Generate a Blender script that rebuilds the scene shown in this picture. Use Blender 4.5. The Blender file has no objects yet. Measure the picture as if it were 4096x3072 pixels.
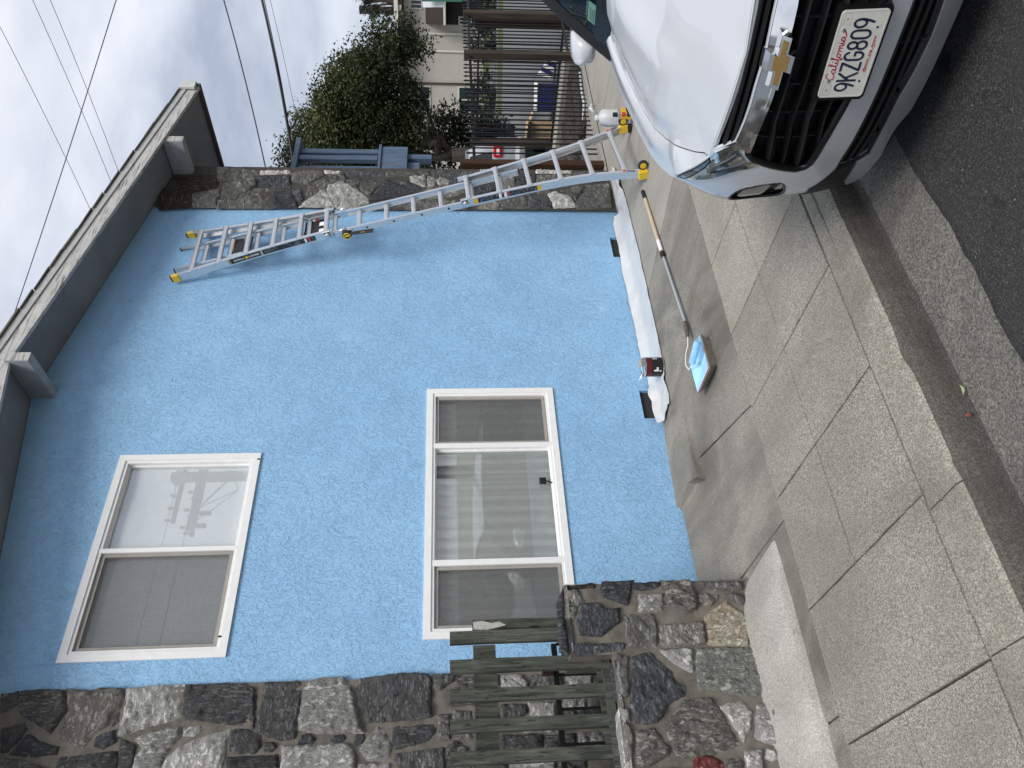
import bpy, bmesh, math, random, json
import numpy as np
from mathutils import Vector, Matrix, noise
from mathutils.geometry import delaunay_2d_cdt
R_=math.radians
sc=bpy.context.scene
COL=sc.collection
# ------------------------------------------------------------------ camera (phone held sideways: the picture lies on its side)
RV=Vector((0.78444658,-0.62011066,-0.0103116)); UV=Vector((0.05543823,0.05355077,0.99702503)); FV=Vector((0.61771366,0.78268454,-0.07638556))
CAMZ=1.755
cam=bpy.data.cameras.new('camera'); co=bpy.data.objects.new('camera',cam); COL.objects.link(co)
cam.sensor_fit='HORIZONTAL'; cam.sensor_width=36; cam.lens=760.66/1024*36; cam.clip_start=.05; cam.clip_end=2000
X,Y,Z=-UV,RV,-FV
co.matrix_world=Matrix(((X.x,Y.x,Z.x,0),(X.y,Y.y,Z.y,0),(X.z,Y.z,Z.z,CAMZ),(0,0,0,1)))
sc.camera=co
sc.render.resolution_x=1024; sc.render.resolution_y=768
# ------------------------------------------------------------------ world: overcast sky
SUN_AZ,SUN_EL=R_(205),R_(50)      # azimuth clockwise from +y
wd=bpy.data.worlds.new('World'); sc.world=wd; wd.use_nodes=True
nt=wd.node_tree; nt.nodes.clear(); N=nt.nodes.new; L=nt.links.new
out=N('ShaderNodeOutputWorld'); bg=N('ShaderNodeBackground'); L(bg.outputs[0],out.inputs[0])
sky=N('ShaderNodeTexSky'); sky.sky_type='NISHITA'; sky.sun_disc=False; sky.sun_elevation=SUN_EL; sky.sun_rotation=SUN_AZ; sky.dust_density=2
skm=N('ShaderNodeVectorMath'); skm.operation='SCALE'; skm.inputs[3].default_value=.10; L(sky.outputs[0],skm.inputs[0])
tc=N('ShaderNodeTexCoord'); mp=N('ShaderNodeMapping'); mp.inputs['Scale'].default_value=(1,1,2.6); mp.inputs['Location'].default_value=(.35,.1,.2)
L(tc.outputs['Generated'],mp.inputs[0])
n1=N('ShaderNodeTexNoise'); n1.inputs['Scale'].default_value=2.1; n1.inputs['Detail'].default_value=7; n1.inputs['Roughness'].default_value=.52; n1.inputs['Distortion'].default_value=.25; L(mp.outputs[0],n1.inputs['Vector'])
cr=N('ShaderNodeValToRGB'); e=cr.color_ramp.elements
e[0].position=.38; e[0].color=(.36,.40,.50,1); e[1].position=.60; e[1].color=(.76,.785,.84,1)
m=cr.color_ramp.elements.new(.5); m.color=(.60,.64,.73,1)
L(n1.outputs[0],cr.inputs[0])
mx=N('ShaderNodeMixRGB'); mx.inputs[0].default_value=.88; L(skm.outputs[0],mx.inputs[1]); L(cr.outputs[0],mx.inputs[2])
L(mx.outputs[0],bg.inputs[0]); bg.inputs[1].default_value=.64
sl=bpy.data.lights.new('sun','SUN'); sl.energy=1.5; sl.angle=R_(25); sl.color=(1,.965,.91)
so=bpy.data.objects.new('sun',sl); COL.objects.link(so)
sd=Vector((math.sin(SUN_AZ)*math.cos(SUN_EL),math.cos(SUN_AZ)*math.cos(SUN_EL),math.sin(SUN_EL)))
so.rotation_euler=sd.to_track_quat('Z','Y').to_euler(); so.location=(0,-5,20)
vs=sc.view_settings; vs.view_transform='Standard'; vs.look='None'; vs.exposure=1.0; vs.gamma=1.0; vs.use_curve_mapping=False
# ------------------------------------------------------------------ material helpers
def srgb(r,g,b):
    f=lambda c:(c/12.92 if c<=.04045 else ((c+.055)/1.055)**2.4)
    return (f(r/255),f(g/255),f(b/255),1)
class NT:
    def __init__(s,name):
        s.m=bpy.data.materials.new(name); s.m.use_nodes=True; s.t=s.m.node_tree; s.t.nodes.clear()
        s.o=s.n('OutputMaterial'); s.b=s.n('BsdfPrincipled'); s.l(s.b.outputs[0],s.o.inputs[0])
        s._pos=None
    def n(s,t): return s.t.nodes.new('ShaderNode'+t)
    def l(s,a,b): s.t.links.new(a,b)
    def pos(s,scale=(1,1,1),rnd=False,rot=(0,0,0),obj=False):
        if obj: src=s.n('TexCoord').outputs['Object']
        else: src=s.n('NewGeometry').outputs['Position']
        if rnd:
            oi=s.n('ObjectInfo'); v=s.n('VectorMath'); v.operation='MULTIPLY_ADD'; v.inputs[1].default_value=(1,1,1)
            sc_=s.n('VectorMath'); sc_.operation='SCALE'; sc_.inputs[3].default_value=37.
            cx=s.n('CombineXYZ'); 
            for i in range(3): s.l(oi.outputs['Random'],cx.inputs[i])
            s.l(cx.outputs[0],sc_.inputs[0]); s.l(src,v.inputs[0]); s.l(sc_.outputs[0],v.inputs[2]); src=v.outputs[0]
        mp=s.n('Mapping'); mp.inputs['Scale'].default_value=scale; mp.inputs['Rotation'].default_value=rot
        s.l(src,mp.inputs[0]); return mp.outputs[0]
    def noise(s,vec,scale,detail=4,rough=.55,dist=0):
        q=s.n('TexNoise'); q.inputs['Scale'].default_value=scale; q.inputs['Detail'].default_value=detail; q.inputs['Roughness'].default_value=rough; q.inputs['Distortion'].default_value=dist
        s.l(vec,q.inputs['Vector']); return q.outputs[0]
    def voro(s,vec,scale,feature='F1',out=0,rand=1):
        q=s.n('TexVoronoi'); q.feature=feature; q.inputs['Scale'].default_value=scale; q.inputs['Randomness'].default_value=rand
        s.l(vec,q.inputs['Vector']); return q.outputs[out]
    def ramp(s,fac,stops):
        q=s.n('ValToRGB'); els=q.color_ramp.elements
        while len(els)<len(stops): els.new(.5)
        for e,(p,c) in zip(els,stops): e.position=p; e.color=(c[0],c[1],c[2],1) if hasattr(c,'__len__') else (c,c,c,1)
        s.l(fac,q.inputs[0]); return q.outputs[0]
    def mix(s,fac,a,b,mode='MIX'):
        q=s.n('MixRGB'); q.blend_type=mode
        for i,v in enumerate((fac,a,b)):
            if hasattr(v,'links') or hasattr(v,'is_linked'): s.l(v,q.inputs[i])
            elif hasattr(v,'__len__'): q.inputs[i].default_value=(v[0],v[1],v[2],1)
            elif i==0: q.inputs[i].default_value=v
            else: q.inputs[i].default_value=(v,v,v,1)
        return q.outputs[0]
    def math(s,op,a,b=0,c=None):
        q=s.n('Math'); q.operation=op
        for i,v in enumerate((a,b) if c is None else (a,b,c)):
            if hasattr(v,'is_linked'): s.l(v,q.inputs[i])
            else: q.inputs[i].default_value=v
        return q.outputs[0]
    def bump(s,h,strength=.5,dist=.01,prev=None):
        q=s.n('Bump'); q.inputs['Strength'].default_value=strength; q.inputs['Distance'].default_value=dist
        s.l(h,q.inputs['Height'])
        if prev: s.l(prev,q.inputs['Normal'])
        s.l(q.outputs[0],s.b.inputs['Normal']); return q.outputs[0]
    def set(s,base=None,rough=None,metal=None,spec=None,coat=None,alpha=None,trans=None,ior=None):
        for k,v in (('Base Color',base),('Roughness',rough),('Metallic',metal),('Specular IOR Level',spec),('Coat Weight',coat),('Alpha',alpha),('Transmission Weight',trans),('IOR',ior)):
            if v is None: continue
            if hasattr(v,'is_linked'): s.l(v,s.b.inputs[k])
            elif k=='Base Color': s.b.inputs[k].default_value=(v[0],v[1],v[2],1)
            else: s.b.inputs[k].default_value=v
        return s.m
MATS={}
def plain(name,base,rough=.6,metal=0,spec=.5,coat=0,vary=.12,scale=14,bump=0,bdist=.004):
    """one base colour with faint mottling so that no surface is perfectly even"""
    if name in MATS: return MATS[name]
    k=NT(name); v=k.pos()
    f=k.noise(v,scale,5,.6)
    c=k.ramp(f,[(.25,[x*(1-vary) for x in base[:3]]),(.75,[min(1,x*(1+vary)) for x in base[:3]])])
    r=k.ramp(k.noise(v,scale*2.3,3),[(.3,max(.02,rough-.06)),(.7,min(1,rough+.06))])
    k.set(c,r,metal,spec,coat)
    if bump: k.bump(k.noise(v,scale*6,4),bump,bdist)
    MATS[name]=k.m; return k.m
# ------------------------------------------------------------------ object helpers
def link(o,parent=None):
    COL.objects.link(o)
    if parent is not None:
        o.parent=parent
    return o
def mobj(name,vs_,fs,mat,parent=None,smooth=False,loc=None):
    me=bpy.data.meshes.new(name); me.from_pydata([tuple(v) for v in vs_],[],fs); me.update()
    if mat is not None:
        for q in (mat if isinstance(mat,(list,tuple)) else [mat]): me.materials.append(q)
    if smooth: me.polygons.foreach_set('use_smooth',[True]*len(me.polygons))
    o=bpy.data.objects.new(name,me); link(o,parent)
    if loc: o.location=loc
    return o
def bobj(name,bm,mat,parent=None,smooth=False,sharp=None):
    me=bpy.data.meshes.new(name); bmesh.ops.recalc_face_normals(bm,faces=bm.faces); bm.to_mesh(me); bm.free()
    if mat is not None:
        for q in (mat if isinstance(mat,(list,tuple)) else [mat]): me.materials.append(q)
    if smooth:
        me.polygons.foreach_set('use_smooth',[True]*len(me.polygons))
        if sharp: me.set_sharp_from_angle(angle=R_(sharp))
    o=bpy.data.objects.new(name,me); return link(o,parent)
def thing(name,label,cat,loc=(0,0,0),group=None,kind=None):
    o=bpy.data.objects.new(name,None); o.empty_display_size=.1; link(o); o.location=loc
    tag(o,label,cat,group,kind); return o
def tag(o,label=None,cat=None,group=None,kind=None):
    for k,v in (('label',label),('category',cat),('group',group),('kind',kind)):
        if v: o[k]=v
    return o
def kid(o,parent):
    """parent a world-placed object without moving it"""
    o.parent=parent; o.matrix_parent_inverse=Matrix.Translation(parent.location).inverted(); return o
def bbox(bm,lo,hi,bev=0,seg=1,mi=0):
    vs_=[bm.verts.new((x,y,z)) for x in (lo[0],hi[0]) for y in (lo[1],hi[1]) for z in (lo[2],hi[2])]
    fs=[bm.faces.new([vs_[i] for i in q]) for q in ((0,1,3,2),(4,6,7,5),(0,4,5,1),(2,3,7,6),(0,2,6,4),(1,5,7,3))]
    for f in fs: f.material_index=mi
    if bev:
        es=list({e for f in fs for e in f.edges})
        r=bmesh.ops.bevel(bm,geom=es,offset=bev,segments=seg,affect='EDGES',profile=.5)
        for f in r['faces']: f.material_index=mi
    return vs_
def box(name,lo,hi,mat,parent=None,bev=.004,seg=1):
    bm=bmesh.new(); bbox(bm,lo,hi,bev,seg); o=bobj(name,bm,mat)
    if parent is not None: kid(o,parent)
    return o
def frame(d,hint=Vector((0,0,1))):
    d=d.normalized()
    if abs(d.dot(hint))>.98: hint=Vector((1,0,0))
    a=d.cross(hint).normalized(); return a,d.cross(a).normalized()*-1
def btube(bm,pts,rad,n=8,cap=True,mi=0):
    pts=[Vector(p) for p in pts]; rings=[]
    a=None
    for i,p in enumerate(pts):
        d=(pts[min(i+1,len(pts)-1)]-pts[max(i-1,0)])
        if a is None: a,b=frame(d)
        else:
            d.normalize(); a=(a-d*a.dot(d)).normalized(); b=d.cross(a)
        r=rad[i] if hasattr(rad,'__len__') else rad
        b=d.normalized().cross(a)
        rings.append([bm.verts.new(p+(a*math.cos(t)+b*math.sin(t))*r) for t in [2*math.pi*k/n for k in range(n)]])
    for r0,r1 in zip(rings,rings[1:]):
        for k in range(n):
            f=bm.faces.new((r0[k],r0[(k+1)%n],r1[(k+1)%n],r1[k])); f.material_index=mi
    if cap:
        for r in (rings[0][::-1],rings[-1]):
            f=bm.faces.new(r); f.material_index=mi
def tube(name,pts,rad,mat,parent=None,n=10,smooth=True):
    bm=bmesh.new(); btube(bm,pts,rad,n); o=bobj(name,bm,mat,None,smooth,50)
    if parent is not None: kid(o,parent)
    return o
def bbar(bm,p,q,w,h,side,mi=0,bev=0):
    """straight bar p->q; w across along 'side', h along the third axis"""
    p,q=Vector(p),Vector(q); d=(q-p).normalized(); s=(Vector(side)-d*Vector(side).dot(d)).normalized(); t=d.cross(s)
    vs_=[bm.verts.new(c+s*(i*w/2)+t*(j*h/2)) for c in (p,q) for i,j in ((-1,-1),(1,-1),(1,1),(-1,1))]
    fs=[bm.faces.new([vs_[i] for i in f]) for f in ((3,2,1,0),(4,5,6,7),(0,1,5,4),(1,2,6,5),(2,3,7,6),(3,0,4,7))]
    for f in fs: f.material_index=mi
    if bev:
        r=bmesh.ops.bevel(bm,geom=list({e for f in fs for e in f.edges}),offset=bev,segments=1,affect='EDGES')
        for f in r['faces']: f.material_index=mi
def bar(name,p,q,w,h,side,mat,parent=None,bev=.002):
    bm=bmesh.new(); bbar(bm,p,q,w,h,side,0,bev); o=bobj(name,bm,mat)
    if parent is not None: kid(o,parent)
    return o
def lathe(bm,prof,c,axis=Vector((0,0,1)),n=20,mi=0,cap=True):
    a,b=frame(Vector(axis)); ax=Vector(axis).normalized(); c=Vector(c); rings=[]
    for r,h in prof: rings.append([bm.verts.new(c+ax*h+(a*math.cos(t)+b*math.sin(t))*max(r,1e-4)) for t in [2*math.pi*k/n for k in range(n)]])
    for r0,r1 in zip(rings,rings[1:]):
        for k in range(n): f=bm.faces.new((r0[k],r0[(k+1)%n],r1[(k+1)%n],r1[k])); f.material_index=mi
    if cap:
        for r in (rings[0][::-1],rings[-1]): f=bm.faces.new(r); f.material_index=mi
def inpoly(p,poly):
    x,y=p; c=False; j=len(poly)-1
    for i in range(len(poly)):
        xi,yi=poly[i]; xj,yj=poly[j]
        if (yi>y)!=(yj>y) and x<(xj-xi)*(y-yi)/(yj-yi)+xi: c=not c
        j=i
    return c
def edist(p,poly):
    m=1e9; x,y=p
    for (ax,ay),(bx,by) in zip(poly,poly[1:]+poly[:1]):
        dx,dy=bx-ax,by-ay; q=dx*dx+dy*dy
        u=0 if q==0 else max(0,min(1,((x-ax)*dx+(y-ay)*dy)/q))
        m=min(m,math.hypot(x-ax-u*dx,y-ay-u*dy))
    return m
def inside_np(P,poly):
    q=np.asarray(poly,float); x,y=P[:,0],P[:,1]; c=np.zeros(len(P),bool)
    for (xi,yi),(xj,yj) in zip(q,np.roll(q,1,0)):
        if yi==yj: continue
        c^=((yi>y)!=(yj>y))&(x<(xj-xi)*(y-yi)/(yj-yi)+xi)
    return c
def dist_np(P,poly):
    q=np.asarray(poly,float); m=np.full(len(P),1e9)
    for a,b in zip(q,np.roll(q,-1,0)):
        d=b-a; L=d@d
        u=np.clip(((P-a)@d)/L,0,1) if L>0 else np.zeros(len(P))
        m=np.minimum(m,np.hypot(P[:,0]-a[0]-u*d[0],P[:,1]-a[1]-u*d[1]))
    return m
def resample(poly,h,closed=True):
    o=[]; prs=list(zip(poly,poly[1:]+poly[:1])) if closed else list(zip(poly,poly[1:]))
    for a,b in prs:
        n=max(1,int(math.hypot(b[0]-a[0],b[1]-a[1])/h+.5))
        o+=[(a[0]+(b[0]-a[0])*k/n,a[1]+(b[1]-a[1])*k/n) for k in range(n)]
    if not closed: o.append(poly[-1])
    return o
def smooth_poly(poly,it=1):
    for _ in range(it):
        q=[]
        for a,b in zip(poly,poly[1:]+poly[:1]): q+=[(a[0]*.75+b[0]*.25,a[1]*.75+b[1]*.25),(a[0]*.25+b[0]*.75,a[1]*.25+b[1]*.75)]
        poly=q
    return poly
def tri_poly(poly,h,holes=(),jit=0,seed=0):
    """triangulated polygon with interior points: -> points, triangles, number of outer boundary points"""
    rg=random.Random(seed); pts=list(poly); ed=[(i,(i+1)%len(poly)) for i in range(len(poly))]; nb=len(poly)
    for hl in holes:
        b=len(pts); pts+=hl; ed+=[(b+i,b+(i+1)%len(hl)) for i in range(len(hl))]
    xs=[p[0] for p in poly]; ys=[p[1] for p in poly]; y=min(ys)+h*.6; r=0
    cand=[]
    while y<max(ys):
        x=min(xs)+h*(.5 if r%2 else .9)
        while x<max(xs): cand.append((x+rg.uniform(-jit,jit)*h,y+rg.uniform(-jit,jit)*h)); x+=h
        y+=h*.87; r+=1
    if cand:
        C_=np.array(cand); ok=inside_np(C_,poly)&(dist_np(C_,poly)>h*.45)
        for hl in holes: ok&=~inside_np(C_,hl)&(dist_np(C_,hl)>h*.45)
        pts+=[cand[i] for i in np.nonzero(ok)[0]]
    v,e,f,_,_,_=delaunay_2d_cdt([Vector(p) for p in pts],ed,[],0,1e-6)
    v=[(a.x,a.y) for a in v]
    G_=np.array([(sum(v[i][0] for i in t)/len(t),sum(v[i][1] for i in t)/len(t)) for t in f]); ok=inside_np(G_,poly)
    for hl in holes: ok&=~inside_np(G_,hl)
    return v,[tuple(f[i]) for i in np.nonzero(ok)[0]]
def text_mesh(txt,size,extrude=.0006,shear=0,bold=0):
    cu=bpy.data.curves.new('t','FONT'); cu.body=txt; cu.size=size; cu.extrude=extrude; cu.shear=shear; cu.offset=bold; cu.align_x='CENTER'; cu.align_y='CENTER'; cu.resolution_u=3
    o=bpy.data.objects.new('t',cu); COL.objects.link(o); dg=bpy.context.evaluated_depsgraph_get(); dg.update()
    me=bpy.data.meshes.new_from_object(o.evaluated_get(dg)); bpy.data.objects.remove(o); bpy.data.curves.remove(cu); return me
def text(name,txt,size,M4,mat,parent=None,stretch=1,shear=0,bold=0,width=None):
    me=text_mesh(txt,size,.0004,shear,bold)
    if width:
        xs=[v.co.x for v in me.vertices]; stretch=width/(max(xs)-min(xs))
    me.transform(Matrix.Diagonal((stretch,1,1,1))); me.transform(M4); me.materials.append(mat)
    o=bpy.data.objects.new(name,me); link(o)
    if parent is not None: kid(o,parent)
    return o
def basis(o,x,y,z):
    return Matrix(((x[0],y[0],z[0],o[0]),(x[1],y[1],z[1],o[1]),(x[2],y[2],z[2],o[2]),(0,0,0,1)))
D=5.177                      # house wall plane y=D
SLP=.0205
def zs(y): return SLP*(y-D)  # sidewalk rises gently to the house
# ================================================================== surface materials
def mat_stucco():
    k=NT('blue_stucco'); v=k.pos()
    big=k.noise(v,1.3,3,.6); patch=k.ramp(k.noise(v,3.6,3,.5,.4),[(.30,.35),(.65,1)])
    col=k.ramp(big,[(.28,(.270,.486,.735)),(.55,(.295,.520,.77)),(.78,(.32,.555,.81))])
    thin=k.ramp(k.noise(k.pos((1,1,.8)),3.1,5,.65,.8),[(.66,0),(.78,1)])      # whitish thin spots of the fresh coat
    col=k.mix(k.math('MULTIPLY',thin,.32),col,(.66,.77,.88))
    # trowel marks: wandering sharp lips, long ones that run upright and short crumbs
    r1=k.noise(k.pos((1.15,1,.75)),17,4,.6,1.3); r2=k.noise(k.pos((1.3,1,.5)),44,3,.6,1.5)
    lip1=k.ramp(r1,[(.485,0),(.515,1)]); lip2=k.ramp(r2,[(.47,0),(.54,1)])
    h=k.math('ADD',k.math('MULTIPLY',lip1,.55),k.math('MULTIPLY',k.math('MULTIPLY',lip2,patch),.6))
    e1=k.ramp(r1,[(.470,0),(.490,1),(.505,0)]); e2=k.ramp(r2,[(.455,0),(.480,1),(.505,0)])     # thin darker lines along the lips
    crease=k.math('MAXIMUM',k.math('MULTIPLY',e1,.55),k.math('MULTIPLY',k.math('MULTIPLY',e2,patch),.8))
    col=k.mix(k.math('MULTIPLY',crease,.40),col,(.075,.155,.25))
    k.bump(h,.65,.009)
    return k.set(col,.6,0,.3)
def mat_concrete(name,base,dark,speck=1.,scale=165,stain=.5,rough=.9):
    k=NT(name); v=k.pos()
    cell=k.voro(v,scale,'F1',1); g=k.n('RGBToBW'); k.l(cell,g.inputs[0])
    ag=k.ramp(g.outputs[0],[(.15,[x*.42 for x in base]),(.42,[x*.82 for x in base]),(.65,[x*1.12 for x in base]),(.9,[min(1,x*1.7) for x in base])])
    col=k.mix(speck,base,ag)
    st=k.ramp(k.noise(k.pos((1,.6,1)),1.7,6,.62,.6),[(.36,1),(.62,0)])
    col=k.mix(k.math('MULTIPLY',st,stain),col,dark)
    st2=k.ramp(k.noise(v,.6,5,.6,.4),[(.35,0),(.7,1)])
    col=k.mix(k.math('MULTIPLY',st2,.18),col,[min(1,x*1.35) for x in base])
    gum=k.ramp(k.voro(v,1.9),[(.028,1),(.036,0)])
    col=k.mix(k.math('MULTIPLY',gum,.7),col,(.03,.03,.032))
    dist=k.voro(v,scale,'F1',0)
    h=k.math('ADD',k.math('MULTIPLY',dist,-.6*speck),k.math('MULTIPLY',k.noise(v,18,6,.6),.9))
    k.bump(h,.6,.006)
    return k.set(col,rough,0,.25)
def mat_asphalt():
    k=NT('asphalt'); v=k.pos(); cell=k.voro(v,190,'F1',1); g=k.n('RGBToBW'); k.l(cell,g.inputs[0])
    col=k.ramp(g.outputs[0],[(.2,(.017,.017,.017)),(.6,(.036,.036,.036)),(.92,(.09,.088,.083)),(.98,(.28,.27,.25))])
    col=k.mix(k.ramp(k.noise(v,2.2,5,.6),[(.4,0),(.65,.5)]),col,(.045,.043,.04))
    oil=k.ramp(k.noise(v,6,3,.6),[(.62,0),(.7,1)]); col=k.mix(k.math('MULTIPLY',oil,.75),col,(.008,.008,.009))
    k.bump(k.math('ADD',k.math('MULTIPLY',k.voro(v,190),-1.),k.noise(v,30,5)),.7,.006)
    return k.set(col,k.math('SUBTRACT',.85,k.math('MULTIPLY',oil,.3)),0,.35)
STUC=mat_stucco()
CON=mat_concrete('exposed_aggregate',(.295,.276,.238),(.14,.13,.108),.95,215,.45)
CONL=mat_concrete('pale_aggregate',(.36,.335,.285),(.20,.185,.15),.95,215,.5)
CON2=mat_concrete('weathered_concrete',(.285,.265,.228),(.105,.098,.085),.8,230,.9)
CONS=mat_concrete('smooth_concrete',(.335,.316,.278),(.17,.16,.14),.35,230,.5)
CURBM=mat_concrete('kerb_concrete',(.295,.274,.232),(.115,.107,.092),.75,190,.55)
GUTM=mat_concrete('gutter_concrete',(.165,.155,.137),(.045,.043,.04),.85,140,.6)
ASPH=mat_asphalt()
CURBF=mat_concrete('kerb_face_dark',(.105,.098,.086),(.04,.038,.034),.7,190,.6)  # darker concrete mix for the kerb face
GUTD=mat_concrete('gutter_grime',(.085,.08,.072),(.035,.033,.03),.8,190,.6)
DIRT=plain('joint_dirt',(.045,.04,.033),.95,vary=.4,scale=40,bump=.5)
# ================================================================== ground, road, kerb, sidewalk
def sheet(name,xs,ys,zf,mat,kind='structure',smooth=True):
    vs_=[(x,y,zf(x,y)) for y in ys for x in xs]; n=len(xs)
    fs=[(j*n+i,j*n+i+1,(j+1)*n+i+1,(j+1)*n+i) for j in range(len(ys)-1) for i in range(n-1)]
    o=mobj(name,vs_,fs,mat,None,smooth); o['kind']=kind; return o
def lin(a,b,n): return [a+(b-a)*i/(n-1) for i in range(n)]
sheet('ground',[-600,-60,-20,20,60,600],[-600,-60,-20,20,60,600],lambda x,y:-.34,plain('bare_earth',(.16,.145,.11),.95,vary=.3,scale=2))
SK=-.045                                    # the pavement rows run a touch out of line with the house
def sky_(y0,x): return y0+SK*(x-2.0)
Y_CB,Y_M,Y_BK=2.47,3.085,3.63               # kerb back, middle joint, sidewalk back (at x=2)
def ysk(y0,x): return y0+SK*(x-2)
YK=2.245                                    # kerb nose
def kerb_y(x): return YK-.031*(x-2)
# gutter pan
gx=lin(-8,30,190)
def edge_n(x,s=0): return noise.noise(Vector((x*2.1,s,0)))*.035+noise.noise(Vector((x*9,s+4,0)))*.016+noise.noise(Vector((x*27,s+9,0)))*.006
ZG=-.178
vs_=[];fs=[]
prof=[(.03,-.01),(.0,0),(-.085,.005),(-.25,.016),(-.50,.028),(-.60,.03)]
for x in gx:
    for dy,dz in prof: vs_.append((x,kerb_y(x)+dy,ZG+dz+.003*noise.noise(Vector((x*3,dy*8,0)))))
n=len(prof)
for i in range(len(gx)-1):
    for j in range(n-1): fs.append((i*n+j,(i+1)*n+j,(i+1)*n+j+1,i*n+j+1))
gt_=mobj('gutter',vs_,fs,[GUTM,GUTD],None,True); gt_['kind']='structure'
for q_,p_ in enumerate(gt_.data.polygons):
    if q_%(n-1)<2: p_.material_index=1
# asphalt with a ragged edge lapping over the gutter pan
ax_=lin(-8,30,520); vs_=[];fs=[]
ROADS=[0,.012,.05,.15,.35,.7,1.2,2,3,4.5,6.5,9]
def road_z(y): 
    d=1.83-y; return ZG+.03+(.052*d if d<3 else .156-.03*(d-3))
for x in ax_:
    ye=kerb_y(x)-.415+edge_n(x)
    for k,d in enumerate(ROADS): 
        y=ye-d; vs_.append((x,y,road_z(y)+(.002 if k==0 else .014)+.0025*noise.noise(Vector((x*5,y*5,1)))))
n=len(ROADS)
for i in range(len(ax_)-1):
    for j in range(n-1): fs.append((i*n+j,(i+1)*n+j,(i+1)*n+j+1,i*n+j+1))
mobj('road',vs_,fs,ASPH,None,True)['kind']='structure'
# far side of the street (behind the camera; seen only in reflections)
sheet('far_pavement',[-30,30],[-14,-7.2],lambda x,y:-.10,CONS)
# kerb, cast in lengths with a worn nose
curb=thing('curb','','',(0,0,0)); 
for k in ('label','category'): 
    if k in curb: del curb[k]
curb['kind']='structure'
cuts=[-8,-2.3,.78,1.33,3.95,7.6,12,20,30]
for a,b in zip(cuts,cuts[1:]):
    xs=lin(a+.003,b-.003,max(6,int((b-a)/.025)) if b<8.1 and a>-2.4 else 30); vs_=[];fs=[]
    for x in xs:
        w=noise.noise(Vector((x*6,0,3)))*.006+noise.noise(Vector((x*25,0,5)))*.004
        chip=.05*math.exp(-((x-1.93)/.07)**2)+.03*math.exp(-((x-1.40)/.03)**2)
        ky=kerb_y(x)
        jb=ysk(Y_CB,x)-.010+noise.noise(Vector((x*16,1,8)))*.007+noise.noise(Vector((x*50,1,8)))*.004; gl_=jb-.085+noise.noise(Vector((x*1.5,4,8)))*.006
        P=[(jb,None,-.08),(jb,None,-.002),(gl_+.008,None,0),(gl_,None,-.014),(gl_-.007,None,-.001),(ky+.03+chip,None,w*.4),(ky+.006+w*.5+chip*.8,None,-.010-chip*.3),(ky-.010+w,None,-.03-chip*.2),(ky-.022+w*.5,ZG+.05,0),(ky-.028,ZG-.01,0)]
        for y,z,dz in P: vs_.append((x,y,(zs(y) if z is None else z)+dz+.002*noise.noise(Vector((x*18,y*18,2)))))
    n=10
    for i in range(len(xs)-1):
        for j in range(n-1): fs.append((i*n+j,i*n+j+1,(i+1)*n+j+1,(i+1)*n+j))
    m0=len(vs_)-n
    fs+=[tuple(range(n-1,-1,-1)),tuple(range(m0,m0+n))]
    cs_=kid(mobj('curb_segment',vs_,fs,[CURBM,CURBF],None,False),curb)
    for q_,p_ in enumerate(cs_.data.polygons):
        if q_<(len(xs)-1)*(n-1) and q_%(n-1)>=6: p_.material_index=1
# sidewalk: slabs cast between tooled joints
side=thing('sidewalk','','',(0,0,0))
for k in ('label','category'):
    if k in side: del side[k]
side['kind']='structure'
sheet_base=sheet('sidewalk_base',[-8,30],[2.3,5.3],lambda x,y:zs(y)-.022,DIRT); sheet_base.parent=side; del sheet_base['kind']
def slab(quad,mat,name='slab',lift=0,gap=.006,seed=0):
    """quad: four (x,y) corners counter-clockwise; top follows the fall of the pavement"""
    rg=random.Random(seed); cx=sum(p[0] for p in quad)/4; cy=sum(p[1] for p in quad)/4
    pl=resample([tuple(p) for p in quad],.05)
    q=[]
    for x,y in pl:
        d=math.hypot(x-cx,y-cy); q.append((x-(x-cx)/d*gap+noise.noise(Vector((x*14,y*14,seed)))*.004,y-(y-cy)/d*gap+noise.noise(Vector((x*14,y*14,seed+5)))*.004))
    lift+=rg.uniform(-.0015,.0015)
    n=len(q); vs_=[(x,y,zs(y)+lift-.02) for x,y in q]+[(x,y,zs(y)+lift-.004) for x,y in q]+[(x-(x-cx)*.008,y-(y-cy)*.008,zs(y)+lift) for x,y in q]
    fs=[(i,(i+1)%n,n+(i+1)%n,n+i) for i in range(n)]+[(n+i,n+(i+1)%n,2*n+(i+1)%n,2*n+i) for i in range(n)]+[tuple(range(2*n,3*n))]
    return kid(mobj(name,vs_,fs,mat),side)
XJ=[-3.6,-2.35,-1.1,-.45,.165,.775,1.40,2.03,2.635,3.2]
for i,(a,b) in enumerate(zip(XJ,XJ[1:])):
    for r,(y0,y1) in enumerate(((Y_CB,Y_M),(Y_M,Y_BK))):
        slab([(a,ysk(y0,a)),(b,ysk(y0,b)),(b,ysk(y1,b)),(a,ysk(y1,a))],CON,seed=i*3+r,gap=.004 if i%2 else .0065)
XD=[3.2,3.82,4.6,6.0,7.6,9.4,11.4,14]
for i,(a,b) in enumerate(zip(XD,XD[1:])):
    for r,(y0,y1) in enumerate(((Y_CB,Y_M),(Y_M,Y_BK))):
        slab([(a,ysk(y0,a)),(b,ysk(y0,b)),(b,ysk(y1,b)),(a,ysk(y1,a))],CONL if a<4.7 else CON,seed=40+i*3+r,gap=.006)
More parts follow.
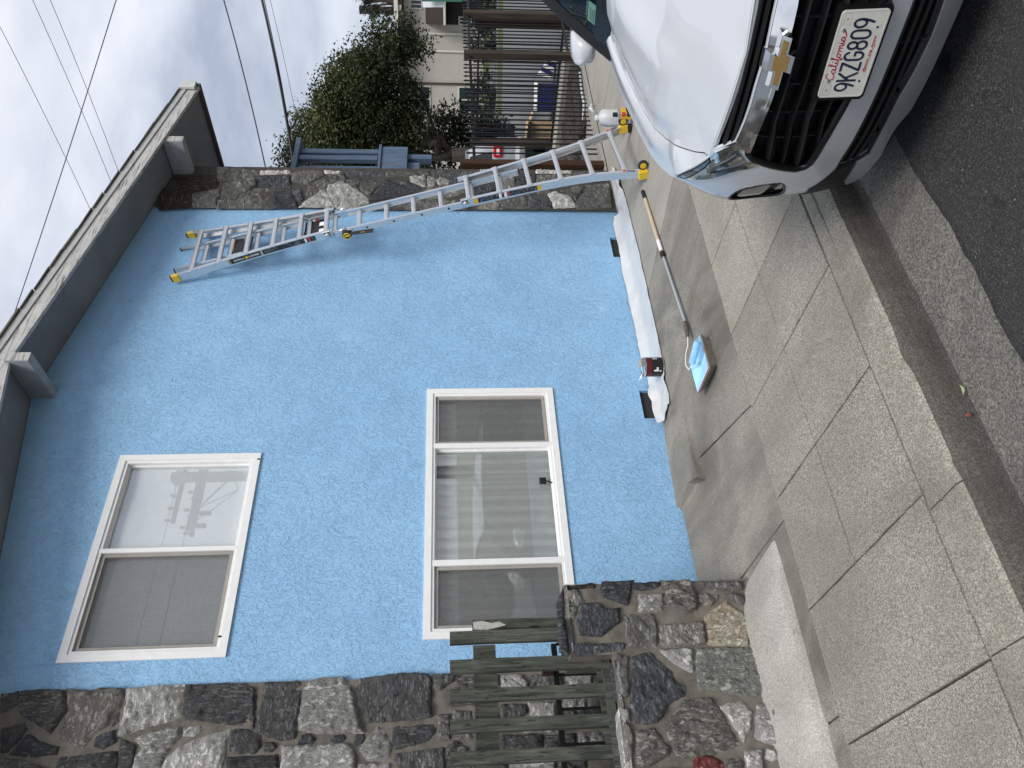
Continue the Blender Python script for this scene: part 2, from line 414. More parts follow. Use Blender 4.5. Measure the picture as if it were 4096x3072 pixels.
# strip between pavement and house, then the driveway
DW=(5.06,3.76,4.80,5.16)
for q,m_,s in (([(1.9,ysk(Y_BK,1.9)),(2.66,ysk(Y_BK,2.66)),(3.06,5.16),(1.9,5.16)],CON2,80),
             ([(2.66,ysk(Y_BK,2.66)),(5.09,ysk(Y_BK,5.09)),(4.80,5.16),(3.06,5.16)],CON2,81),
             ([(5.09,ysk(Y_BK,5.09)),(7.9,ysk(Y_BK,7.9)),(7.9,5.16),(4.80,5.16)],CONS,82),
             ([(7.9,ysk(Y_BK,7.9)),(11.4,ysk(Y_BK,11.4)),(11.4,5.16),(7.9,5.16)],CONS,83),
             ([(11.4,ysk(Y_BK,11.4)),(14,ysk(Y_BK,14)),(14,5.16),(11.4,5.16)],CONS,84),
             ([(-3.6,ysk(Y_BK,-3.6)),(.9,ysk(Y_BK,.9)),(.9,5.16),(-3.6,5.16)],CON2,85),
             ([(.9,ysk(Y_BK,.9)),(1.9,ysk(Y_BK,1.9)),(1.9,5.16),(.9,5.16)],CON2,86)): slab(q,m_,seed=s,gap=.006)
sheet('yard',[6.9,9,10.8],[5.166,8,14,32],lambda x,y:.002,CONS)
sheet('parking_lot',[10.8,12,20,32],[5.166,8,14,32],lambda x,y:.002,plain('grey_street',(.13,.13,.13),.9,vary=.15,scale=1.5))
# raised concrete wedge along the foot of the house
bm=bmesh.new(); q=[(2.72,4.545,.055),(4.9,4.60,.0),(4.9,5.20,.0),(2.84,4.77,.05),(2.84,5.2,.03)]
top=[(2.735,4.545,.058),(3.0,4.585,.044),(3.5,4.68,.003),(3.5,5.2,.003),(3.2,5.2,.020),(2.85,5.2,.028),(2.83,4.78,.046)]
base=[(2.70,4.535),(3.0,4.57),(3.55,4.67),(3.55,5.2),(3.2,5.2),(2.82,5.2),(2.80,4.76)]
tv=[bm.verts.new((x,y,zs(y)+z)) for x,y,z in top]; bv=[bm.verts.new((x,y,zs(y)-.003)) for x,y in base]
bm.faces.new(tv)
for i in range(7): bm.faces.new((bv[i],bv[(i+1)%7],tv[(i+1)%7],tv[i]))
kid(bobj('wedge_ramp',bm,CON2),side)
# ================================================================== house
WHITE=plain('white_vinyl',(.78,.78,.77),.4,vary=.05)
def zf(x): return 4.516+.1727*(7.94-x) if x>RX else 4.516+.1727*(7.94-RX)-.1727*(RX-x)    # underside of the rake
RX=4.02
def mat_fascia():
    k=NT('peeling_white_paint'); v=k.pos((.55,9,9)); n_=k.noise(v,7,7,.68,.6)
    crack=k.ramp(n_,[(.56,0),(.60,1)]); v2=k.pos()
    col=k.ramp(k.noise(v2,9,4),[(.3,(.40,.395,.38)),(.7,(.54,.535,.52))])
    col=k.mix(k.math('MULTIPLY',crack,k.ramp(k.noise(v2,3,3),[(.35,.25),(.6,1)])),col,(.07,.065,.06))
    k.bump(k.math('SUBTRACT',1,crack),.6,.003); return k.set(col,.7,0,.3)
def mat_soffit():
    k=NT('grey_soffit'); v=k.pos(); col=k.ramp(k.noise(v,2.5,6,.65,.4),[(.3,(.16,.168,.18)),(.7,(.225,.232,.24))])
    k.bump(k.noise(v,60,4),.3,.002); return k.set(col,.75,0,.3)
FASC=mat_fascia(); SOFF=mat_soffit()
house=thing('house','low gabled house with bright blue stucco wall, two white windows and stone trim','house',(4,D,0))
WINS=[(1.803,3.402,3.285,4.355),(1.871,4.026,.907,1.980)]
VENT=[(5.70,6.01,-.02,.135),(3.69,4.0,-.03,.15)]
xs=sorted({.2,RX,6.50,5.0}|{q for w in WINS for q in w[:2]}|{q for w in VENT for q in w[:2]})
zc=sorted({-.06,2.4,4.42}|{q for w in WINS for q in w[2:]}|{VENT[0][3],VENT[1][3]})
bm=bmesh.new(); T=.14
holes=WINS+[(a,b,-.06,d) for a,b,c,d in VENT]
def inhole(x,z): return any(a-1e-6<x<b+1e-6 and c-1e-6<z<d+1e-6 for a,b,c,d in holes)
cache={}
def vv(x,z,y=D):
    k=(round(x,4),round(z,4),y)
    if k not in cache: cache[k]=bm.verts.new((x,y,z))
    return cache[k]
for a,b in zip(xs,xs[1:]):
    for c,d in zip(zc,zc[1:]):
        if inhole((a+b)/2,(c+d)/2): continue
        bm.faces.new((vv(a,c),vv(b,c),vv(b,d),vv(a,d)))
    bm.faces.new((vv(a,4.42),vv(b,4.42),vv(b,zf(b)+.03),vv(a,zf(a)+.03)))
for a,b,c,d in holes:   # reveals
    for p,q in (((a,c),(b,c)),((b,c),(b,d)),((b,d),(a,d)),((a,d),(a,c))):
        bm.faces.new((vv(*p),vv(*q),vv(*q,D+T),vv(*p,D+T)))
kid(bobj('wall',bm,STUC),house)
# side and rear of the house, so that it is a solid body
bm=bmesh.new(); bbox(bm,(-6,D+.35,-.1),(7.05,14,4.45)); kid(bobj('wall',bm,plain('house_side_grey',(.20,.23,.27),.8,bump=.3)),house)
# ---- roof: two slopes, soffit, rakes, shingles
XE,XW=7.95,2*RX-7.95; YF=4.715
def rz(x): return zf(x)
bm=bmesh.new()
for x0,x1 in ((RX,XE),(XW,RX)):
    a=[bm.verts.new((x,y,rz(x)+.035)) for x,y in ((x0,YF+.03),(x1,YF+.03),(x1,14.4),(x0,14.4))]
    bm.faces.new(a)
kid(bobj('soffit',bm,SOFF),house)
ROOFM=plain('roof_shingle',(.13,.115,.10),.95,vary=.3,scale=30,bump=.5)
bm=bmesh.new()
for x0,x1 in ((RX,XE),(XW,RX)):
    t=[bm.verts.new((x,y,rz(x)+h)) for h in (.06,.155) for x,y in ((x0,YF+.02),(x1,YF+.02),(x1,14.4),(x0,14.4))]
    for q in ((3,2,1,0),(4,5,6,7),(0,1,5,4),(1,2,6,5),(2,3,7,6),(3,0,4,7)): bm.faces.new([t[i] for i in q])
roof=kid(bobj('roof',bm,ROOFM),house)
for x0,x1 in ((RX+.002,XE),(XW,RX-.002)):
    for h0,h1,y0,nm in ((.0,.108,YF,'fascia_board'),(.111,.168,YF-.012,'drip_board')):
        m=24; vs_=[]; fs=[]
        for i in range(m+1):
            x=x0+(x1-x0)*i/m
            for y,h in ((y0,h0),(y0,h1),(y0+.034,h1),(y0+.034,h0)): vs_.append((x,y,rz(x)+h+.0015*noise.noise(Vector((x*3,h*40,1)))))
        for i in range(m):
            for j in range(4): fs.append((i*4+j,i*4+(j+1)%4,i*4+4+(j+1)%4,i*4+4+j))
        fs+=[(3,2,1,0),(m*4,m*4+1,m*4+2,m*4+3)]
        kid(mobj(nm,vs_,fs,FASC if h0==0 else plain('weathered_white',(.42,.42,.42),.7,vary=.15)),roof)
    # shingle butts showing along the rake
    rg=random.Random(int(x0*10)); x=x0; L_=abs(x1-x0); d=0
    while d<L_-.02:
        w=min(rg.uniform(.2,.36),L_-d); xa=x0+d if x1>x0 else x0+d; xb=xa+w
        z0=.170; th=rg.uniform(.007,.015); tip=rg.uniform(0,.012)
        vs_=[(xx,y,rz(xx)+z0+h+(tip if xx==xb else 0)*(1 if x1>x0 and x0>=RX else 0)) for xx in (xa+.003,xb) for y in (YF-.03,YF+.5) for h in (0,th)]
        kid(mobj('shingle',vs_,[(0,1,3,2),(4,6,7,5),(0,4,5,1),(2,3,7,6),(0,2,6,4),(1,5,7,3)],ROOFM),roof); d+=w
# eave fascia and end cap on the right
kid(box('eave_board',(XE-.005,YF-.02,zf(XE)-.01),(XE+.03,14.4,zf(XE)+.165),plain('eave_brown',(.10,.085,.075),.7),None,.003),roof)
kid(box('rake_cap',(XE-.09,YF-.045,zf(XE)+.03),(XE+.035,YF-.014,zf(XE)+.20),plain('cap_white',(.55,.56,.54),.5),None,.003),roof)
BEAMM=FASC; BEAMU=plain('beam_paint',(.30,.315,.34),.65,vary=.2,scale=8,bump=.2)
for bx,bz0,bz1,ye in ((6.96,4.505,zf(7.0)+.03,4.74),(3.985,5.035,zf(RX)+.03,4.69)):
    bm=bmesh.new(); bbox(bm,(bx,ye+.004,bz0),(bx+.085,D+.1,bz1),.004); b_=kid(bobj('roof_beam',bm,BEAMU),house)
    bm=bmesh.new(); bbox(bm,(bx+.002,ye,bz0+.002),(bx+.083,ye+.006,bz1-.02),.001); kid(bobj('beam_end',bm,BEAMM),b_)
# ---- stone work
def mat_stone(name,c0,c1,c2,streak=3,cw_=.75):
    k=NT(name); v=k.pos((1,1,1),True); rn=k.n('ObjectInfo').outputs['Random']
    vs2=k.pos((streak,1,1/1.4),True,rot=(0,.5,0)); vs3=k.pos((1/1.5,1,streak*.8),True,rot=(0,-.4,0))
    big=k.noise(v,6,5,.65,.7); fa=k.noise(vs2,17,6,.72,.35); fb=k.noise(vs3,17,6,.72,.35); pit=k.noise(v,85,3,.65)
    fine=k.mix(k.math('GREATER_THAN',rn,.5),fa,fb)
    crack=k.ramp(k.math('ABSOLUTE',k.math('SUBTRACT',fine,.5)),[(.0,1),(.035,.75),(.075,0)])
    col=k.ramp(big,[(.3,c0),(.52,c1),(.74,c2)])
    col=k.mix(k.ramp(fine,[(.45,0),(.68,.28)]),col,[min(1,x*1.3) for x in c2])
    col=k.mix(k.math('MULTIPLY',crack,cw_),col,[x*.22 for x in c0])  # cracks darkened and grain lightened in the colour for local light contrast
    col=k.mix(k.ramp(pit,[(.58,0),(.66,.55)]),col,[x*.30 for x in c0])
    hs=k.n('HueSaturation'); k.l(k.math('ADD',.78,k.math('MULTIPLY',rn,.5)),hs.inputs['Value']); k.l(col,hs.inputs['Color'])
    h=k.math('ADD',k.math('ADD',k.math('MULTIPLY',fine,1.1),k.math('MULTIPLY',big,.5)),k.math('ADD',k.math('MULTIPLY',pit,.25),k.math('MULTIPLY',crack,-.35)))
    k.bump(h,.9,.028); return k.set(hs.outputs[0],.9,0,.25)
STN={'d':mat_stone('stone_dark',(.082,.083,.088),(.135,.136,.14),(.21,.21,.21),3.2,.55),
 's':mat_stone('stone_slate',(.066,.070,.082),(.112,.118,.135),(.19,.196,.21),3,.55),
 'g':mat_stone('stone_grey',(.125,.123,.118),(.19,.187,.178),(.28,.275,.262),2.2,.5),
 't':mat_stone('stone_tan',(.18,.172,.155),(.27,.26,.235),(.38,.365,.33),2,.5),
 'l':mat_stone('stone_light',(.31,.308,.295),(.47,.465,.445),(.62,.615,.59),1.6,.4),
 'w':mat_stone('stone_white',(.40,.395,.37),(.60,.59,.55),(.72,.71,.67),1.4,.35),
 'm':mat_stone('stone_mossy',(.24,.245,.22),(.36,.365,.33),(.50,.50,.46),1.7,.4),
 'b':mat_stone('stone_brown',(.06,.05,.042),(.10,.088,.075),(.16,.145,.125),3),
 'o':mat_stone('stone_ochre',(.48,.38,.25),(.62,.55,.42),(.70,.68,.60),1.5,.3),
 'r':mat_stone('stone_red_paint',(.20,.03,.035),(.26,.06,.06),(.30,.24,.22),1.6)}
def mat_mortar():
    k=NT('mortar'); v=k.pos(); col=k.ramp(k.noise(v,9,6,.65),[(.3,(.10,.09,.075)),(.6,(.175,.16,.135)),(.8,(.24,.22,.19))])
    k.bump(k.noise(v,70,5,.7),.7,.006); return k.set(col,.95,0,.2)
MORT=mat_mortar()
def stone(poly,y,kind,parent,th=.03,seed=0,h=None,grow=1.03):
    rg=random.Random(seed*7+3)
    cx_=sum(p[0] for p in poly)/len(poly); cz_=sum(p[1] for p in poly)/len(poly); pl=[(cx_+(x-cx_)*grow,cz_+(z-cz_)*grow) for x,z in poly]
    xs=[p[0] for p in pl]; z_=[p[1] for p in pl]; cx=sum(xs)/len(xs); cz=sum(z_)/len(z_)
    size=math.sqrt(max(1e-4,(max(xs)-min(xs))*(max(z_)-min(z_)))); h=h or max(.010,min(.016,size/14))
    pl=resample(pl,h*.9); pl=[(x+noise.noise(Vector((x*22,z*22,seed)))*.007,z+noise.noise(Vector((x*22,z*22,seed+9)))*.007) for x,z in pl]
    v,f=tri_poly(pl,h,jit=.3,seed=seed)
    th*=rg.uniform(.75,1.25); ang=rg.uniform(-.9,.9); ca,sa=math.cos(ang),math.sin(ang); tilt=(rg.uniform(-.08,.08),rg.uniform(-.1,.1)); st=rg.choice((1,1,2.6,3.6))
    vs_=[]; DD=dist_np(np.array(v),pl)
    for (x,z),d in zip(v,DD):
        q=Vector(((x*ca+z*sa)*st,(-x*sa+z*ca)/st*1.4,seed*3.1))
        t=1-math.exp(-d/.0065); dep=th*t
        dep+=(noise.noise(q*8)*.014+noise.noise(q*21)*.013-abs(noise.noise(q*38))*.020-abs(noise.noise(q*75))*.008)*t*(1+.4*rg.random()*0)
        dep+=((x-cx)*tilt[0]+(z-cz)*tilt[1])*t
        vs_.append((x,y-dep,z))
    o=mobj('stone',vs_,f,STN[kind],None,True); 
    # make sure the face looks out to the street
    me=o.data
    if sum(p.normal.y*p.area for p in me.polygons)>0: me.flip_normals()
    return kid(o,parent)
STONES=json.loads('''{"left":[["g",[[1.622,4.511],[1.629,4.382],[1.617,4.24],[1.491,4.196],[1.36,4.249],[1.437,4.37],[1.477,4.469]]],["t",[[1.623,4.229],[1.605,4.097],[1.621,4.0],[1.61,3.883],[1.564,3.859],[1.49,3.878],[1.461,3.92],[1.394,3.915],[1.349,3.989],[1.268,4.028],[1.321,4.164],[1.358,4.212],[1.417,4.193],[1.49,4.183]]],["l",[[1.609,3.864],[1.621,3.695],[1.621,3.508],[1.524,3.495],[1.425,3.487],[1.392,3.592],[1.367,3.711],[1.329,3.8],[1.331,3.844],[1.427,3.837],[1.513,3.84]]],["d",[[1.62,3.491],[1.619,3.294],[1.618,3.112],[1.544,3.042],[1.369,3.029],[1.355,3.058],[1.387,3.316],[1.411,3.459],[1.461,3.475]]],["s",[[1.334,3.973],[1.368,3.872],[1.295,3.847],[1.257,3.904],[1.277,3.97]]],["d",[[1.452,3.906],[1.477,3.869],[1.416,3.859],[1.381,3.9]]],["l",[[1.335,3.666],[1.361,3.56],[1.363,3.474],[1.315,3.464],[1.246,3.511],[1.189,3.535],[1.088,3.573],[1.094,3.705],[1.208,3.709],[1.253,3.671],[1.303,3.745]]],["d",[[1.306,3.819],[1.289,3.741],[1.255,3.714],[1.072,3.712],[1.075,3.772],[1.236,3.813]]],["l",[[1.363,3.461],[1.371,3.363],[1.333,3.331],[1.305,3.387],[1.308,3.45]]],["l",[[1.276,3.394],[1.308,3.301],[1.333,3.18],[1.231,3.182],[1.07,3.184],[1.086,3.536],[1.188,3.523],[1.244,3.461]]],["d",[[1.332,3.161],[1.339,3.056],[1.294,2.974],[1.211,2.98],[1.192,3.082],[1.218,3.155]]],["d",[[1.252,4.454],[1.366,4.384],[1.314,4.283],[1.28,4.176],[1.24,4.176],[1.23,4.352]]],["d",[[1.221,4.146],[1.242,3.827],[1.075,3.784],[1.093,4.179]]],["d",[[1.397,4.551],[1.427,4.422],[1.384,4.396],[1.309,4.438],[1.264,4.47],[1.266,4.507]]],["g",[[1.608,4.624],[1.622,4.523],[1.54,4.496],[1.494,4.585]]],["g",[[1.235,4.591],[1.22,4.372],[1.162,4.211],[1.049,4.177],[1.065,4.53]]],["d",[[1.39,4.67],[1.397,4.564],[1.255,4.515],[1.248,4.619]]],["d",[[1.178,3.154],[1.18,2.858],[1.032,2.838],[1.046,3.143]]],["d",[[1.61,3.002],[1.614,2.76],[1.516,2.757],[1.336,2.762],[1.273,2.762],[1.261,2.852],[1.323,3.009],[1.427,3.008],[1.509,2.993]]],["l",[[1.6,2.736],[1.627,2.657],[1.629,2.492],[1.563,2.443],[1.511,2.412],[1.444,2.41],[1.319,2.357],[1.288,2.334],[1.288,2.464],[1.295,2.624],[1.323,2.742],[1.392,2.75],[1.499,2.745]]],["d",[[1.616,2.377],[1.641,2.123],[1.63,1.955],[1.603,1.928],[1.366,1.925],[1.346,2.036],[1.35,2.317],[1.399,2.329],[1.467,2.367],[1.536,2.411]]],["g",[[1.629,1.915],[1.628,1.794],[1.604,1.723],[1.563,1.795],[1.523,1.87],[1.585,1.91]]],["g",[[1.579,1.768],[1.603,1.714],[1.609,1.634],[1.421,1.634],[1.418,1.778],[1.436,1.822],[1.503,1.795]]],["d",[[1.256,2.95],[1.251,2.891],[1.223,2.863],[1.193,2.892],[1.203,2.942]]],["l",[[1.229,2.831],[1.228,2.633],[1.227,2.435],[1.195,2.399],[1.026,2.375],[1.046,2.816]]],["s",[[1.286,2.731],[1.291,2.673],[1.259,2.628],[1.238,2.643],[1.233,2.741]]],["s",[[1.272,2.546],[1.28,2.455],[1.244,2.448],[1.232,2.501],[1.238,2.543]]],["d",[[1.275,2.395],[1.278,2.338],[1.248,2.329],[1.201,2.373],[1.218,2.399]]],["l",[[1.315,2.256],[1.273,2.203],[1.2,2.166],[1.138,2.172],[1.117,2.212],[1.121,2.303],[1.185,2.365],[1.246,2.323]]],["d",[[1.311,2.154],[1.316,1.89],[1.268,1.892],[1.21,1.949],[1.196,2.032],[1.177,2.14],[1.216,2.159]]],["g",[[1.372,1.878],[1.373,1.796],[1.216,1.797],[1.219,1.88]]],["d",[[1.152,2.131],[1.178,1.839],[1.002,1.839],[1.016,2.15]]],["g",[[1.185,1.822],[1.213,1.78],[1.197,1.729],[1.147,1.663],[1.116,1.663],[1.123,1.829]]],["l",[[1.105,2.36],[1.106,2.167],[1.017,2.163],[1.026,2.354]]],["d",[[1.597,3.084],[1.57,3.052],[1.347,3.019],[1.332,3.043]]],["d",[[1.277,3.035],[1.28,2.978],[1.227,2.962],[1.19,2.989],[1.191,3.021]]],["d",[[1.174,2.995],[1.175,2.857],[1.047,2.832],[1.054,2.976]]],["g",[[1.391,1.778],[1.39,1.657],[1.219,1.661],[1.225,1.786]]],["g",[[1.613,1.616],[1.607,1.473],[1.507,1.477],[1.504,1.619]]],["l",[[1.602,1.464],[1.602,1.329],[1.543,1.288],[1.509,1.299],[1.507,1.459]]],["d",[[1.421,1.472],[1.414,1.314],[1.357,1.301],[1.326,1.355],[1.327,1.477]]],["l",[[1.424,1.3],[1.418,1.119],[1.321,1.128],[1.323,1.277]]],["g",[[1.412,1.639],[1.408,1.486],[1.283,1.492],[1.289,1.642]]],["d",[[1.232,1.481],[1.229,1.214],[1.151,1.221],[1.142,1.358],[1.139,1.485]]],["g",[[1.313,1.477],[1.311,1.339],[1.245,1.351],[1.246,1.48]]],["l",[[1.31,1.321],[1.305,1.138],[1.236,1.145],[1.244,1.334]]],["g",[[1.277,1.642],[1.271,1.492],[1.14,1.498],[1.146,1.646]]],["d",[[1.131,1.654],[1.122,1.444],[0.985,1.451],[0.994,1.658]]],["l",[[1.129,1.427],[1.125,1.146],[0.972,1.16],[0.984,1.434]]],["g",[[1.108,1.822],[1.101,1.672],[0.995,1.674],[1.002,1.823]]],["g",[[1.599,1.266],[1.595,1.058],[1.5,1.067],[1.504,1.273]]],["l",[[1.595,1.04],[1.592,0.858],[1.509,0.868],[1.508,1.048]]],["d",[[1.222,1.198],[1.222,1.007],[1.127,1.017],[1.131,1.205]]],["l",[[1.484,1.095],[1.485,0.916],[1.375,0.928],[1.374,1.106]]],["g",[[1.357,1.107],[1.357,0.993],[1.238,1.005],[1.239,1.118]]],["d",[[1.36,0.974],[1.358,0.815],[1.255,0.829],[1.253,0.986]]],["g",[[1.116,1.13],[1.116,0.95],[0.963,0.968],[0.971,1.143]]],["l",[[1.229,0.989],[1.23,0.814],[1.127,0.828],[1.13,1.0]]],["d",[[1.591,0.839],[1.589,0.647],[1.492,0.662],[1.496,0.851]]],["g",[[1.484,0.889],[1.479,0.654],[1.373,0.67],[1.378,0.901]]]],"low":[["b",[[1.83,1.111],[1.845,0.931],[1.813,0.927],[1.806,1.037],[1.81,1.106]]],["t",[[1.802,1.107],[1.8,1.04],[1.729,1.004],[1.692,1.045],[1.63,1.077],[1.636,1.113]]],["s",[[1.851,0.885],[1.85,0.69],[1.787,0.72],[1.694,0.749],[1.751,0.882],[1.793,0.905]]],["s",[[1.719,1.017],[1.721,0.937],[1.678,0.872],[1.686,0.801],[1.596,0.819],[1.558,0.879],[1.523,0.932],[1.53,1.048],[1.604,1.058]]],["s",[[1.839,0.686],[1.843,0.536],[1.805,0.543],[1.783,0.644],[1.792,0.696]]],["l",[[1.763,0.678],[1.767,0.536],[1.652,0.547],[1.657,0.693]]],["t",[[1.843,0.529],[1.84,0.355],[1.732,0.328],[1.66,0.351],[1.637,0.417],[1.678,0.52],[1.77,0.521]]],["g",[[1.832,0.299],[1.827,0.026],[1.768,0.049],[1.78,0.314]]],["t",[[1.761,0.318],[1.747,0.197],[1.718,0.2],[1.67,0.257],[1.696,0.331]]],["g",[[1.737,0.165],[1.752,0.113],[1.742,0.037],[1.673,0.049],[1.696,0.106]]],["o",[[1.706,0.157],[1.674,0.134],[1.609,0.058],[1.432,0.091],[1.452,0.326],[1.618,0.311],[1.655,0.251]]],["g",[[1.643,0.785],[1.639,0.608],[1.568,0.598],[1.451,0.619],[1.459,0.783],[1.545,0.786]]],["t",[[1.576,0.595],[1.578,0.509],[1.586,0.328],[1.452,0.337],[1.442,0.591],[1.518,0.601]]],["s",[[1.485,1.082],[1.48,0.802],[1.439,0.808],[1.432,0.886],[1.413,1.081],[1.45,1.104]]],["s",[[1.714,1.172],[1.821,1.122],[1.631,1.128],[1.489,1.123],[1.415,1.132],[1.445,1.181],[1.588,1.177]]],["l",[[1.827,0.013],[1.817,-0.018],[1.628,0.01],[1.611,0.037],[1.681,0.038]]],["b",[[1.576,0.034],[1.547,0.005],[1.431,0.025],[1.443,0.078]]],["s",[[1.397,0.766],[1.422,0.665],[1.356,0.609],[1.305,0.56],[1.243,0.553],[1.232,0.498],[1.178,0.518],[1.14,0.61],[1.072,0.66],[1.048,0.692],[1.052,0.801],[1.112,0.822],[1.289,0.79]]],["l",[[1.434,0.612],[1.432,0.421],[1.304,0.437],[1.305,0.464],[1.373,0.567]]],["m",[[1.431,0.387],[1.428,0.046],[1.297,0.039],[1.187,0.05],[1.173,0.101],[1.164,0.208],[1.196,0.296],[1.202,0.426],[1.311,0.418]]],["t",[[1.15,0.524],[1.162,0.372],[0.927,0.269],[0.911,0.282],[0.858,0.519],[0.886,0.62],[0.993,0.645],[1.042,0.627],[1.11,0.577]]],["w",[[1.116,0.335],[1.141,0.207],[1.085,0.16],[1.016,0.178],[0.933,0.243],[1.064,0.306]]],["l",[[1.116,0.121],[1.131,0.055],[1.037,0.053],[0.897,0.054],[0.913,0.096],[0.95,0.18],[1.041,0.153]]],["t",[[1.007,0.816],[1.02,0.708],[0.927,0.652],[0.888,0.65],[0.837,0.774],[0.856,0.84]]],["r",[[0.879,0.524],[0.879,0.442],[0.849,0.386],[0.762,0.379],[0.77,0.555]]],["l",[[0.883,0.252],[0.896,0.158],[0.753,0.185],[0.757,0.272]]],["w",[[0.895,0.136],[0.889,0.093],[0.852,0.06],[0.83,0.119],[0.844,0.15]]],["g",[[0.855,0.356],[0.861,0.293],[0.827,0.267],[0.758,0.291],[0.762,0.376]]],["g",[[1.42,0.87],[1.398,0.794],[1.199,0.815],[1.168,0.874]]],["l",[[1.14,0.878],[1.112,0.831],[1.044,0.837],[1.071,0.879]]],["t",[[1.061,0.875],[1.026,0.826],[0.784,0.857],[0.801,0.896]]],["b",[[1.41,0.029],[1.333,0.02],[1.204,0.035],[1.15,0.04],[1.178,0.047],[1.296,0.035]]],["g",[[0.826,0.837],[0.818,0.563],[0.748,0.578],[0.752,0.84]]]],"pil":[["b",[[6.902,4.689],[6.919,4.464],[6.951,4.257],[6.74,4.219],[6.646,4.459],[6.742,4.582]]],["b",[[6.621,4.764],[6.708,4.736],[6.701,4.662],[6.697,4.581],[6.613,4.455],[6.42,4.422],[6.379,4.718]]],["g",[[6.626,4.443],[6.675,4.32],[6.695,4.182],[6.578,4.161],[6.416,4.161],[6.413,4.401]]],["g",[[7.034,4.255],[7.058,4.143],[7.022,3.838],[6.936,3.817],[6.894,3.885],[6.847,4.219]]],["g",[[6.811,4.147],[6.87,3.848],[6.767,3.82],[6.559,3.978],[6.531,4.142],[6.683,4.149]]],["g",[[6.627,3.954],[6.722,3.826],[6.711,3.648],[6.41,3.617],[6.403,4.14],[6.518,4.16],[6.528,3.981]]],["w",[[7.028,3.805],[7.028,3.504],[6.983,3.499],[6.964,3.796]]],["s",[[6.917,3.819],[6.958,3.496],[6.746,3.47],[6.754,3.811]]],["g",[[7.006,3.485],[7.046,3.304],[7.02,3.141],[6.948,3.143],[6.808,3.279],[6.855,3.446]]],["w",[[7.04,3.132],[7.038,2.952],[6.993,2.978],[6.99,3.118]]],["g",[[6.79,3.273],[6.909,3.126],[6.82,3.067],[6.73,3.092],[6.595,3.256],[6.642,3.282]]],["s",[[6.658,3.63],[6.714,3.466],[6.484,3.365],[6.413,3.356],[6.41,3.601]]],["s",[[6.701,3.444],[6.716,3.338],[6.542,3.302],[6.516,3.341]]],["l",[[6.717,3.104],[6.463,2.979],[6.422,2.976],[6.426,3.321],[6.537,3.262]]],["l",[[6.774,3.056],[6.844,2.916],[6.724,2.773],[6.572,2.634],[6.506,2.64],[6.406,2.816],[6.417,2.946],[6.64,3.077]]],["g",[[6.966,3.074],[6.983,2.91],[6.883,2.889],[6.826,3.044]]],["g",[[6.886,2.882],[6.902,2.772],[6.839,2.701],[6.749,2.775],[6.823,2.877]]],["g",[[6.861,2.746],[6.906,2.502],[6.815,2.515],[6.604,2.616],[6.73,2.721]]],["s",[[7.031,2.893],[7.033,2.474],[6.945,2.487],[6.925,2.868]]],["s",[[6.893,2.478],[6.812,2.343],[6.654,2.056],[6.611,2.102],[6.525,2.587],[6.572,2.59]]],["g",[[7.039,2.454],[7.041,2.01],[6.99,2.024],[6.946,2.45]]],["l",[[6.939,2.208],[6.97,2.044],[6.768,2.041],[6.862,2.189]]],["l",[[6.97,2.02],[6.93,1.923],[6.802,1.923],[6.76,2.017]]],["w",[[6.945,1.882],[6.904,1.786],[6.84,1.786],[6.803,1.882],[6.88,1.923]]],["s",[[6.867,2.341],[6.842,2.208],[6.73,2.049],[6.686,2.056],[6.807,2.305]]],["d",[[7.048,1.955],[7.065,1.451],[6.977,1.453],[6.963,1.934]]],["t",[[6.73,2.034],[6.764,1.936],[6.821,1.766],[6.745,1.732],[6.693,1.614],[6.615,1.767],[6.585,2.031]]],["g",[[6.488,2.618],[6.569,2.035],[6.551,1.851],[6.475,1.618],[6.407,1.619],[6.396,2.601]]],["s",[[6.952,1.765],[6.955,1.593],[6.72,1.597],[6.759,1.724],[6.854,1.774]]],["w",[[7.085,1.43],[7.096,1.168],[7.049,1.17],[7.021,1.443]]],["s",[[6.982,1.54],[7.027,1.281],[6.729,1.283],[6.577,1.535],[6.85,1.543]]],["t",[[6.987,1.262],[7.022,1.144],[6.941,1.066],[6.732,1.081],[6.687,1.239]]],["s",[[7.034,1.113],[7.023,0.826],[6.861,0.841],[6.753,1.06],[6.946,1.049]]],["w",[[7.096,0.807],[7.098,0.429],[7.051,0.434],[7.033,0.809]]],["g",[[6.995,0.812],[7.019,0.424],[6.89,0.426],[6.782,0.626],[6.8,0.827]]],["g",[[7.07,0.388],[7.068,0.222],[6.92,0.229],[6.873,0.409]]],["t",[[6.548,1.51],[6.635,1.271],[6.415,1.256],[6.408,1.513]]],["g",[[6.572,1.257],[6.64,0.962],[6.439,0.952],[6.415,1.251]]],["d",[[6.64,0.933],[6.685,0.733],[6.517,0.693],[6.432,0.714],[6.429,0.934]]],["w",[[6.664,0.715],[6.708,0.633],[6.625,0.481],[6.472,0.437],[6.455,0.469],[6.443,0.668]]],["g",[[6.735,0.587],[6.844,0.293],[6.738,0.333],[6.566,0.428],[6.689,0.492]]],["g",[[6.822,0.29],[6.848,0.03],[6.466,0.055],[6.435,0.415],[6.541,0.417]]],["b",[[7.028,0.196],[7.026,0.048],[6.896,0.051],[6.876,0.215]]],["g",[[6.795,0.884],[6.755,0.642],[6.69,0.723],[6.655,0.921],[6.685,1.06]]]]}''')
def mortar(name,poly,y,parent,seed,mat=None):
    pl=resample(poly,.03); v,f=tri_poly(pl,.03,jit=.25,seed=seed); nb=len(v)
    vs_=[(x,y-.006*noise.noise(Vector((x*9,z*9,seed)))-.005*noise.noise(Vector((x*31,z*31,seed))),z) for x,z in v]
    o=mobj(name,vs_,f,mat or MORT,None,True)
    if sum(p.normal.y*p.area for p in o.data.polygons)>0: o.data.flip_normals()
    return o
YS=D-.028
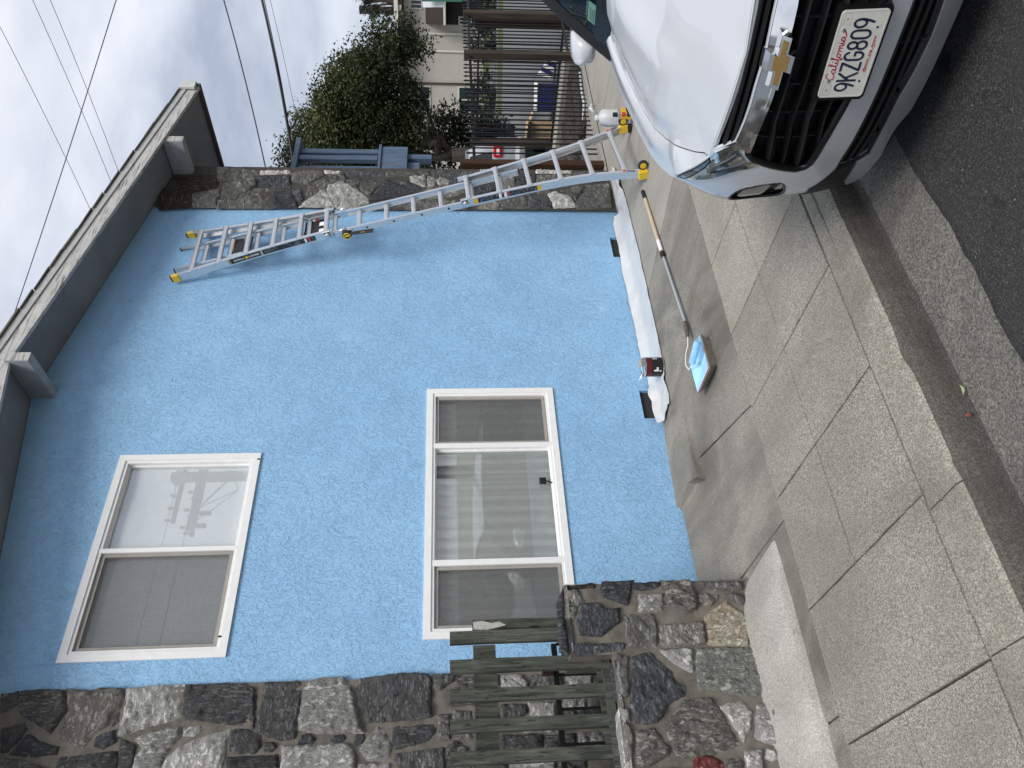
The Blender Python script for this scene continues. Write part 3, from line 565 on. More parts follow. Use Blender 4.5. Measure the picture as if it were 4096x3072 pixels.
ven=kid(mortar('stone_veneer',[(-.6,-.05),(1.628,-.05),(1.618,.9),(1.626,1.7),(1.612,2.2),(1.622,3.0),(1.606,3.7),(1.600,4.3),(1.59,4.82),(-.6,4.45)],YS,house,1),house)
for i,(k,p) in enumerate(STONES['left']): stone(p,YS,k,ven,.026,i+1,None,1.045)
def fill(x0,x1,z0,z1,y,parent,seed,row=.24):
    rg=random.Random(seed); z=z0; n_=0
    while z<z1-.06:
        hh=min(rg.uniform(.14,.30),z1-z); x=x0
        while x<x1-.08:
            w=min(rg.uniform(.16,.42),x1-x); j=lambda:rg.uniform(-.012,.012)
            p=[(x+.012+j(),z+.012+j()),(x+w*.5,z+.006+j()),(x+w-.012+j(),z+.012+j()),(x+w-.006,z+hh*.5+j()),(x+w-.014+j(),z+hh-.012+j()),(x+w*.45,z+hh-.006+j()),(x+.012+j(),z+hh-.012+j()),(x+.006,z+hh*.5)]
            stone(p,y,rg.choice('ddgltsg'),parent,.03,seed*100+n_,.03); n_+=1; x+=w
        z+=hh
fill(-.55,.93,.1,4.3,YS,ven,21); fill(.93,1.62,.02,.62,YS,ven,22)
pil=kid(mortar('stone_pilaster',[(6.398,-.03),(7.105,-.03),(7.10,4.66),(6.42,4.79),(6.405,2.5)],YS,house,2,plain('mortar_joint_shade',(.055,.05,.043),.95,vary=.3,scale=30,bump=.6)),house)  # backing darkened so its colour carries the shadow between the stones
for i,(k,p) in enumerate(STONES['pil']): stone(p,YS,k,pil,.026,i+101,None,1.09)
# return of the pilaster round the corner: flat-laid stones
cm=bmesh.new(); bbox(cm,(6.5,D-.02,-.03),(7.10,D+.6,4.62)); kid(bobj('pilaster_core',cm,MORT),house)
# ---- windows
GLASS=None
def mat_glass(name,tint=(.97,.985,.975),boost=4.2):
    k=NT(name); k.t.nodes.remove(k.b)
    tr=k.n('BsdfTransparent'); tr.inputs[0].default_value=(*tint,1); gl=k.n('BsdfGlossy'); gl.inputs['Roughness'].default_value=.012; gl.inputs[0].default_value=(.95,.97,1,1)
    lw_=k.n('LayerWeight'); lw_.inputs[0].default_value=.5; frv=k.math('ADD',.042,k.math('MULTIPLY',.958,k.math('POWER',lw_.outputs['Facing'],5.))); v=k.pos(); bp=k.n('Bump'); bp.inputs['Strength'].default_value=.06; bp.inputs['Distance'].default_value=.004; k.l(k.noise(v,2.2,2),bp.inputs['Height']); k.l(bp.outputs[0],gl.inputs['Normal'])
    mxs=k.n('MixShader'); f=k.math('MINIMUM',k.math('MULTIPLY',frv,boost),1.)
    k.l(f,mxs.inputs[0]); k.l(tr.outputs[0],mxs.inputs[1]); k.l(gl.outputs[0],mxs.inputs[2]); k.l(mxs.outputs[0],k.o.inputs[0]); return k.m
def mat_screen():
    k=NT('insect_screen'); k.t.nodes.remove(k.b)
    tr=k.n('BsdfTransparent'); df=k.n('BsdfDiffuse'); df.inputs[0].default_value=(.13,.13,.13,1); mxs=k.n('MixShader')
    v=k.pos((1,1,.05)); a=k.noise(v,330,2); b=k.noise(k.pos((.05,1,1)),330,2)
    k.l(k.math('ADD',.22,k.math('MULTIPLY',k.math('ADD',a,b),.26)),mxs.inputs[0]); k.l(tr.outputs[0],mxs.inputs[1]); k.l(df.outputs[0],mxs.inputs[2]); k.l(mxs.outputs[0],k.o.inputs[0]); return k.m
WGL=mat_glass('window_glass'); SCR=mat_screen()
BLIND=plain('pale_blind',(.44,.455,.445),.8,vary=.06); BLINDU=plain('white_shade',(.60,.625,.65),.8,vary=.04); DARKIN=plain('dark_interior',(.03,.03,.03),.9); SCRF=plain('screen_frame',(.32,.30,.27),.5,vary=.1)
def rect_frame(name,x0,x1,z0,z1,w,y0,y1,mat,parent,bev=.003,sill=None):
    """mitred frame as four mitre-cut lengths in one part"""
    bm=bmesh.new()
    for (a,b,c,d) in (((x0,z0),(x1,z0),(x1-w,z0+w),(x0+w,z0+w)),((x1,z0),(x1,z1),(x1-w,z1-w),(x1-w,z0+w)),((x1,z1),(x0,z1),(x0+w,z1-w),(x1-w,z1-w)),((x0,z1),(x0,z0),(x0+w,z0+w),(x0+w,z1-w))):
        f=[bm.verts.new((p[0],y0,p[1])) for p in (a,b,c,d)]; g=[bm.verts.new((p[0],y1,p[1])) for p in (a,b,c,d)]
        bm.faces.new(f); bm.faces.new(g[::-1])
        for i in range(4): bm.faces.new((f[i],g[i],g[(i+1)%4],f[(i+1)%4]))
    o=bobj(name,bm,mat); return kid(o,parent)
def window(x0,x1,z0,z1,label,cuts,screens,pleat,bl):
    w=kid(mobj('window',[(x0+.01,D+.132,z0+.01),(x1-.01,D+.132,z0+.01),(x1-.01,D+.132,z1-.01),(x0+.01,D+.132,z1-.01)],[(0,1,2,3)],DARKIN),house)
    rect_frame('frame',x0-.004,x1+.004,z0-.004,z1+.004,.052,D-.016,D+.02,WHITE,w)
    rect_frame('inner_frame',x0+.048,x1-.048,z0+.048,z1-.048,.022,D-.006,D+.06,WHITE,w)
    xs=[x0+.07]+[q for c in cuts for q in c]+[x1-.07]
    for c in cuts: kid(box('mullion',(c[0],D-.010,z0+.05),(c[1],D+.05,z1-.05),WHITE,None,.004),w)
    for i in range(0,len(xs),2):
        a,b=xs[i],xs[i+1]; k=i//2; yg=D+.045
        kid(mobj('pane',[(a-.012,yg,z0+.06),(b+.012,yg,z0+.06),(b+.012,yg,z1-.06),(a-.012,yg,z1-.06)],[(0,1,2,3)],WGL),w)
        if k in screens:
            rect_frame('screen_frame',a+.004,b-.004,z0+.078,z1-.078,.022,D+.012,D+.026,SCRF,w)
            ys_=D+.019
            kid(mobj('screen',[(a+.02,ys_,z0+.095),(b-.02,ys_,z0+.095),(b-.02,ys_,z1-.095),(a+.02,ys_,z1-.095)],[(0,1,2,3)],SCR),w)
        else: rect_frame('sash',a-.006,b+.006,z0+.066,z1-.066,.016,D+.03,D+.056,WHITE,w)
    # pleated hanging blind behind the glass
    n_=max(2,int((x1-x0)/pleat)*8); vs_=[];fs=[]
    for i in range(n_+1):
        u=i/n_; x=x0+.06+(x1-x0-.12)*u; ph=(i%8)/8; y=D+.066+.034*(ph if pleat<.3 else 0)+.004*math.sin(i*.7)
        vs_+=[(x,y,z0+.05),(x,y,z1-.05)]
    fs=[(2*i,2*i+2,2*i+3,2*i+1) for i in range(n_)]
    kid(mobj('blind',vs_,fs,bl),w)
    return w
w1=window(*WINS[0],None,[(2.576,2.612)],(0,),.5,BLINDU)
w2=window(*WINS[1],None,[(2.405,2.452),(3.428,3.474)],(0,2),.095,BLIND)
for x,z in ((1.93,3.36),(3.34,3.31)): kid(box('weep_cover',(x,D-.019,z-.03),(x+.012,D-.0165,z-.008),plain('weep_black',(.02,.02,.02)),None,0),w1)
# small camera standing on the inner sill
sc_t=thing('security_camera','small black camera on a foot inside the lower window sill','camera',(3.10,D+.03,.985))
BLK=plain('black_plastic',(.012,.012,.013),.35,vary=.2)
kid(box('camera_body',(3.09,D+.005,1.03),(3.145,D+.035,1.085),BLK,None,.008,2),sc_t); tube('camera_foot',[(3.118,D+.02,1.03),(3.112,D+.022,1.005),(3.10,D+.026,.984)],.005,BLK,sc_t,6)
# ---- crawl-space vents
MESHM=None
k=NT('vent_mesh'); v=k.pos((1,1,1),rot=(0,R_(45),0)); ck=k.n('TexWave'); ck.wave_type='BANDS'; ck.bands_direction='X'; ck.inputs['Scale'].default_value=38; k.l(v,ck.inputs[0]); c2=k.n('TexWave'); c2.bands_direction='Z'; c2.inputs['Scale'].default_value=38; k.l(v,c2.inputs[0])
mm=k.math('MAXIMUM',k.ramp(ck.outputs[1],[(.80,0),(.9,1)]),k.ramp(c2.outputs[1],[(.80,0),(.9,1)])); k.set(k.mix(mm,(.008,.008,.008),(.10,.10,.095)),.7,.2); MESHM=k.m
for a,b,c,d in VENT:
    g=kid(mobj('vent',[(a,D+.03,c-.06),(b,D+.03,c-.06),(b,D+.03,d),(a,D+.03,d)],[(0,1,2,3)],MESHM),house)
    rect_frame('vent_frame',a-.008,b+.008,c-.07,d+.008,.014,D-.004,D+.03,STUC,g)
# ================================================================== low stone wall in front of the steps
YW=4.262
lw=thing('stone_wall','low rubble stone wall with stepped pier and concrete footing at the steps','stone wall',(1.2,4.4,0))
bm=bmesh.new(); bbox(bm,(1.43,YW+.012,-.05),(1.83,4.62,1.11)); bbox(bm,(-1.2,YW+.012,-.05),(1.432,4.56,.868)); kid(bobj('wall_core',bm,MORT),lw)
fc=kid(mortar('mortar_face',[(-1.2,-.03),(1.842,-.03),(1.838,.6),(1.838,1.115),(1.60,1.125),(1.425,1.12),(1.418,.885),(-1.2,.885)],YW,lw,3),lw)
for i,(k_,p) in enumerate(STONES['low']): stone(p,YW,k_,lw,.034,i+301,.011,1.04)
def cap_stone(x0,x1,y0,y1,z,kind,seed):
    """flat stone bedded on top of the wall"""
    bm=bmesh.new(); n_=9; rg=random.Random(seed); g=[]
    for j in range(7):
        r=[]
        for i in range(n_):
            x=x0+(x1-x0)*i/(n_-1); y=y0+(y1-y0)*j/6; e_=min(i,n_-1-i,j,6-j)
            r.append(bm.verts.new((x+noise.noise(Vector((x*9,y*9,seed)))*.012,y+noise.noise(Vector((y*9,x*9,seed)))*.012,z+(.0 if e_==0 else .03+noise.noise(Vector((x*14,y*14,seed)))*.012))))
        g.append(r)
    for j in range(6):
        for i in range(n_-1): bm.faces.new((g[j][i],g[j][i+1],g[j+1][i+1],g[j+1][i]))
    kid(bobj('stone',bm,STN[kind],None,True),lw)
cap_stone(1.43,1.65,YW-.02,4.60,1.10,'s',1); cap_stone(1.65,1.84,YW-.02,4.60,1.10,'t',2)
x=-1.15; i=0
while x<1.38:
    w=[.33,.27,.38,.3][i%4]; cap_stone(x,min(1.415,x+w),YW-.02,4.54,.862,'gtls'[i%4],10+i); x+=w+.01; i+=1
fill(-1.15,.72,.03,.86,YW,lw,31)
# footing: sloped concrete kerb under the wall
bm=bmesh.new(); xs=lin(-1.6,1.86,90); prof=[(3.745,-.01),(3.755,.045),(3.775,.062),(3.95,.085),(4.20,.105),(4.30,.11)]
rows=[]
for x in xs:
    t=min(1,max(0,(1.90-x)/.34)); r=[]
    for j,(y,z) in enumerate(prof):
        yy=ysk(y,x)+.028+noise.noise(Vector((x*7,j,0)))*.006
        yy=yy+(1-t)*(0.0 if j<1 else .02); z_=zs(yy)+z*(t**.7 if j else 1)+noise.noise(Vector((x*11,yy*11,3)))*.004*(1 if j else 0)
        # the right end is cut on the skew
        r.append(bm.verts.new((x-(y-3.74)*.10*(1-t) ,yy,z_)))
    rows.append(r)
for a,b in zip(rows,rows[1:]):
    for j in range(len(prof)-1): bm.faces.new((a[j],a[j+1],b[j+1],b[j]))
kid(bobj('footing',bm,mat_concrete('footing_concrete',(.42,.405,.37),(.12,.11,.095),.5,190,.4),None,True,40),lw)
# ================================================================== wooden railing: vertical pickets on rails
def mat_wood(name,c0,c1,c2,grain=1.,green=0):
    k=NT(name); v=k.pos((14,14,1.1),True,obj=False); a=k.noise(v,3.2,7,.62,.8); v2=k.pos((1,1,1),True)
    kn=k.voro(k.pos((6,6,1.6),True),1.5); col=k.ramp(a,[(.3,c0),(.5,c1),(.72,c2)])
    col=k.mix(k.ramp(k.noise(v2,3,4),[(.4,0),(.7,.55)]),col,[x*.55 for x in c0])
    col=k.mix(k.ramp(kn,[(.05,.95),(.11,0)]),col,(.010,.009,.008))
    dash=k.math('MULTIPLY',k.ramp(k.noise(k.pos((60,60,9),True),1.6,1),[(.64,0),(.68,1)]),.65); col=k.mix(dash,col,(.012,.012,.010))
    k.bump(a,.7*grain,.006); return k.set(col,.85,0,.25)
WOODG=mat_wood('weathered_greenish_wood',(.022,.024,.020),(.072,.078,.063),(.135,.142,.115))
def picket(name,x0,x1,y0,y1,z0,z1,mat,parent,seed=0,lean=0):
    bm=bmesh.new(); n_=12; rows=[]
    for i in range(n_+1):
        z=z0+(z1-z0)*i/n_; dx=noise.noise(Vector((seed*3.3,z*1.7,0)))*.005+lean*(z-z0); w=noise.noise(Vector((seed*5,z*9,1)))*.0016
        rows.append([bm.verts.new(p) for p in ((x0+dx-w,y0,z),(x1+dx+w,y0,z),(x1+dx+w,y1,z),(x0+dx-w,y1,z))])
    for a,b in zip(rows,rows[1:]):
        for j in range(4): bm.faces.new((a[j],a[(j+1)%4],b[(j+1)%4],b[j]))
    bm.faces.new(rows[0][::-1]); bm.faces.new(rows[-1])
    bmesh.ops.bevel(bm,geom=[e for e in bm.edges if e.is_boundary==False and len(e.link_faces)==2 and e.calc_face_angle(0)>.7],offset=.003,segments=1,affect='EDGES')
    return kid(bobj(name,bm,mat),parent)
rl=thing('wooden_railing','weathered grey-green wooden picket railing above the low stone wall','railing',(1.3,4.42,.88))
PK=[(.59,.66),(.755,.825),(.916,.982),(1.077,1.145),(1.236,1.306),(1.394,1.469),(1.562,1.634)]
for i,(a,b) in enumerate(PK): picket('picket',a,b,4.402,4.438,(1.13 if i==6 else .885),1.793,WOODG,rl,i+1)
picket('post',1.637,1.711,4.44,4.50,1.12,1.659,WOODG,rl,20)
pq=[(1.652,1.652),(1.70,1.655),(1.705,1.60),(1.69,1.55),(1.697,1.50),(1.675,1.46),(1.66,1.52),(1.648,1.58)]
kid(mobj('paint_remnant',[(x,4.4385,z) for x,z in pq],[tuple(range(8))],plain('old_white_paint',(.42,.41,.38),.8,vary=.3,scale=60)),rl)
def hrail(name,x0,x1,y0,y1,z0,z1,seed): 
    o=picket(name,z0,z1,y0,y1,x0,x1,WOODG,rl,seed); me=o.data; me.transform(Matrix(((0,0,1,0),(0,1,0,0),(1,0,0,0),(0,0,0,1)))); me.flip_normals(); return o
hrail('rail',.4,1.56,4.439,4.475,1.527,1.657,31); hrail('rail',.4,1.40,4.439,4.475,.885,.945,32); hrail('rail',.4,1.452,4.37,4.401,.878,.925,33)
mr=thing('metal_railing','dark iron step railing behind the wooden pickets','railing',(1.3,4.75,.88))
IRON=plain('dark_iron',(.018,.016,.016),.5,.3,vary=.3)
kid(box('rail',(-.4,4.74,1.128),(1.66,4.765,1.162),IRON,None,.002),mr)
for x in (1.66,1.47,1.268,1.071,.87,.67,.45): kid(box('baluster',(x-.008,4.745,.80 if x<1.6 else .9),(x+.008,4.761,1.128),IRON,None,.001),mr)
for z in (1.155,): kid(box('bracket',(1.46,4.715,1.165),(1.56,4.74,1.235),plain('rust_bracket',(.05,.028,.022),.6),None,.004),mr)
# steps behind the wall, seen between the pickets
st_=thing('concrete_steps','plain concrete steps behind the low stone wall and railing','steps',(.6,4.8,0))
for i in range(4): kid(box('step',(-.9,4.60,.0),(1.35-.28*i,D-.05,.17*(i+1)-.002*i),CON2,None,.008),st_)
# ================================================================== ladder
ALU=None
k=NT('ladder_aluminium'); v=k.pos((1,1,1)); k.set(k.ramp(k.noise(k.pos((30,30,1.5)),5,4),[(.3,(.62,.63,.64)),(.7,(.78,.79,.80))]),k.ramp(k.noise(v,20,3),[(.3,.30),(.7,.42)]),.85,.5); ALU=k.m
YEL=plain('safety_yellow',(.72,.47,.03),.45,vary=.08); RUB=plain('black_rubber',(.012,.012,.013),.7,vary=.2); REDM=plain('red_lever',(.55,.03,.02),.45); STEEL=plain('bright_steel',(.66,.67,.68),.22,.95,vary=.08)
LE=Vector((6.049,4.183,-.02)); LA=Vector((-.08,.212,.974)).normalized(); LX=Vector((.994,.087,.063)); LX=(LX-LA*LX.dot(LA)).normalized(); LN=LA.cross(LX).normalized()   # LN points into the wall?
if LN.y<0: LN=-LN
def lp(a,s,d=0): return LE+LX*a+LA*s+LN*d
lad=thing('ladder','tall aluminium folding extension ladder with yellow feet leaning on blue wall','ladder',tuple(lp(0,0)))
def rail(name,pts,w,h,d0,mat=ALU):
    """C-channel: web outside, flanges front and back; pts: (a,s)"""
    bm=bmesh.new(); rows=[]
    n_=len(pts)
    for i,(a,s) in enumerate(pts):
        sg=1 if sum(p[0] for p in pts)>0 else -1
        sec=[(0,0),(-sg*w,0),(-sg*w,.006),(-sg*.005,.006),(-sg*.005,h-.006),(-sg*w,h-.006),(-sg*w,h),(0,h)]
        rows.append([bm.verts.new(lp(a+q[0],s,d0+q[1])) for q in sec])
    for r,t in zip(rows,rows[1:]):
        for j in range(8): bm.faces.new((r[j],r[(j+1)%8],t[(j+1)%8],t[j]))
    bm.faces.new(rows[0][::-1]); bm.faces.new(rows[-1])
    o=bobj(name,bm,mat); return kid(o,lad)
def curve(p,n_=14):
    e=[p[0]]+p+[p[-1]]; o=[]
    for i in range(len(p)-1):
        for q in range(n_//(len(p)-1)+1):
            u=q/(n_//(len(p)-1)+1); o.append(tuple(.5*(2*b+(c-a)*u+(2*a-5*b+4*c-d)*u*u+(3*b-a-3*c+d)*u**3) for a,b,c,d in zip(e[i],e[i+1],e[i+2],e[i+3])))
    return o+[p[-1]]
def ev(c,s):
    for (a0,s0),(a1,s1) in zip(c,c[1:]):
        if min(s0,s1)<=s<=max(s0,s1): return a0+(a1-a0)*(s-s0)/((s1-s0) or 1)
    return c[0][0] if abs(s-c[0][1])<abs(s-c[-1][1]) else c[-1][0]
LOn=curve([(-.335,.06),(-.30,.20),(-.215,.60),(-.185,1.13),(-.183,1.72)]); LOf=curve([(.500,.06),(.47,.20),(.365,.60),(.288,1.10),(.218,1.72)])
UOn=curve([(-.207,2.98),(-.215,3.25),(-.275,3.8),(-.375,4.50)]); UOf=curve([(.178,2.98),(.190,3.25),(.235,3.8),(.312,4.46)])
LIn=[(-.178,2.86),(-.165,1.95),(-.160,1.15)]; LIf=[(.140,2.86),(.168,1.95),(.205,1.16)]
UIn=[(-.185,2.92),(-.195,3.6),(-.222,4.53)]; UIf=[(.148,2.92),(.140,3.6),(.118,4.52)]
DO,DI=-.030,.004
for c in (LOn,LOf,UOn,UOf): rail('outer_rail',c,.033,.074,DO)
for c in (LIn,LIf,UIn,UIf): rail('inner_rail',c,.026,.060,DI)
def rung(name,cn,cf,s,d,wd,flare=1.0,back=False):
    a0,a1=ev(cn,s)+.004,ev(cf,s)-.004; bm=bmesh.new(); rows=[]
    for u,w,h in ((0,.046*flare+.014,.012),(.05,.042*flare+.010,.022),(.13,.042,.033),(.5,.041,.034),(.87,.042,.033),(.95,.042*flare+.010,.022),(1,.046*flare+.014,.012)):
        a=a0+(a1-a0)*u; b=.25*w
        rows.append([bm.verts.new(lp(a,s+q[0],d+q[1])) for q in ((-w/2,b*.4),(-w/2+b,0),(w/2-b,0),(w/2,b*.4),(w/2,h),(-w/2,h))])
    for r,t in zip(rows,rows[1:]):
        for j in range(6): bm.faces.new((r[j],r[(j+1)%6],t[(j+1)%6],t[j]))
    bm.faces.new(rows[0][::-1]); bm.faces.new(rows[-1]); return kid(bobj(name,bm,ALU),lad)
for i in range(6): rung('rung',UOn,UOf,4.33-.258*i,DO-.010,.03); rung('rung',UIn,UIf,4.265-.258*i,DI+.012,.03,.6)
for i in range(4): rung('rung',LIn,LIf,2.735-.266*i,DI+.012,.03,.7)
for i in range(6): rung('rung',LOn,LOf,1.665-.291*i,DO-.010,.03)
for i in range(2): rung('rung',LIn,LIf,1.635-.285*i,DI+.012,.03,.6)
for s_ in (2.66,2.40,2.13,1.87):
    bm=bmesh.new(); lathe(bm,[(.001,0),(.010,0),(.010,.002),(.001,.002)],lp(ev(LIn,s_)-.0005,s_,DI+.03),-LX,12); kid(bobj('lock_hole',bm,RUB),lad)
# feet with wheels
for c,sg in ((LOn,-1),(LOf,1)):
    a=c[0][0]; bm=bmesh.new()
    pts=[lp(a-sg*.0,.06,DO)]
    def lb(bm,a0,a1,s0,s1,d0,d1,bev=.004,mi=0):
        vs_=[bm.verts.new(lp(x,y,z)) for x in (a0,a1) for y in (s0,s1) for z in (d0,d1)]
        fs=[bm.faces.new([vs_[i] for i in q]) for q in ((0,1,3,2),(4,6,7,5),(0,4,5,1),(2,3,7,6),(0,2,6,4),(1,5,7,3))]
        for f in fs: f.material_index=mi
        if bev:
            r=bmesh.ops.bevel(bm,geom=list({e for f in fs for e in f.edges}),offset=bev,segments=1,affect='EDGES')
            for f in r['faces']: f.material_index=mi
    bm=bmesh.new(); lb(bm,a-.017-.018,a-.017+.022 if sg<0 else a+.006,.015,.105,DO-.006,DO+.072); lb(bm,a-.02,a+.012,-.012,.05,DO+.012,DO+.06)
    ft=kid(bobj('foot',bm,YEL),lad)
    bm=bmesh.new(); lb(bm,a-.032,a+.016,-.030,.018,DO+.004,DO+.082,.006); kid(bobj('foot_pad',bm,RUB),ft)
    bm=bmesh.new(); wc=lp(a-sg*.012,.055,DO-.052); lathe(bm,[(.008,-.016),(.040,-.016),(.046,-.008),(.046,.008),(.040,.016),(.008,.016)],wc,LX,18); kid(bobj('wheel_tyre',bm,RUB,None,True,40),ft)
    bm=bmesh.new(); lathe(bm,[(.006,-.019),(.028,-.018),(.031,-.01),(.031,.01),(.028,.018),(.006,.019)],wc,LX,14); kid(bobj('wheel_hub',bm,YEL),ft)
    bm=bmesh.new(); bbar(bm,wc,lp(a-sg*.012,.06,DO),.026,.05,LX); kid(bobj('wheel_bracket',bm,YEL),ft)
    bm=bmesh.new(); bbar(bm,lp(a-sg*.016,.125,DO-.004),lp(ev(c,.19)-sg*.016,.20,DO-.004),.012,.010,LX,0); kid(bobj('spring_rod',bm,plain('dull_steel',(.25,.24,.24),.5,.8)),ft)
    bm=bmesh.new(); bbar(bm,lp(ev(c,.205)-sg*.014,.205,DO-.006),lp(ev(c,.235)-sg*.014,.235,DO-.006),.022,.014,LX,0,.002); kid(bobj('foot_lever',bm,REDM),ft)
# caps
for c in (UOn,UOf):
    a,s=c[-1]; sg=-1 if a<0 else 1; bm=bmesh.new(); lb(bm,a-sg*.031,a+sg*.003,s-.05,s+.02,DO-.004,DO+.070,.003); cp=kid(bobj('top_cap',bm,YEL),lad)
    bm=bmesh.new(); lb(bm,a-sg*.030,a+sg*.001,s+.0205,s+.036,DO,DO+.068,.006); kid(bobj('cap_pad',bm,RUB),cp)
for c in (UIn,UIf,LIn,LIf):
    a,s=c[-1]; up=1 if s>3 else -1; sg=-1 if a<0 else 1; bm=bmesh.new(); lb(bm,a-sg*.025,a+sg*.002,min(s-.002*up,s+.012*up),max(s-.002*up,s+.012*up),DI-.002,DI+.058,.002); kid(bobj('end_cap',bm,RUB),lad)
# hinge discs at the middle, lock collars and knobs
for a,sg in ((-.186,-1),(.150,1)):
    bm=bmesh.new(); c=lp(a+sg*.004,2.885,DI+.028); lathe(bm,[(.004,-.014),(.050,-.014),(.053,-.010),(.053,.010),(.050,.014),(.004,.014)],c,LX,22); lb(bm,a-.014,a+.014,2.80,2.97,DI-.002,DI+.060,.003)
    hg=kid(bobj('hinge',bm,STEEL,None,True,35),lad)
    for q in (2.80,2.82,2.95,2.97):
        bm=bmesh.new(); lathe(bm,[(.003,0),(.005,.001),(.004,.004)],lp(a+sg*.0145,q,DI+.02+.02*(q in (2.82,2.95))),LX*sg,8); kid(bobj('rivet',bm,STEEL),hg)
bm=bmesh.new(); lathe(bm,[(.006,0),(.040,.002),(.046,.012),(.044,.030),(.034,.038),(.006,.040)],lp(-.206,2.855,DI+.03),-LX,20); kn=kid(bobj('hinge_knob',bm,RUB,None,True,35),lad)
bm=bmesh.new(); lathe(bm,[(.026,0),(.034,.001),(.034,.006),(.026,.007)],lp(-.244,2.855,DI+.03),-LX,20,cap=False); lb(bm,-.2505,-.244,2.835,2.875,DI+.022,DI+.038,.002); kid(bobj('knob_mark',bm,YEL),kn)
for c,s in ((LOn,1.70),(UOn,3.03),(LOf,1.70),(UOf,3.03)):
    a=ev(c,s); sg=-1 if a<0 else 1
    bm=bmesh.new(); lb(bm,a-sg*.030,a+sg*.005,s-.030,s+.045,DO-.006,DO+.072,.004); lk=kid(bobj('lock_collar',bm,STEEL if s<2 else ALU),lad)
    bm=bmesh.new(); lathe(bm,[(.005,0),(.030,.001),(.033,.012),(.024,.030),(.005,.034)],lp(a+sg*.005,s,DO+.035),LX*sg,14); kid(bobj('lock_knob',bm,STEEL,None,True,35),lk)
    bm=bmesh.new(); lb(bm,a+sg*.006,a+sg*.012,s-.022,s+.03,DO-.002,DO+.030,.002); kid(bobj('lock_lever',bm,BLK),lk)
# printed labels
def mat_label():
    k=NT('ladder_label'); v=k.pos((1,1,1)); n_=k.noise(k.pos((140,140,140)),1,2); n2=k.voro(v,60,'F1',1); g=k.n('RGBToBW'); k.l(n2,g.inputs[0])
    f=k.math('MULTIPLY',k.ramp(n_,[(.55,0),(.6,1)]),k.ramp(g.outputs[0],[(.45,0),(.5,1)])); k.set(k.mix(k.math('MULTIPLY',f,.6),(.012,.013,.016),(.5,.5,.5)),.4); return k.m
LAB=mat_label(); PWH=plain('print_white',(.78,.78,.78),.5,vary=.03); PYE=plain('print_yellow',(.68,.40,.02),.5,vary=.04); PRED=plain('print_red',(.55,.05,.03),.5,vary=.05); PBL=plain('print_blue',(.03,.18,.6),.5); PBK=plain('print_black',(.012,.012,.014),.45)
def sticker(c,s0,s1,d0,d1,mat,off=.0012,name='label'):
    n_=6; vs_=[];fs=[]
    for i in range(n_+1):
        s=s0+(s1-s0)*i/n_; a=ev(c,s); sg=-1 if a<0 else 1
        vs_+=[lp(a+sg*off,s,DO+d0),lp(a+sg*off,s,DO+d1)]
    fs=[(2*i,2*i+1,2*i+3,2*i+2) for i in range(n_)]
    return kid(mobj(name,vs_,fs,mat),lad)
g0=sticker(UOn,3.67,3.98,.008,.060,PBK)
for s in (3.672,3.965): q=sticker(UOn,s,s+.007,.008,.060,PYE,.0020,'stripe')
sticker(UOn,3.15,3.66,.008,.060,LAB)
for s in (3.2,3.235): sticker(UOn,s,s+.02,.012,.056,PWH if s>3.22 else PRED,.002,'stripe')
sticker(LOn,1.02,1.60,.008,.060,LAB)
for s0_,s1_,m_ in ((1.585,1.625,PYE),(1.55,1.555,PBL),(1.29,1.305,PRED),(.985,1.02,PYE),(1.31,1.335,PWH),(1.36,1.385,PWH)): sticker(LOn,s0_,s1_,.009,.059,m_,.002,'stripe')
def on_rail(c,s,d,off=.0026):
    a=ev(c,s); a2=ev(c,s+.02); t=(lp(a2,s+.02)-lp(a,s)).normalized(); return basis(lp(a-off,s,DO+d),-t,(t.cross(LX*-1)).normalized()*-1*-1,-LX)
def rail_text(txt,s,size,mat,width):
    a=ev(UOn,s); t=(lp(ev(UOn,s+.02),s+.02)-lp(a,s)).normalized(); x=-t; z=-LX; y=z.cross(x).normalized(); z=x.cross(y)
    text('lettering',txt,size,basis(lp(a-.0030,s,DO+.034),x,y,z),mat,g0,width=width,bold=.0006)
rail_text('GORILLA',3.885,.026,PWH,.105); rail_text('LADDERS',3.745,.026,PWH,.105)
bm=bmesh.new(); sx=3.815   # little shield mark between the two words
for q in (((-.014,-.014),(.014,-.014),(.016,.006),(0,.017),(-.016,.006)),): bm.faces.new([bm.verts.new(lp(ev(UOn,sx)-.0028,sx-p[0],DO+.034+p[1])) for p in q])
kid(bobj('shield_mark',bm,PYE),g0)
# printed cards zip-tied between the rungs, hang tag at the hinge
def card(s0,s1,a0,a1,d,mat,name='card'):
    vs_=[lp(a,s,d+.006*math.sin(a*20)) for s in (s0,s1) for a in lin(a0,a1,6)]
    return kid(mobj(name,vs_,[(i,i+1,i+7,i+6) for i in range(5)],mat),lad)
c1=card(3.06,3.28,-.16,.13,.034,PBK); c2=card(3.80,4.03,-.13,.10,.034,PBK)
def card_text(txt,a,s,size,mat,d,par,w=None): text('lettering',txt,size,basis(lp(a,s,d),LX,LA,-LN),mat,par,width=w)
card_text('37',.0,3.24,.035,PWH,.026,c1); card_text('37',.05,3.87,.03,PWH,.026,c2)
for i in range(4): kid(box('print_line',(0,0,0),(.001,.001,.001),PWH),c1) if False else None
for q,(a,s) in enumerate(((-.08,3.10),(.03,3.10))):
    vs_=[lp(a+x,s+y,.0255) for x,y in ((-.03,-.025),(.03,-.025),(.035,.03),(-.025,.035))]; kid(mobj('print_block',vs_,[(0,1,2,3)],PWH),c1)
vs_=[lp(x,y,.0255) for x,y in ((-.11,3.98),(.08,3.98),(.08,4.01),(-.11,4.01))]; kid(mobj('print_band',vs_,[(0,1,2,3)],PYE),c2)
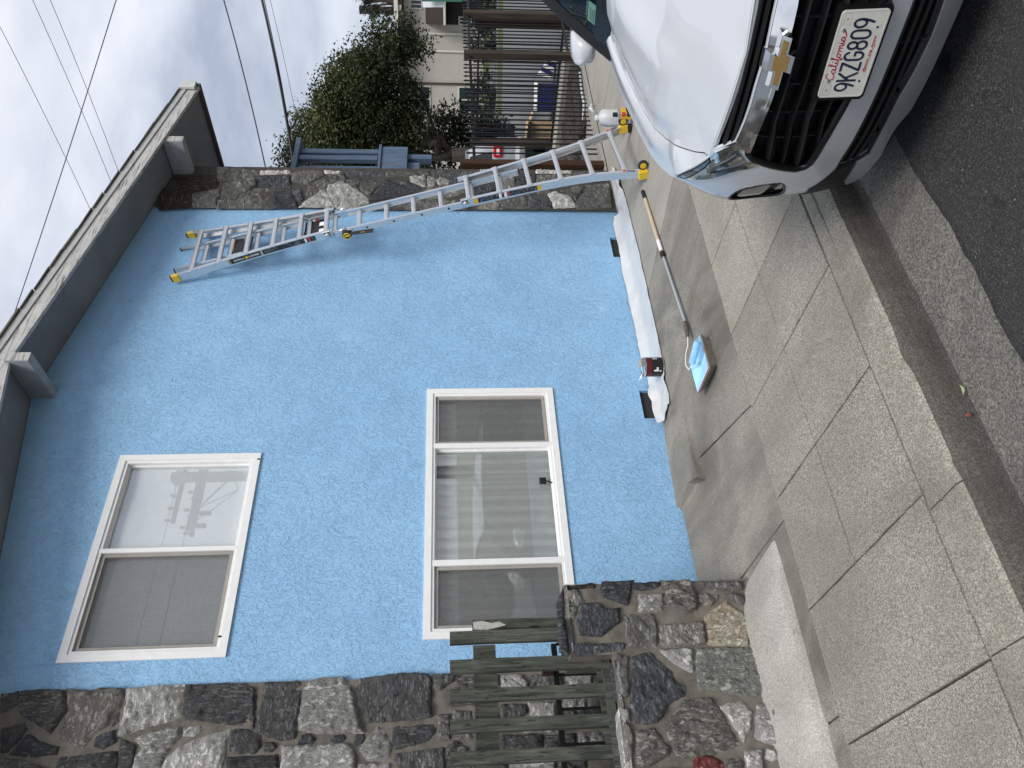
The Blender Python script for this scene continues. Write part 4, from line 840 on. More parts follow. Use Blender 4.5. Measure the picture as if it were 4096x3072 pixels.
tgp=[lp(-.25,2.835,.01),lp(-.28,2.80,.012),lp(-.30,2.60,.02),lp(-.235,2.59,.02),lp(-.225,2.79,.012)]
tgo=kid(mobj('hang_tag',tgp,[(0,1,2,3,4)],PBK),lad); btm=bmesh.new()
x_=(tgp[3]-tgp[2]).normalized(); y_=(tgp[4]-tgp[3]).normalized(); z_=x_.cross(y_).normalized(); y_=z_.cross(x_)
text('lettering','22FT',.022,basis(lp(-.262,2.70,.014),y_,-x_,z_),PYE,tgo)
for a,s in ((.13,3.155),(.135,3.19),(.165,2.60),(.17,2.55)):
    vs_=[lp(a-.019,s+y,DI+x) for x,y in ((.01,-.012),(.045,-.012),(.045,.012),(.01,.012))]; kid(mobj('label',vs_,[(0,1,2,3)],PRED if s in (3.155,2.6) else PWH),lad)
# ================================================================== paint roller on its pole
rp=thing('paint_roller','paint roller on long telescopic pole with wooden grip lying towards the tray','paint roller',(5.66,4.325,-.02))
def gz(x,y,h=0): return Vector((x,y,zs(y)+h))
P0,P1,P2=gz(5.66,4.325,.016),gz(4.70,4.23,.026),gz(3.82,4.125,.034)
tube('grip_end',[P0,P0.lerp(P1,.13)],.0185,RUB,rp,12)
WOODL=plain('pale_wood',(.50,.40,.28),.55,vary=.12,scale=20)
tube('wooden_handle',[P0.lerp(P1,.12),P1.lerp(P0,.02)],.0165,WOODL,rp,12)
tube('pole_label',[P0.lerp(P1,.80),P0.lerp(P1,.95)],.0170,PWH,rp,12)
tube('lock_collar',[P1.lerp(P0,.03),P1,P1.lerp(P2,.045)],[.019,.023,.017],RUB,rp,12)
tube('metal_pole',[P1.lerp(P2,.03),P2],.0115,ALU,rp,8)
P3=gz(3.67,4.11,.05)
tube('roller_grip',[P2.lerp(P3,-.12),P2.lerp(P3,.3),P2.lerp(P3,.7),P3],[.014,.019,.017,.013],plain('dirty_grip',(.10,.075,.06),.7,vary=.5,scale=60),rp,10)
BLUEP=plain('wet_blue_paint',srgb(168,214,240)[:3],.22,vary=.08,scale=9); BLUEF=None
RA,RB=Vector((3.418,3.870,.066)),Vector((3.378,4.062,.068))
tube('wire_frame',[P3,gz(3.60,4.125,.06),gz(3.53,4.150,.085),gz(3.44,4.160,.10),gz(3.375,4.135,.095),RB+(RB-RA)*.10,RB],.004,PWH,rp,8)
k=NT('painted_nap'); v=k.pos(); k.bump(k.noise(v,230,4,.7),1,.004); NAP=k.set(k.ramp(k.noise(v,60,4),[(.3,srgb(140,192,228)[:3]),(.7,srgb(172,216,242)[:3])]),.5); 
tube('roller_cover',[RA,RA.lerp(RB,.06),RA.lerp(RB,.94),RB],[.022,.025,.025,.022],NAP,rp,18)
# ================================================================== paint tray
tr_=thing('paint_tray','shallow paint tray full of wet blue paint in front of house','paint tray',(3.38,4.15,-.02))
GREYP=plain('tray_plastic',(.27,.25,.215),.5,vary=.2); RIMR=plain('dried_red_drips',(.42,.04,.07),.5,vary=.3)
def rr_(x0,x1,y0,y1,r,n_=5):
    o=[]
    for cx,cy,a0 in ((x1-r,y1-r,0),(x0+r,y1-r,90),(x0+r,y0+r,180),(x1-r,y0+r,270)): o+=[(cx+r*math.cos(R_(a0+90*i/n_)),cy+r*math.sin(R_(a0+90*i/n_))) for i in range(n_+1)]
    return o
TX0,TX1,TY0,TY1=3.160,3.475,3.850,4.142; HT=.075
rim=rr_(TX0,TX1,TY0,TY1,.022); bot=rr_(TX0+.05,TX1-.035,TY0+.03,TY1-.03,.02); n_=len(rim)
bm=bmesh.new(); r0=[bm.verts.new((x,y,zs(y)+.002)) for x,y in bot]; r1=[bm.verts.new((x,y,zs(y)+HT)) for x,y in rim]; r2=[bm.verts.new((x+(x-3.317)*.03,y+(y-3.996)*.03,zs(y)+HT-.004)) for x,y in rim]
bm.faces.new(r0[::-1])
for a_,b_ in ((r0,r2),(r2,r1)):
    for i in range(n_): bm.faces.new((a_[i],a_[(i+1)%n_],b_[(i+1)%n_],b_[i]))
kid(bobj('tray_body',bm,GREYP,None,True,40),tr_)
# inside: well at the right, ribbed ramp rising to the left, everything coated in paint
bm=bmesh.new(); NXI,NYI=26,14; g=[]
for i in range(NXI+1):
    u=i/NXI; r=[]
    for j in range(NYI+1):
        w=j/NYI; x=TX0+.006+(TX1-TX0-.012)*u; y=TY0+.006+(TY1-TY0-.012)*w
        zz_=HT-.004-(.052 if u>.62 else .052*max(0,(u-.06)/.56))
        wall_=min(1,min(u,1-u)/.07)*min(1,min(w,1-w)/.09); zz_=(HT+.0005)*(1-wall_)+zz_*wall_
        if .12<u<.58 and .12<w<.88: zz_+=.0016*(1 if int(u*30)%2 else -1)
        r.append(bm.verts.new((x,y,zs(y)+zz_+.0012*noise.noise(Vector((x*40,y*40,0))))))
    g.append(r)
for i in range(NXI):
    for j in range(NYI): bm.faces.new((g[i][j],g[i+1][j],g[i+1][j+1],g[i][j+1]))
kid(bobj('paint',bm,BLUEP,None,True,60),tr_)
bm=bmesh.new(); btube(bm,[(x,y,zs(y)+HT+.001) for x,y in rim[10:18]],.0032,6); btube(bm,[(3.30+.02*i,TY0+.002*math.sin(i*3),zs(TY0)+HT) for i in range(4)],[.002,.004,.003,.001],6); kid(bobj('rim_drips',bm,RIMR),tr_)
# ================================================================== paint can with a brush lying across it
can=thing('paint_can','open paint can with dark red and black label on drop cloth edge','paint can',(4.01,4.87,0))
CC=Vector((4.01,4.87,zs(4.87)+.006)); RC,HC=.082,.165
bm=bmesh.new(); lathe(bm,[(RC,0),(RC,.004),(RC*.985,.008),(RC*.985,HC-.012),(RC*1.01,HC-.006),(RC*1.01,HC),(RC*.93,HC),(RC*.9,HC-.008),(RC*.9,HC-.05)],CC,Vector((0,0,1)),28,cap=False); kid(bobj('can_body',bm,STEEL,None,True,40),can)
bm=bmesh.new(); lathe(bm,[(.001,0),(RC*.89,0)],CC+Vector((0,0,HC-.028)),Vector((0,0,1)),24,cap=False); kid(bobj('paint',bm,BLUEP),can)
def wrap(name,a0,a1,z0,z1,mat,r=RC*1.0):
    n_=40; vs_=[];
    for i in range(n_+1):
        t=a0+(a1-a0)*i/n_; vs_+=[(CC.x+math.cos(t)*r,CC.y+math.sin(t)*r,CC.z+z) for z in (z0,z1)]
    return kid(mobj(name,vs_,[(2*i,2*i+2,2*i+3,2*i+1) for i in range(n_)],mat,None,True),can)
MAR=plain('label_maroon',(.10,.008,.014),.4); wrap('label_black',R_(150),R_(318),.010,.105,PBK); wrap('label_red',R_(150),R_(318),.105,.150,MAR); wrap('label_white',R_(319),R_(360),.010,.105,PWH); wrap('label_red',R_(319),R_(360),.105,.150,MAR)
for i,(t0,t1,z) in enumerate(((282,304,.085),(282,300,.072),(282,298,.059),(205,214,.07),(205,220,.05),(222,228,.05),(205,210,.025))): wrap('label_print',R_(t0),R_(t1),z,z+.007+(.012 if i>2 else 0),PWH,RC*1.006)
tube('bail_handle',[CC+Vector((-.03,-.078,.15)),CC+Vector((-.10,-.06,.19)),CC+Vector((-.14,.0,.215)),CC+Vector((-.12,.06,.19))],.0018,STEEL,can,6)
br=thing('paintbrush','small brush with blue-smeared bristles resting on the open paint can','paintbrush',tuple(CC+Vector((.03,0,HC))))
kid(box('bristles',tuple(CC+Vector((.015,-.02,HC+.001))),tuple(CC+Vector((.075,.03,HC+.020))),plain('tan_bristle',(.42,.33,.22),.8,vary=.3,scale=80),None,.004),br); kid(box('handle',tuple(CC+Vector((-.045,.0,HC+.004))),tuple(CC+Vector((.016,.016,HC+.014))),BLUEP,None,.004),br)
# ================================================================== plastic drop cloth
k=NT('thin_plastic_sheet'); v=k.pos(); k.bump(k.noise(k.pos((1,.45,1)),26,5,.6,.8),.32,.010); PLAS=k.set(k.ramp(k.noise(v,5,4),[(.3,(.48,.49,.50)),(.7,(.60,.61,.615))]),.38,0,.5)
dc=[];rowsn=[]
NX,NY=150,12
for i in range(NX+1):
    u=i/NX; x=3.60+(6.86-3.60)*u
    yo=4.80+.02*math.sin(x*2.1)+.035*noise.noise(Vector((x*1.7,0,3)))+(.04 if x<3.9 else 0)-(.0 if x<6.5 else (x-6.5)*-.25)
    yi=D-.012 if x<6.2 else D-.09-.02*(x-6.2)
    if x<4.05: yi=D-.03-(4.05-x)*.1
    for j in range(NY+1):
        w=j/NY; y=yo+(yi-yo)*w
        z=zs(y)+.006+.010*abs(noise.noise(Vector((x*3,y*14,0))))+.008*abs(noise.noise(Vector((x*7,y*30,5))))
        up=max(0,(w-.72)/.28); z+=up*up*(.055+.03*noise.noise(Vector((x*2.3,1,0)))) if x<6.25 else 0
        if x<4.0: z+=.028*abs(noise.noise(Vector((x*6,y*12,2))))
        if x>6.35: z+=(.06*abs(noise.noise(Vector((x*5,y*5,7))))+.05*max(0,noise.noise(Vector((x*3,y*3,1)))))
        dc.append((x+.03*noise.noise(Vector((y*6,x*3,4)))*(1 if 0<i<NX else 2),y,z))
n_=NY+1
dco=mobj('drop_cloth',dc,[(i*n_+j,(i+1)*n_+j,(i+1)*n_+j+1,i*n_+j+1) for i in range(NX) for j in range(NY)],PLAS,None,True)
tag(dco,'long strip of white plastic drop cloth along the foot of blue wall','drop cloth')
# ================================================================== bag roll and solvent can behind the car
bgx,bgy=6.76,4.27
bag=thing('plastic_bag','white crumpled plastic bag standing upright on driveway beyond ladder foot','bag',(bgx,bgy,-.02))
bm=bmesh.new(); n_=22; rows=[]
for r,z in ((.07,0),(.078,.03),(.085,.15),(.080,.30),(.074,.40),(.05,.435),(.03,.45),(.036,.475),(.03,.50),(.012,.51)):
    rows.append([bm.verts.new((bgx+math.cos(t)*r*(1+.32*noise.noise(Vector((math.cos(t)*2,math.sin(t)*2,z*9)))),bgy+math.sin(t)*r*(1+.35*noise.noise(Vector((math.sin(t)*3,z*12,math.cos(t)*3)))),zs(bgy)+z*.66+.008*noise.noise(Vector((t*3,z*20,0))))) for t in [2*math.pi*q/n_ for q in range(n_)]])
for a,b in zip(rows,rows[1:]):
    for i in range(n_): bm.faces.new((a[i],a[(i+1)%n_],b[(i+1)%n_],b[i]))
bm.faces.new(rows[-1]); kid(bobj('bag_body',bm,PLAS,None,True),bag)
bm=bmesh.new(); btube(bm,[(bgx+.02,bgy-.03,.31),(bgx+.06,bgy-.07,.36),(bgx+.10,bgy-.08,.35),(bgx+.11,bgy-.06,.30)],[.016,.022,.014,.004],8); kid(bobj('bag_ear',bm,PLAS,None,True),bag)
sx,sy=6.57,4.10
cn=thing('solvent_can','metal can with black cap and yellow and red label beside white bag','can',(sx,sy,-.02))
kid(box('can_body',(sx-.055,sy-.03,zs(sy)),(sx+.055,sy+.03,zs(sy)+.17),STEEL,None,.008,2),cn); kid(box('label',(sx-.056,sy-.0312,zs(sy)+.02),(sx+.056,sy+.0312,zs(sy)+.145),PYE,None,.008),cn)
kid(box('label_patch',(sx-.057,sy-.0324,zs(sy)+.09),(sx-.02,sy+.0,zs(sy)+.135),PRED,None,.004),cn); kid(box('label_patch',(sx-.057,sy-.0326,zs(sy)+.025),(sx+.05,sy+.0,zs(sy)+.085),PBK,None,.004),cn)
tube('cap',[(sx-.02,sy,zs(sy)+.168),(sx-.02,sy,zs(sy)+.21)],.022,RUB,cn,14)

# ---- car surface (car frame: x forward, y left, z up; nose near x=0)
PLAN=[(0,0),(.2,-.006),(.4,-.035),(.55,-.085),(.68,-.155),(.77,-.235),(.83,-.325),(.875,-.45),(.9,-.62),(.915,-.9),(.92,-1.4),(.92,-2.3),(.92,-3.2),(.91,-3.9),(.88,-4.3),(.8,-4.5),(.6,-4.6),(.3,-4.64),(0,-4.65)]
def _cr(p0,p1,p2,p3,u):
    return tuple(.5*(2*b+(c-a)*u+(2*a-5*b+4*c-d)*u*u+(3*b-a-3*c+d)*u**3) for a,b,c,d in zip(p0,p1,p2,p3))
def _mkplan():
    P=PLAN; ext=[(-P[1][0],P[1][1])]+P+[(-P[-2][0],P[-2][1])]
    pts=[]
    for i in range(len(P)-1):
        for k in range(12): pts.append(_cr(ext[i],ext[i+1],ext[i+2],ext[i+3],k/12))
    pts.append(P[-1]); s=[0]
    for a,b in zip(pts,pts[1:]): s.append(s[-1]+math.hypot(a[0]-b[0],a[1]-b[1]))
    return pts,s
_PP,_SS=_mkplan(); TMAX=_SS[-1]
def plan(t):
    a=abs(t); a=min(a,TMAX-1e-6); lo,hi=0,len(_SS)-1
    while hi-lo>1:
        m=(lo+hi)//2
        if _SS[m]<=a: lo=m
        else: hi=m
    u=(a-_SS[lo])/(_SS[hi]-_SS[lo]); p,q=_PP[lo],_PP[hi]
    return (p[0]+(q[0]-p[0])*u,p[1]+(q[1]-p[1])*u)
def lerpt(tab,v):
    if v<=tab[0][0]: return tab[0][1]
    for (a,b),(c,d) in zip(tab,tab[1:]):
        if v<=c:
            u=(v-a)/(c-a); return b+(d-b)*u
    return tab[-1][1]
def crv(tab,v):
    """smooth curve through a table"""
    n=len(tab)
    if v<=tab[0][0]: return tab[0][1]
    if v>=tab[-1][0]: return tab[-1][1]
    for i in range(n-1):
        if v<=tab[i+1][0]:
            x0,y0=tab[i]; x1,y1=tab[i+1]; h=x1-x0; u=(v-x0)/h
            m0=(tab[i+1][1]-tab[i-1][1])/(tab[i+1][0]-tab[i-1][0]) if i>0 else (y1-y0)/h
            m1=(tab[i+2][1]-y0)/(tab[i+2][0]-x0) if i+2<n else (y1-y0)/h
            return (2*u**3-3*u*u+1)*y0+(u**3-2*u*u+u)*h*m0+(-2*u**3+3*u*u)*y1+(u**3-u*u)*h*m1
FIN=[(.15,.17),(.25,.125),(.30,.10),(.36,.08),(.486,.04),(.56,.015),(.62,.003),(.70,0),(.78,.003),(.866,.022),(.93,.04),(.97,.06),(1.03,.12)]
CIN=[(.15,.10),(.25,.062),(.32,.042),(.4,.02),(.5,.004),(.58,0),(.70,-.004),(.80,-.008),(.85,.0),(.90,.022),(.95,.050),(1.0,.078),(1.06,.115),(1.12,.17)]
SIN=[(.15,.06),(.25,.02),(.4,.0),(.55,.0),(.7,0),(.85,.002),(.95,.01),(1.02,.022),(1.08,.04),(1.14,.075),(1.2,.12)]
def S(t,z,off=0):
    """point on the lower body at plan arclength t (negative: right-hand side), height z"""
    h=.03; p=plan(abs(t)); a=plan(max(0,abs(t)-h)); b=plan(min(TMAX,abs(t)+h))
    if abs(t)<h: a=(-plan(h-abs(t))[0],plan(h-abs(t))[1])
    tx,ty=b[1]-a[1],b[0]-a[0]; l=math.hypot(tx,ty) or 1
    nx,ny=ty/l,-tx/l     # outward (x,y) for y>0 half
    w=min(1,max(0,(abs(t)-.50)/.32)); w=w*w*(3-2*w); q=min(1,max(0,(abs(t)-.86)/.5)); q=q*q*(3-2*q)
    i=(crv(FIN,z)*(1-w)+crv(CIN,z)*w)*(1-q)+crv(SIN,z)*q-off
    x=p[1]-nx*i; y=p[0]-ny*i
    return (x,y if t>=0 else -y,z)
def h0(x,y):
    a=abs(y)
    zc=crv([(-1.6,1.235),(-1.4,1.22),(-1.1,1.19),(-.8,1.14),(-.5,1.083),(-.3,1.04),(-.12,1.0),(0,.965)],x)
    return zc-.055*(a/.9)**2
# ================================================================== white SUV parked at the kerb, nose towards the camera
CO=Vector((2.34815528,1.1883627,-0.19208875)); CX=Vector((-0.99984921,0.01736515,0)); CY=Vector((-0.01731162,-0.99676701,0.0784591)); CZ=Vector((0.00136245,0.07844727,0.99691733))
def cw(p): return CO+CX*p[0]+CY*p[1]+CZ*p[2]
CARV=thing('parked_car','white sport utility vehicle parked at the curb with its nose towards us','car',tuple(CO))
k=NT('white_car_paint'); v=k.pos(); k.set(k.ramp(k.noise(v,3,3),[(.3,(.52,.54,.57)),(.7,(.56,.58,.605))]),.32,.0,.5,.9); k.b.inputs['Coat Roughness'].default_value=.045
dirt=k.ramp(k.noise(v,160,2,.5),[(.72,0),(.78,1)]); PAINT=k.m
CHR=plain('chrome',(.82,.83,.84),.07,1.,vary=.03,scale=5); GLB=plain('gloss_black',(.006,.006,.007),.3,0,.25,vary=.1); MBK=plain('matt_black_trim',(.012,.012,.013),.55,0,.25,vary=.15,bump=.15); DEEP=plain('grille_void',(.004,.004,.004),.8); SILV=plain('satin_silver',(.42,.435,.45),.33,.6,vary=.06); GOLD=plain('badge_gold',(.40,.255,.095),.35,.7,vary=.12,scale=60)
LENS=mat_glass('lamp_lens',(.82,.86,.88),3.0); MIRRP=plain('lamp_mirror',(.62,.66,.70),.06,1.,vary=.04)
def patch(name,poly,off,mat,parent=CARV,h=.035,skirt=.02,holes=(),smooth=True):
    pl=resample(poly,h*.8); hl=[resample(q,h*.8) for q in holes]
    vv_,ff=tri_poly(pl,h,hl); vs_=[cw(S(t,z,off)) for t,z in vv_]; ff=list(ff)
    # outward orientation
    o=Vector(); 
    for f in ff[:60]:
        a,b,c=(vs_[i] for i in f[:3]); o+=(b-a).cross(c-a)
    t0=vv_[ff[0][0]]; n0=cw(S(t0[0],t0[1],.1))-cw(S(t0[0],t0[1],0))
    if o.dot(n0)<0: ff=[f[::-1] for f in ff]
    if skirt:
        from collections import Counter
        ec={}
        for f in ff:
            for a,b in zip(f,f[1:]+f[:1]): ec[(a,b)]=1
        bd=[(a,b) for a,b in ec if (b,a) not in ec]; mp={}
        for a,b in bd:
            for q in (a,b):
                if q not in mp: mp[q]=len(vs_); vs_.append(cw(S(vv_[q][0],vv_[q][1],off-skirt)))
            ff.append((b,a,mp[a],mp[b]))
    ob=mobj(name,vs_,ff,mat,None,smooth)
    if smooth: ob.data.set_sharp_from_angle(angle=R_(32))
    return kid(ob,parent)
def mirp(p): return [(-t,z) for t,z in p[::-1]]
def both(up,lo):   # left halves running from the centre outwards; closed shape across the centre line
    L_=up+lo[::-1]; return L_+[(-t,z) for t,z in lo if t<-1e-6]+[(-t,z) for t,z in up[::-1] if t<-1e-6]
def strip(up,lo):
    """left half from centre: up edge outwards, then back along lo; mirrored"""
    left=up+lo[::-1]; right=[(-t,z) for t,z in left]; return left[:1]+left[1:]+[p for p in right[::-1] if p[0]>1e-6]
HE=[(0,.966),(-.0887,.9717),(-.2118,.9767),(-.3823,.9854),(-.5056,.9847),(-.5274,.989),(-.63,1.0141),(-.7384,1.0442),(-.8141,1.0531)]
def zE(t):
    a=abs(t)
    if a<.814: return lerpt([(-q[0],q[1]) for q in HE],a)
    # beyond the lamp the wing follows the bonnet
    z=1.07
    for _ in range(20):
        p=S(t,z); z=.5*z+.5*h0(p[0],p[1])
    w=min(1,(a-.814)/.2); w=w*w*(3-2*w); return (1-w)*1.0531+w*z
SLOT_U=[(0,.961),(-.0887,.966),(-.2118,.971),(-.3823,.979),(-.443,.980)]; SLOT_L=[(0,.905),(-.127,.910),(-.194,.910),(-.262,.912),(-.323,.917),(-.365,.922),(-.403,.952)]
GR_U=[(0,.860),(-.107,.857),(-.172,.859),(-.247,.865),(-.3416,.870),(-.404,.8705),(-.431,.865),(-.457,.843)]; GR_L=[(0,.556),(-.175,.566),(-.275,.58),(-.386,.592),(-.5,.598),(-.522,.612),(-.531,.648),(-.507,.72),(-.48,.79)]
IN_U=[(0,.453),(-.2272,.4536),(-.3377,.4555),(-.49,.455),(-.594,.452)]; IN_L=[(0,.327),(-.105,.334),(-.243,.3506),(-.36,.348),(-.493,.339),(-.5623,.33),(-.585,.370)]
FOG=[(-.845,.79),(-.82,.828),(-.77,.839),(-.712,.8374),(-.661,.8193),(-.6206,.755),(-.6114,.6774),(-.637,.65),(-.6834,.631),(-.7532,.6106),(-.83,.628),(-.852,.676)]
CL=[(-.5985,.453),(-.601,.42),(-.592,.371),(-.66,.368),(-.7269,.366),(-.80,.335),(-.92,.30),(-1.02,.36),(-1.0,.51),(-.90,.50),(-.83,.492),(-.77,.508),(-.7295,.5163),(-.6944,.4933),(-.6345,.4667)]
SKID_U=[(0,.325),(-.105,.332),(-.243,.3486),(-.36,.346),(-.493,.337),(-.5623,.328),(-.592,.366),(-.66,.366),(-.7269,.364)]; SKID_L=[(0,.252),(-.2,.252),(-.33,.253),(-.41,.286),(-.535,.266),(-.61,.2564),(-.68,.275),(-.77,.300),(-.80,.325)]
slot=both(SLOT_U,SLOT_L); grl=strip(GR_U,GR_L); intk=both(IN_U,IN_L); skd=both(SKID_U,SKID_L)
def strip2(U_,L_): 
    left=U_+L_[::-1]; return left+[(-t,z) for t,z in left[::-1] if t<-1e-6]
slot=strip2(SLOT_U,SLOT_L); grl=strip2(GR_U,GR_L); intk=strip2(IN_U,IN_L); skd=strip2(SKID_U,SKID_L)
TF=1.02
top=[(t,zE(t)-.002) for t in lin(-TF,TF,90)]
front=top+[(TF,.285),(.83,.30),(.6,.26),(.3,.262),(0,.262),(-.3,.262),(-.6,.26),(-.83,.30),(-TF,.285)]
body=patch('bumper',front,0,PAINT,h=.04,skirt=.012,holes=[slot,grl,intk,FOG,mirp(FOG)])
# bonnet and wings
NS=[t for t in lin(-1.72,1.72,130)]
def edge_pt(t): 
    p=S(t,zE(t)); return p
SHUT=[(-1.50,-.60),(-1.30,-.628),(-1.10,-.652),(-.92,-.672),(-.78,-.688),(-.64,-.684),(-.50,-.645),(-.40,-.600),(-.30,-.552),(-.22,-.512),(-.165,-.478)]
SHT=[(p[0],-p[1]) for p in SHUT]
def crown(x,y):
    a=abs(y); z=h0(x,y); t=crv(SHT,x)                       # half-width of the shut line here
    s=(a-(t-.13))/.13; s=min(1,max(0,s)); s=s*s*s*(s*(6*s-15)+10)
    fade=min(1,max(0,(-x-.14)/.5)); fade=fade*fade*(3-2*fade)
    return z+(.022*(1-s)+.020*math.exp(-((a-t-.055)/.055)**2)+.010*math.exp(-((a-.30+.06*x)/.10)**2))*fade
EP=[edge_pt(t) for t in lin(-1.95,1.95,170)]; EP2=[(p[0],p[1]) for p in EP]
def top_z(x,y):
    z=crown(x,y); m=1e9; bz=0
    for p in EP:
        d=(p[0]-x)**2+(p[1]-y)**2
        if d<m: m=d; bz=p[2]; q=p
    d=math.sqrt(m); w=math.exp(-(d/.12)**2)
    return z+(bz-crown(q[0],q[1]))*w
def surf(name,poly,mat,h=.045,lip=.02,parent=CARV):
    pl=resample(poly,h*.7); vv_,ff=tri_poly(pl,h); vs_=[cw((x,y,top_z(x,y))) for x,y in vv_]
    a,b,c=(vs_[i] for i in ff[0][:3])
    ff=list(ff)
    if (b-a).cross(c-a).dot(CZ)<0: ff=[f[::-1] for f in ff]
    ec={(a,b) for f in ff for a,b in zip(f,f[1:]+f[:1])}; mp={}
    for a,b in [e for e in ec if (e[1],e[0]) not in ec]:
        for q in (a,b):
            if q not in mp: mp[q]=len(vs_); vs_.append(vs_[q]-CZ*lip)
        ff.append((b,a,mp[a],mp[b]))
    o=mobj(name,vs_,ff,mat,None,True); o.data.set_sharp_from_angle(angle=R_(40)); return kid(o,parent)
GAP=.003
sl=[(x,-y) for x,y in SHUT]
front_e=[(p[0],p[1]) for p in EP if abs(p[1])<.472 and p[0]>-.5]
cowl=[(-1.47,y) for y in ()]
hoodp=front_e+[(x,y-GAP) for x,y in sl[::-1]]+[(-1.43,.3),(-1.405,0),(-1.43,-.3)]+[(x,y+GAP) for x,y in SHUT]
surf('bonnet',hoodp,PAINT,.03)
for sg in (1,-1):
    e_=[(p[0],p[1]) for p in EP if p[1]*sg>.478 and p[0]>-1.62]
    if sg<0: e_=e_[::-1]
    w_=e_+[(-1.62,sg*.80),(-1.53,sg*.70)]+[(x,sg*(abs(y)+GAP)) for x,y in SHUT]
    surf('wing',w_,PAINT,.03)
bm=bmesh.new(); bbox(bm,(0,0,0),(1,1,1)); 
for v_ in bm.verts: v_.co=cw((-.34-1.10*v_.co.x,-.58+1.16*v_.co.y,.60+.32*v_.co.z))
kid(bobj('engine_bay',bm,DEEP),CARV)
# chrome bar with its wings, slot, grille
CH_U=[(0,.903),(-.127,.9075),(-.194,.9075),(-.262,.910),(-.323,.915),(-.367,.920),(-.404,.951),(-.458,.980),(-.482,.983)]; CH_L=[(0,.862),(-.107,.859),(-.172,.861),(-.247,.867),(-.3416,.8720),(-.401,.8730),(-.394,.8912),(-.4197,.9403),(-.470,.977)]
chb=strip2(CH_U,CH_L)
patch('chrome_bar',chb,.010,CHR,h=.025,skirt=.03)
patch('chrome_lip',strip2([(t,z+.0005) for t,z in CH_L[:6]],[(t,z-.012) for t,z in CH_L[:6]]),.016,CHR,h=.02,skirt=.03)
sb=patch('upper_grille',[(t,z) for t,z in slot],-.06,DEEP,h=.05,skirt=0)
for z0 in (.925,.948):
    bm=bmesh.new(); pts=[cw(S(t,z0+(.006*abs(t)),-.02)) for t in lin(-.40,.40,26)]; 
    for a,b in zip(pts,pts[1:]): bbar(bm,a,b,.010,.035,CZ)
    kid(bobj('slat',bm,MBK),sb)
gb=patch('grille',grl,-.085,DEEP,h=.06,skirt=0)
def rimtube(name,poly,r,off,mat,parent):
    pl=resample(poly,.03); bm=bmesh.new(); pts=[cw(S(t,z,off)) for t,z in pl]; pts.append(pts[0]); btube(bm,pts,r,6,False); return kid(bobj(name,bm,mat,None,True),parent)
rimtube('grille_surround',[(t*.985,.71+(z-.71)*.965) for t,z in grl],.015,-.008,GLB,gb)
for i,zc_ in enumerate((.800,.741,.682,.624)):
    bm=bmesh.new(); rows=[]
    tl=-.475-.015*i
    for t in lin(tl,-tl,60):
        a=abs(t); sag=-.030*max(0,(a-.26)/.2) if a>.26 else 0; zz_=zc_+sag+.012; dz=.017+.016*max(0,(a-.28)/.2)
        rows.append([bm.verts.new(cw(S(t,z_,o_))) for z_,o_ in ((zz_,-.030),(zz_-.006,-.012),(zz_-.012,-.010),(zz_-dz-.006,-.036),(zz_-dz-.006,-.060),(zz_,-.060))])
    for a,b in zip(rows,rows[1:]):
        for j in range(6): bm.faces.new((a[j],a[(j+1)%6],b[(j+1)%6],b[j]))
    bm.faces.new(rows[0][::-1]); bm.faces.new(rows[-1]); kid(bobj('slat',bm,GLB if i%2 else MBK,None,True,25),gb)
for t in (-.36,-.24,-.12,.12,.24,.36):
    bm=bmesh.new(); pts=[cw(S(t,z_,-.05)) for z_ in lin(.59,.85,8)]
    for a,b in zip(pts,pts[1:]): bbar(bm,a,b,.006,.03,CY)
    kid(bobj('rib',bm,MBK),gb)
# lower intake, cladding, skid plate
ib=patch('lower_intake',intk,-.07,DEEP,h=.06,skirt=0)
for z0 in (.385,.418):
    bm=bmesh.new(); pts=[cw(S(t,z0,-.02)) for t in lin(-.57,.57,40)]
    for a,b in zip(pts,pts[1:]): bbar(bm,a,b,.012,.05,CZ)
    kid(bobj('slat',bm,MBK,None,True,30),ib)
for t in (-.42,-.22,0,.22,.42):
    bm=bmesh.new(); bbar(bm,cw(S(t,.345,-.03)),cw(S(t,.445,-.03)),.008,.05,CY); kid(bobj('rib',bm,MBK),ib)
for q in ([(-.590,.450),(-.50,.452),(-.40,.452),(-.47,.40),(-.50,.345),(-.56,.334),(-.583,.37)],):
    for p in (q,mirp(q)): patch('intake_blank',p,-.018,MBK,ib,h=.03,skirt=.02)
rimtube('intake_rim',[(t*.995,.392+(z-.392)*.97) for t,z in intk],.006,0,MBK,ib)
for p in (CL,mirp(CL)): patch('lower_cladding',p,.006,MBK,h=.04,skirt=.03)
patch('skid_plate',skd,.014,SILV,h=.04,skirt=.05)
und=[(-1.0,.32),(-.83,.295),(-.65,.25),(-.3,.262),(.3,.262),(.65,.25),(.83,.295),(1.0,.32),(1.0,.17),(-1.0,.17)]
patch('undertray',und,-.07,DEEP,h=.08,skirt=0)
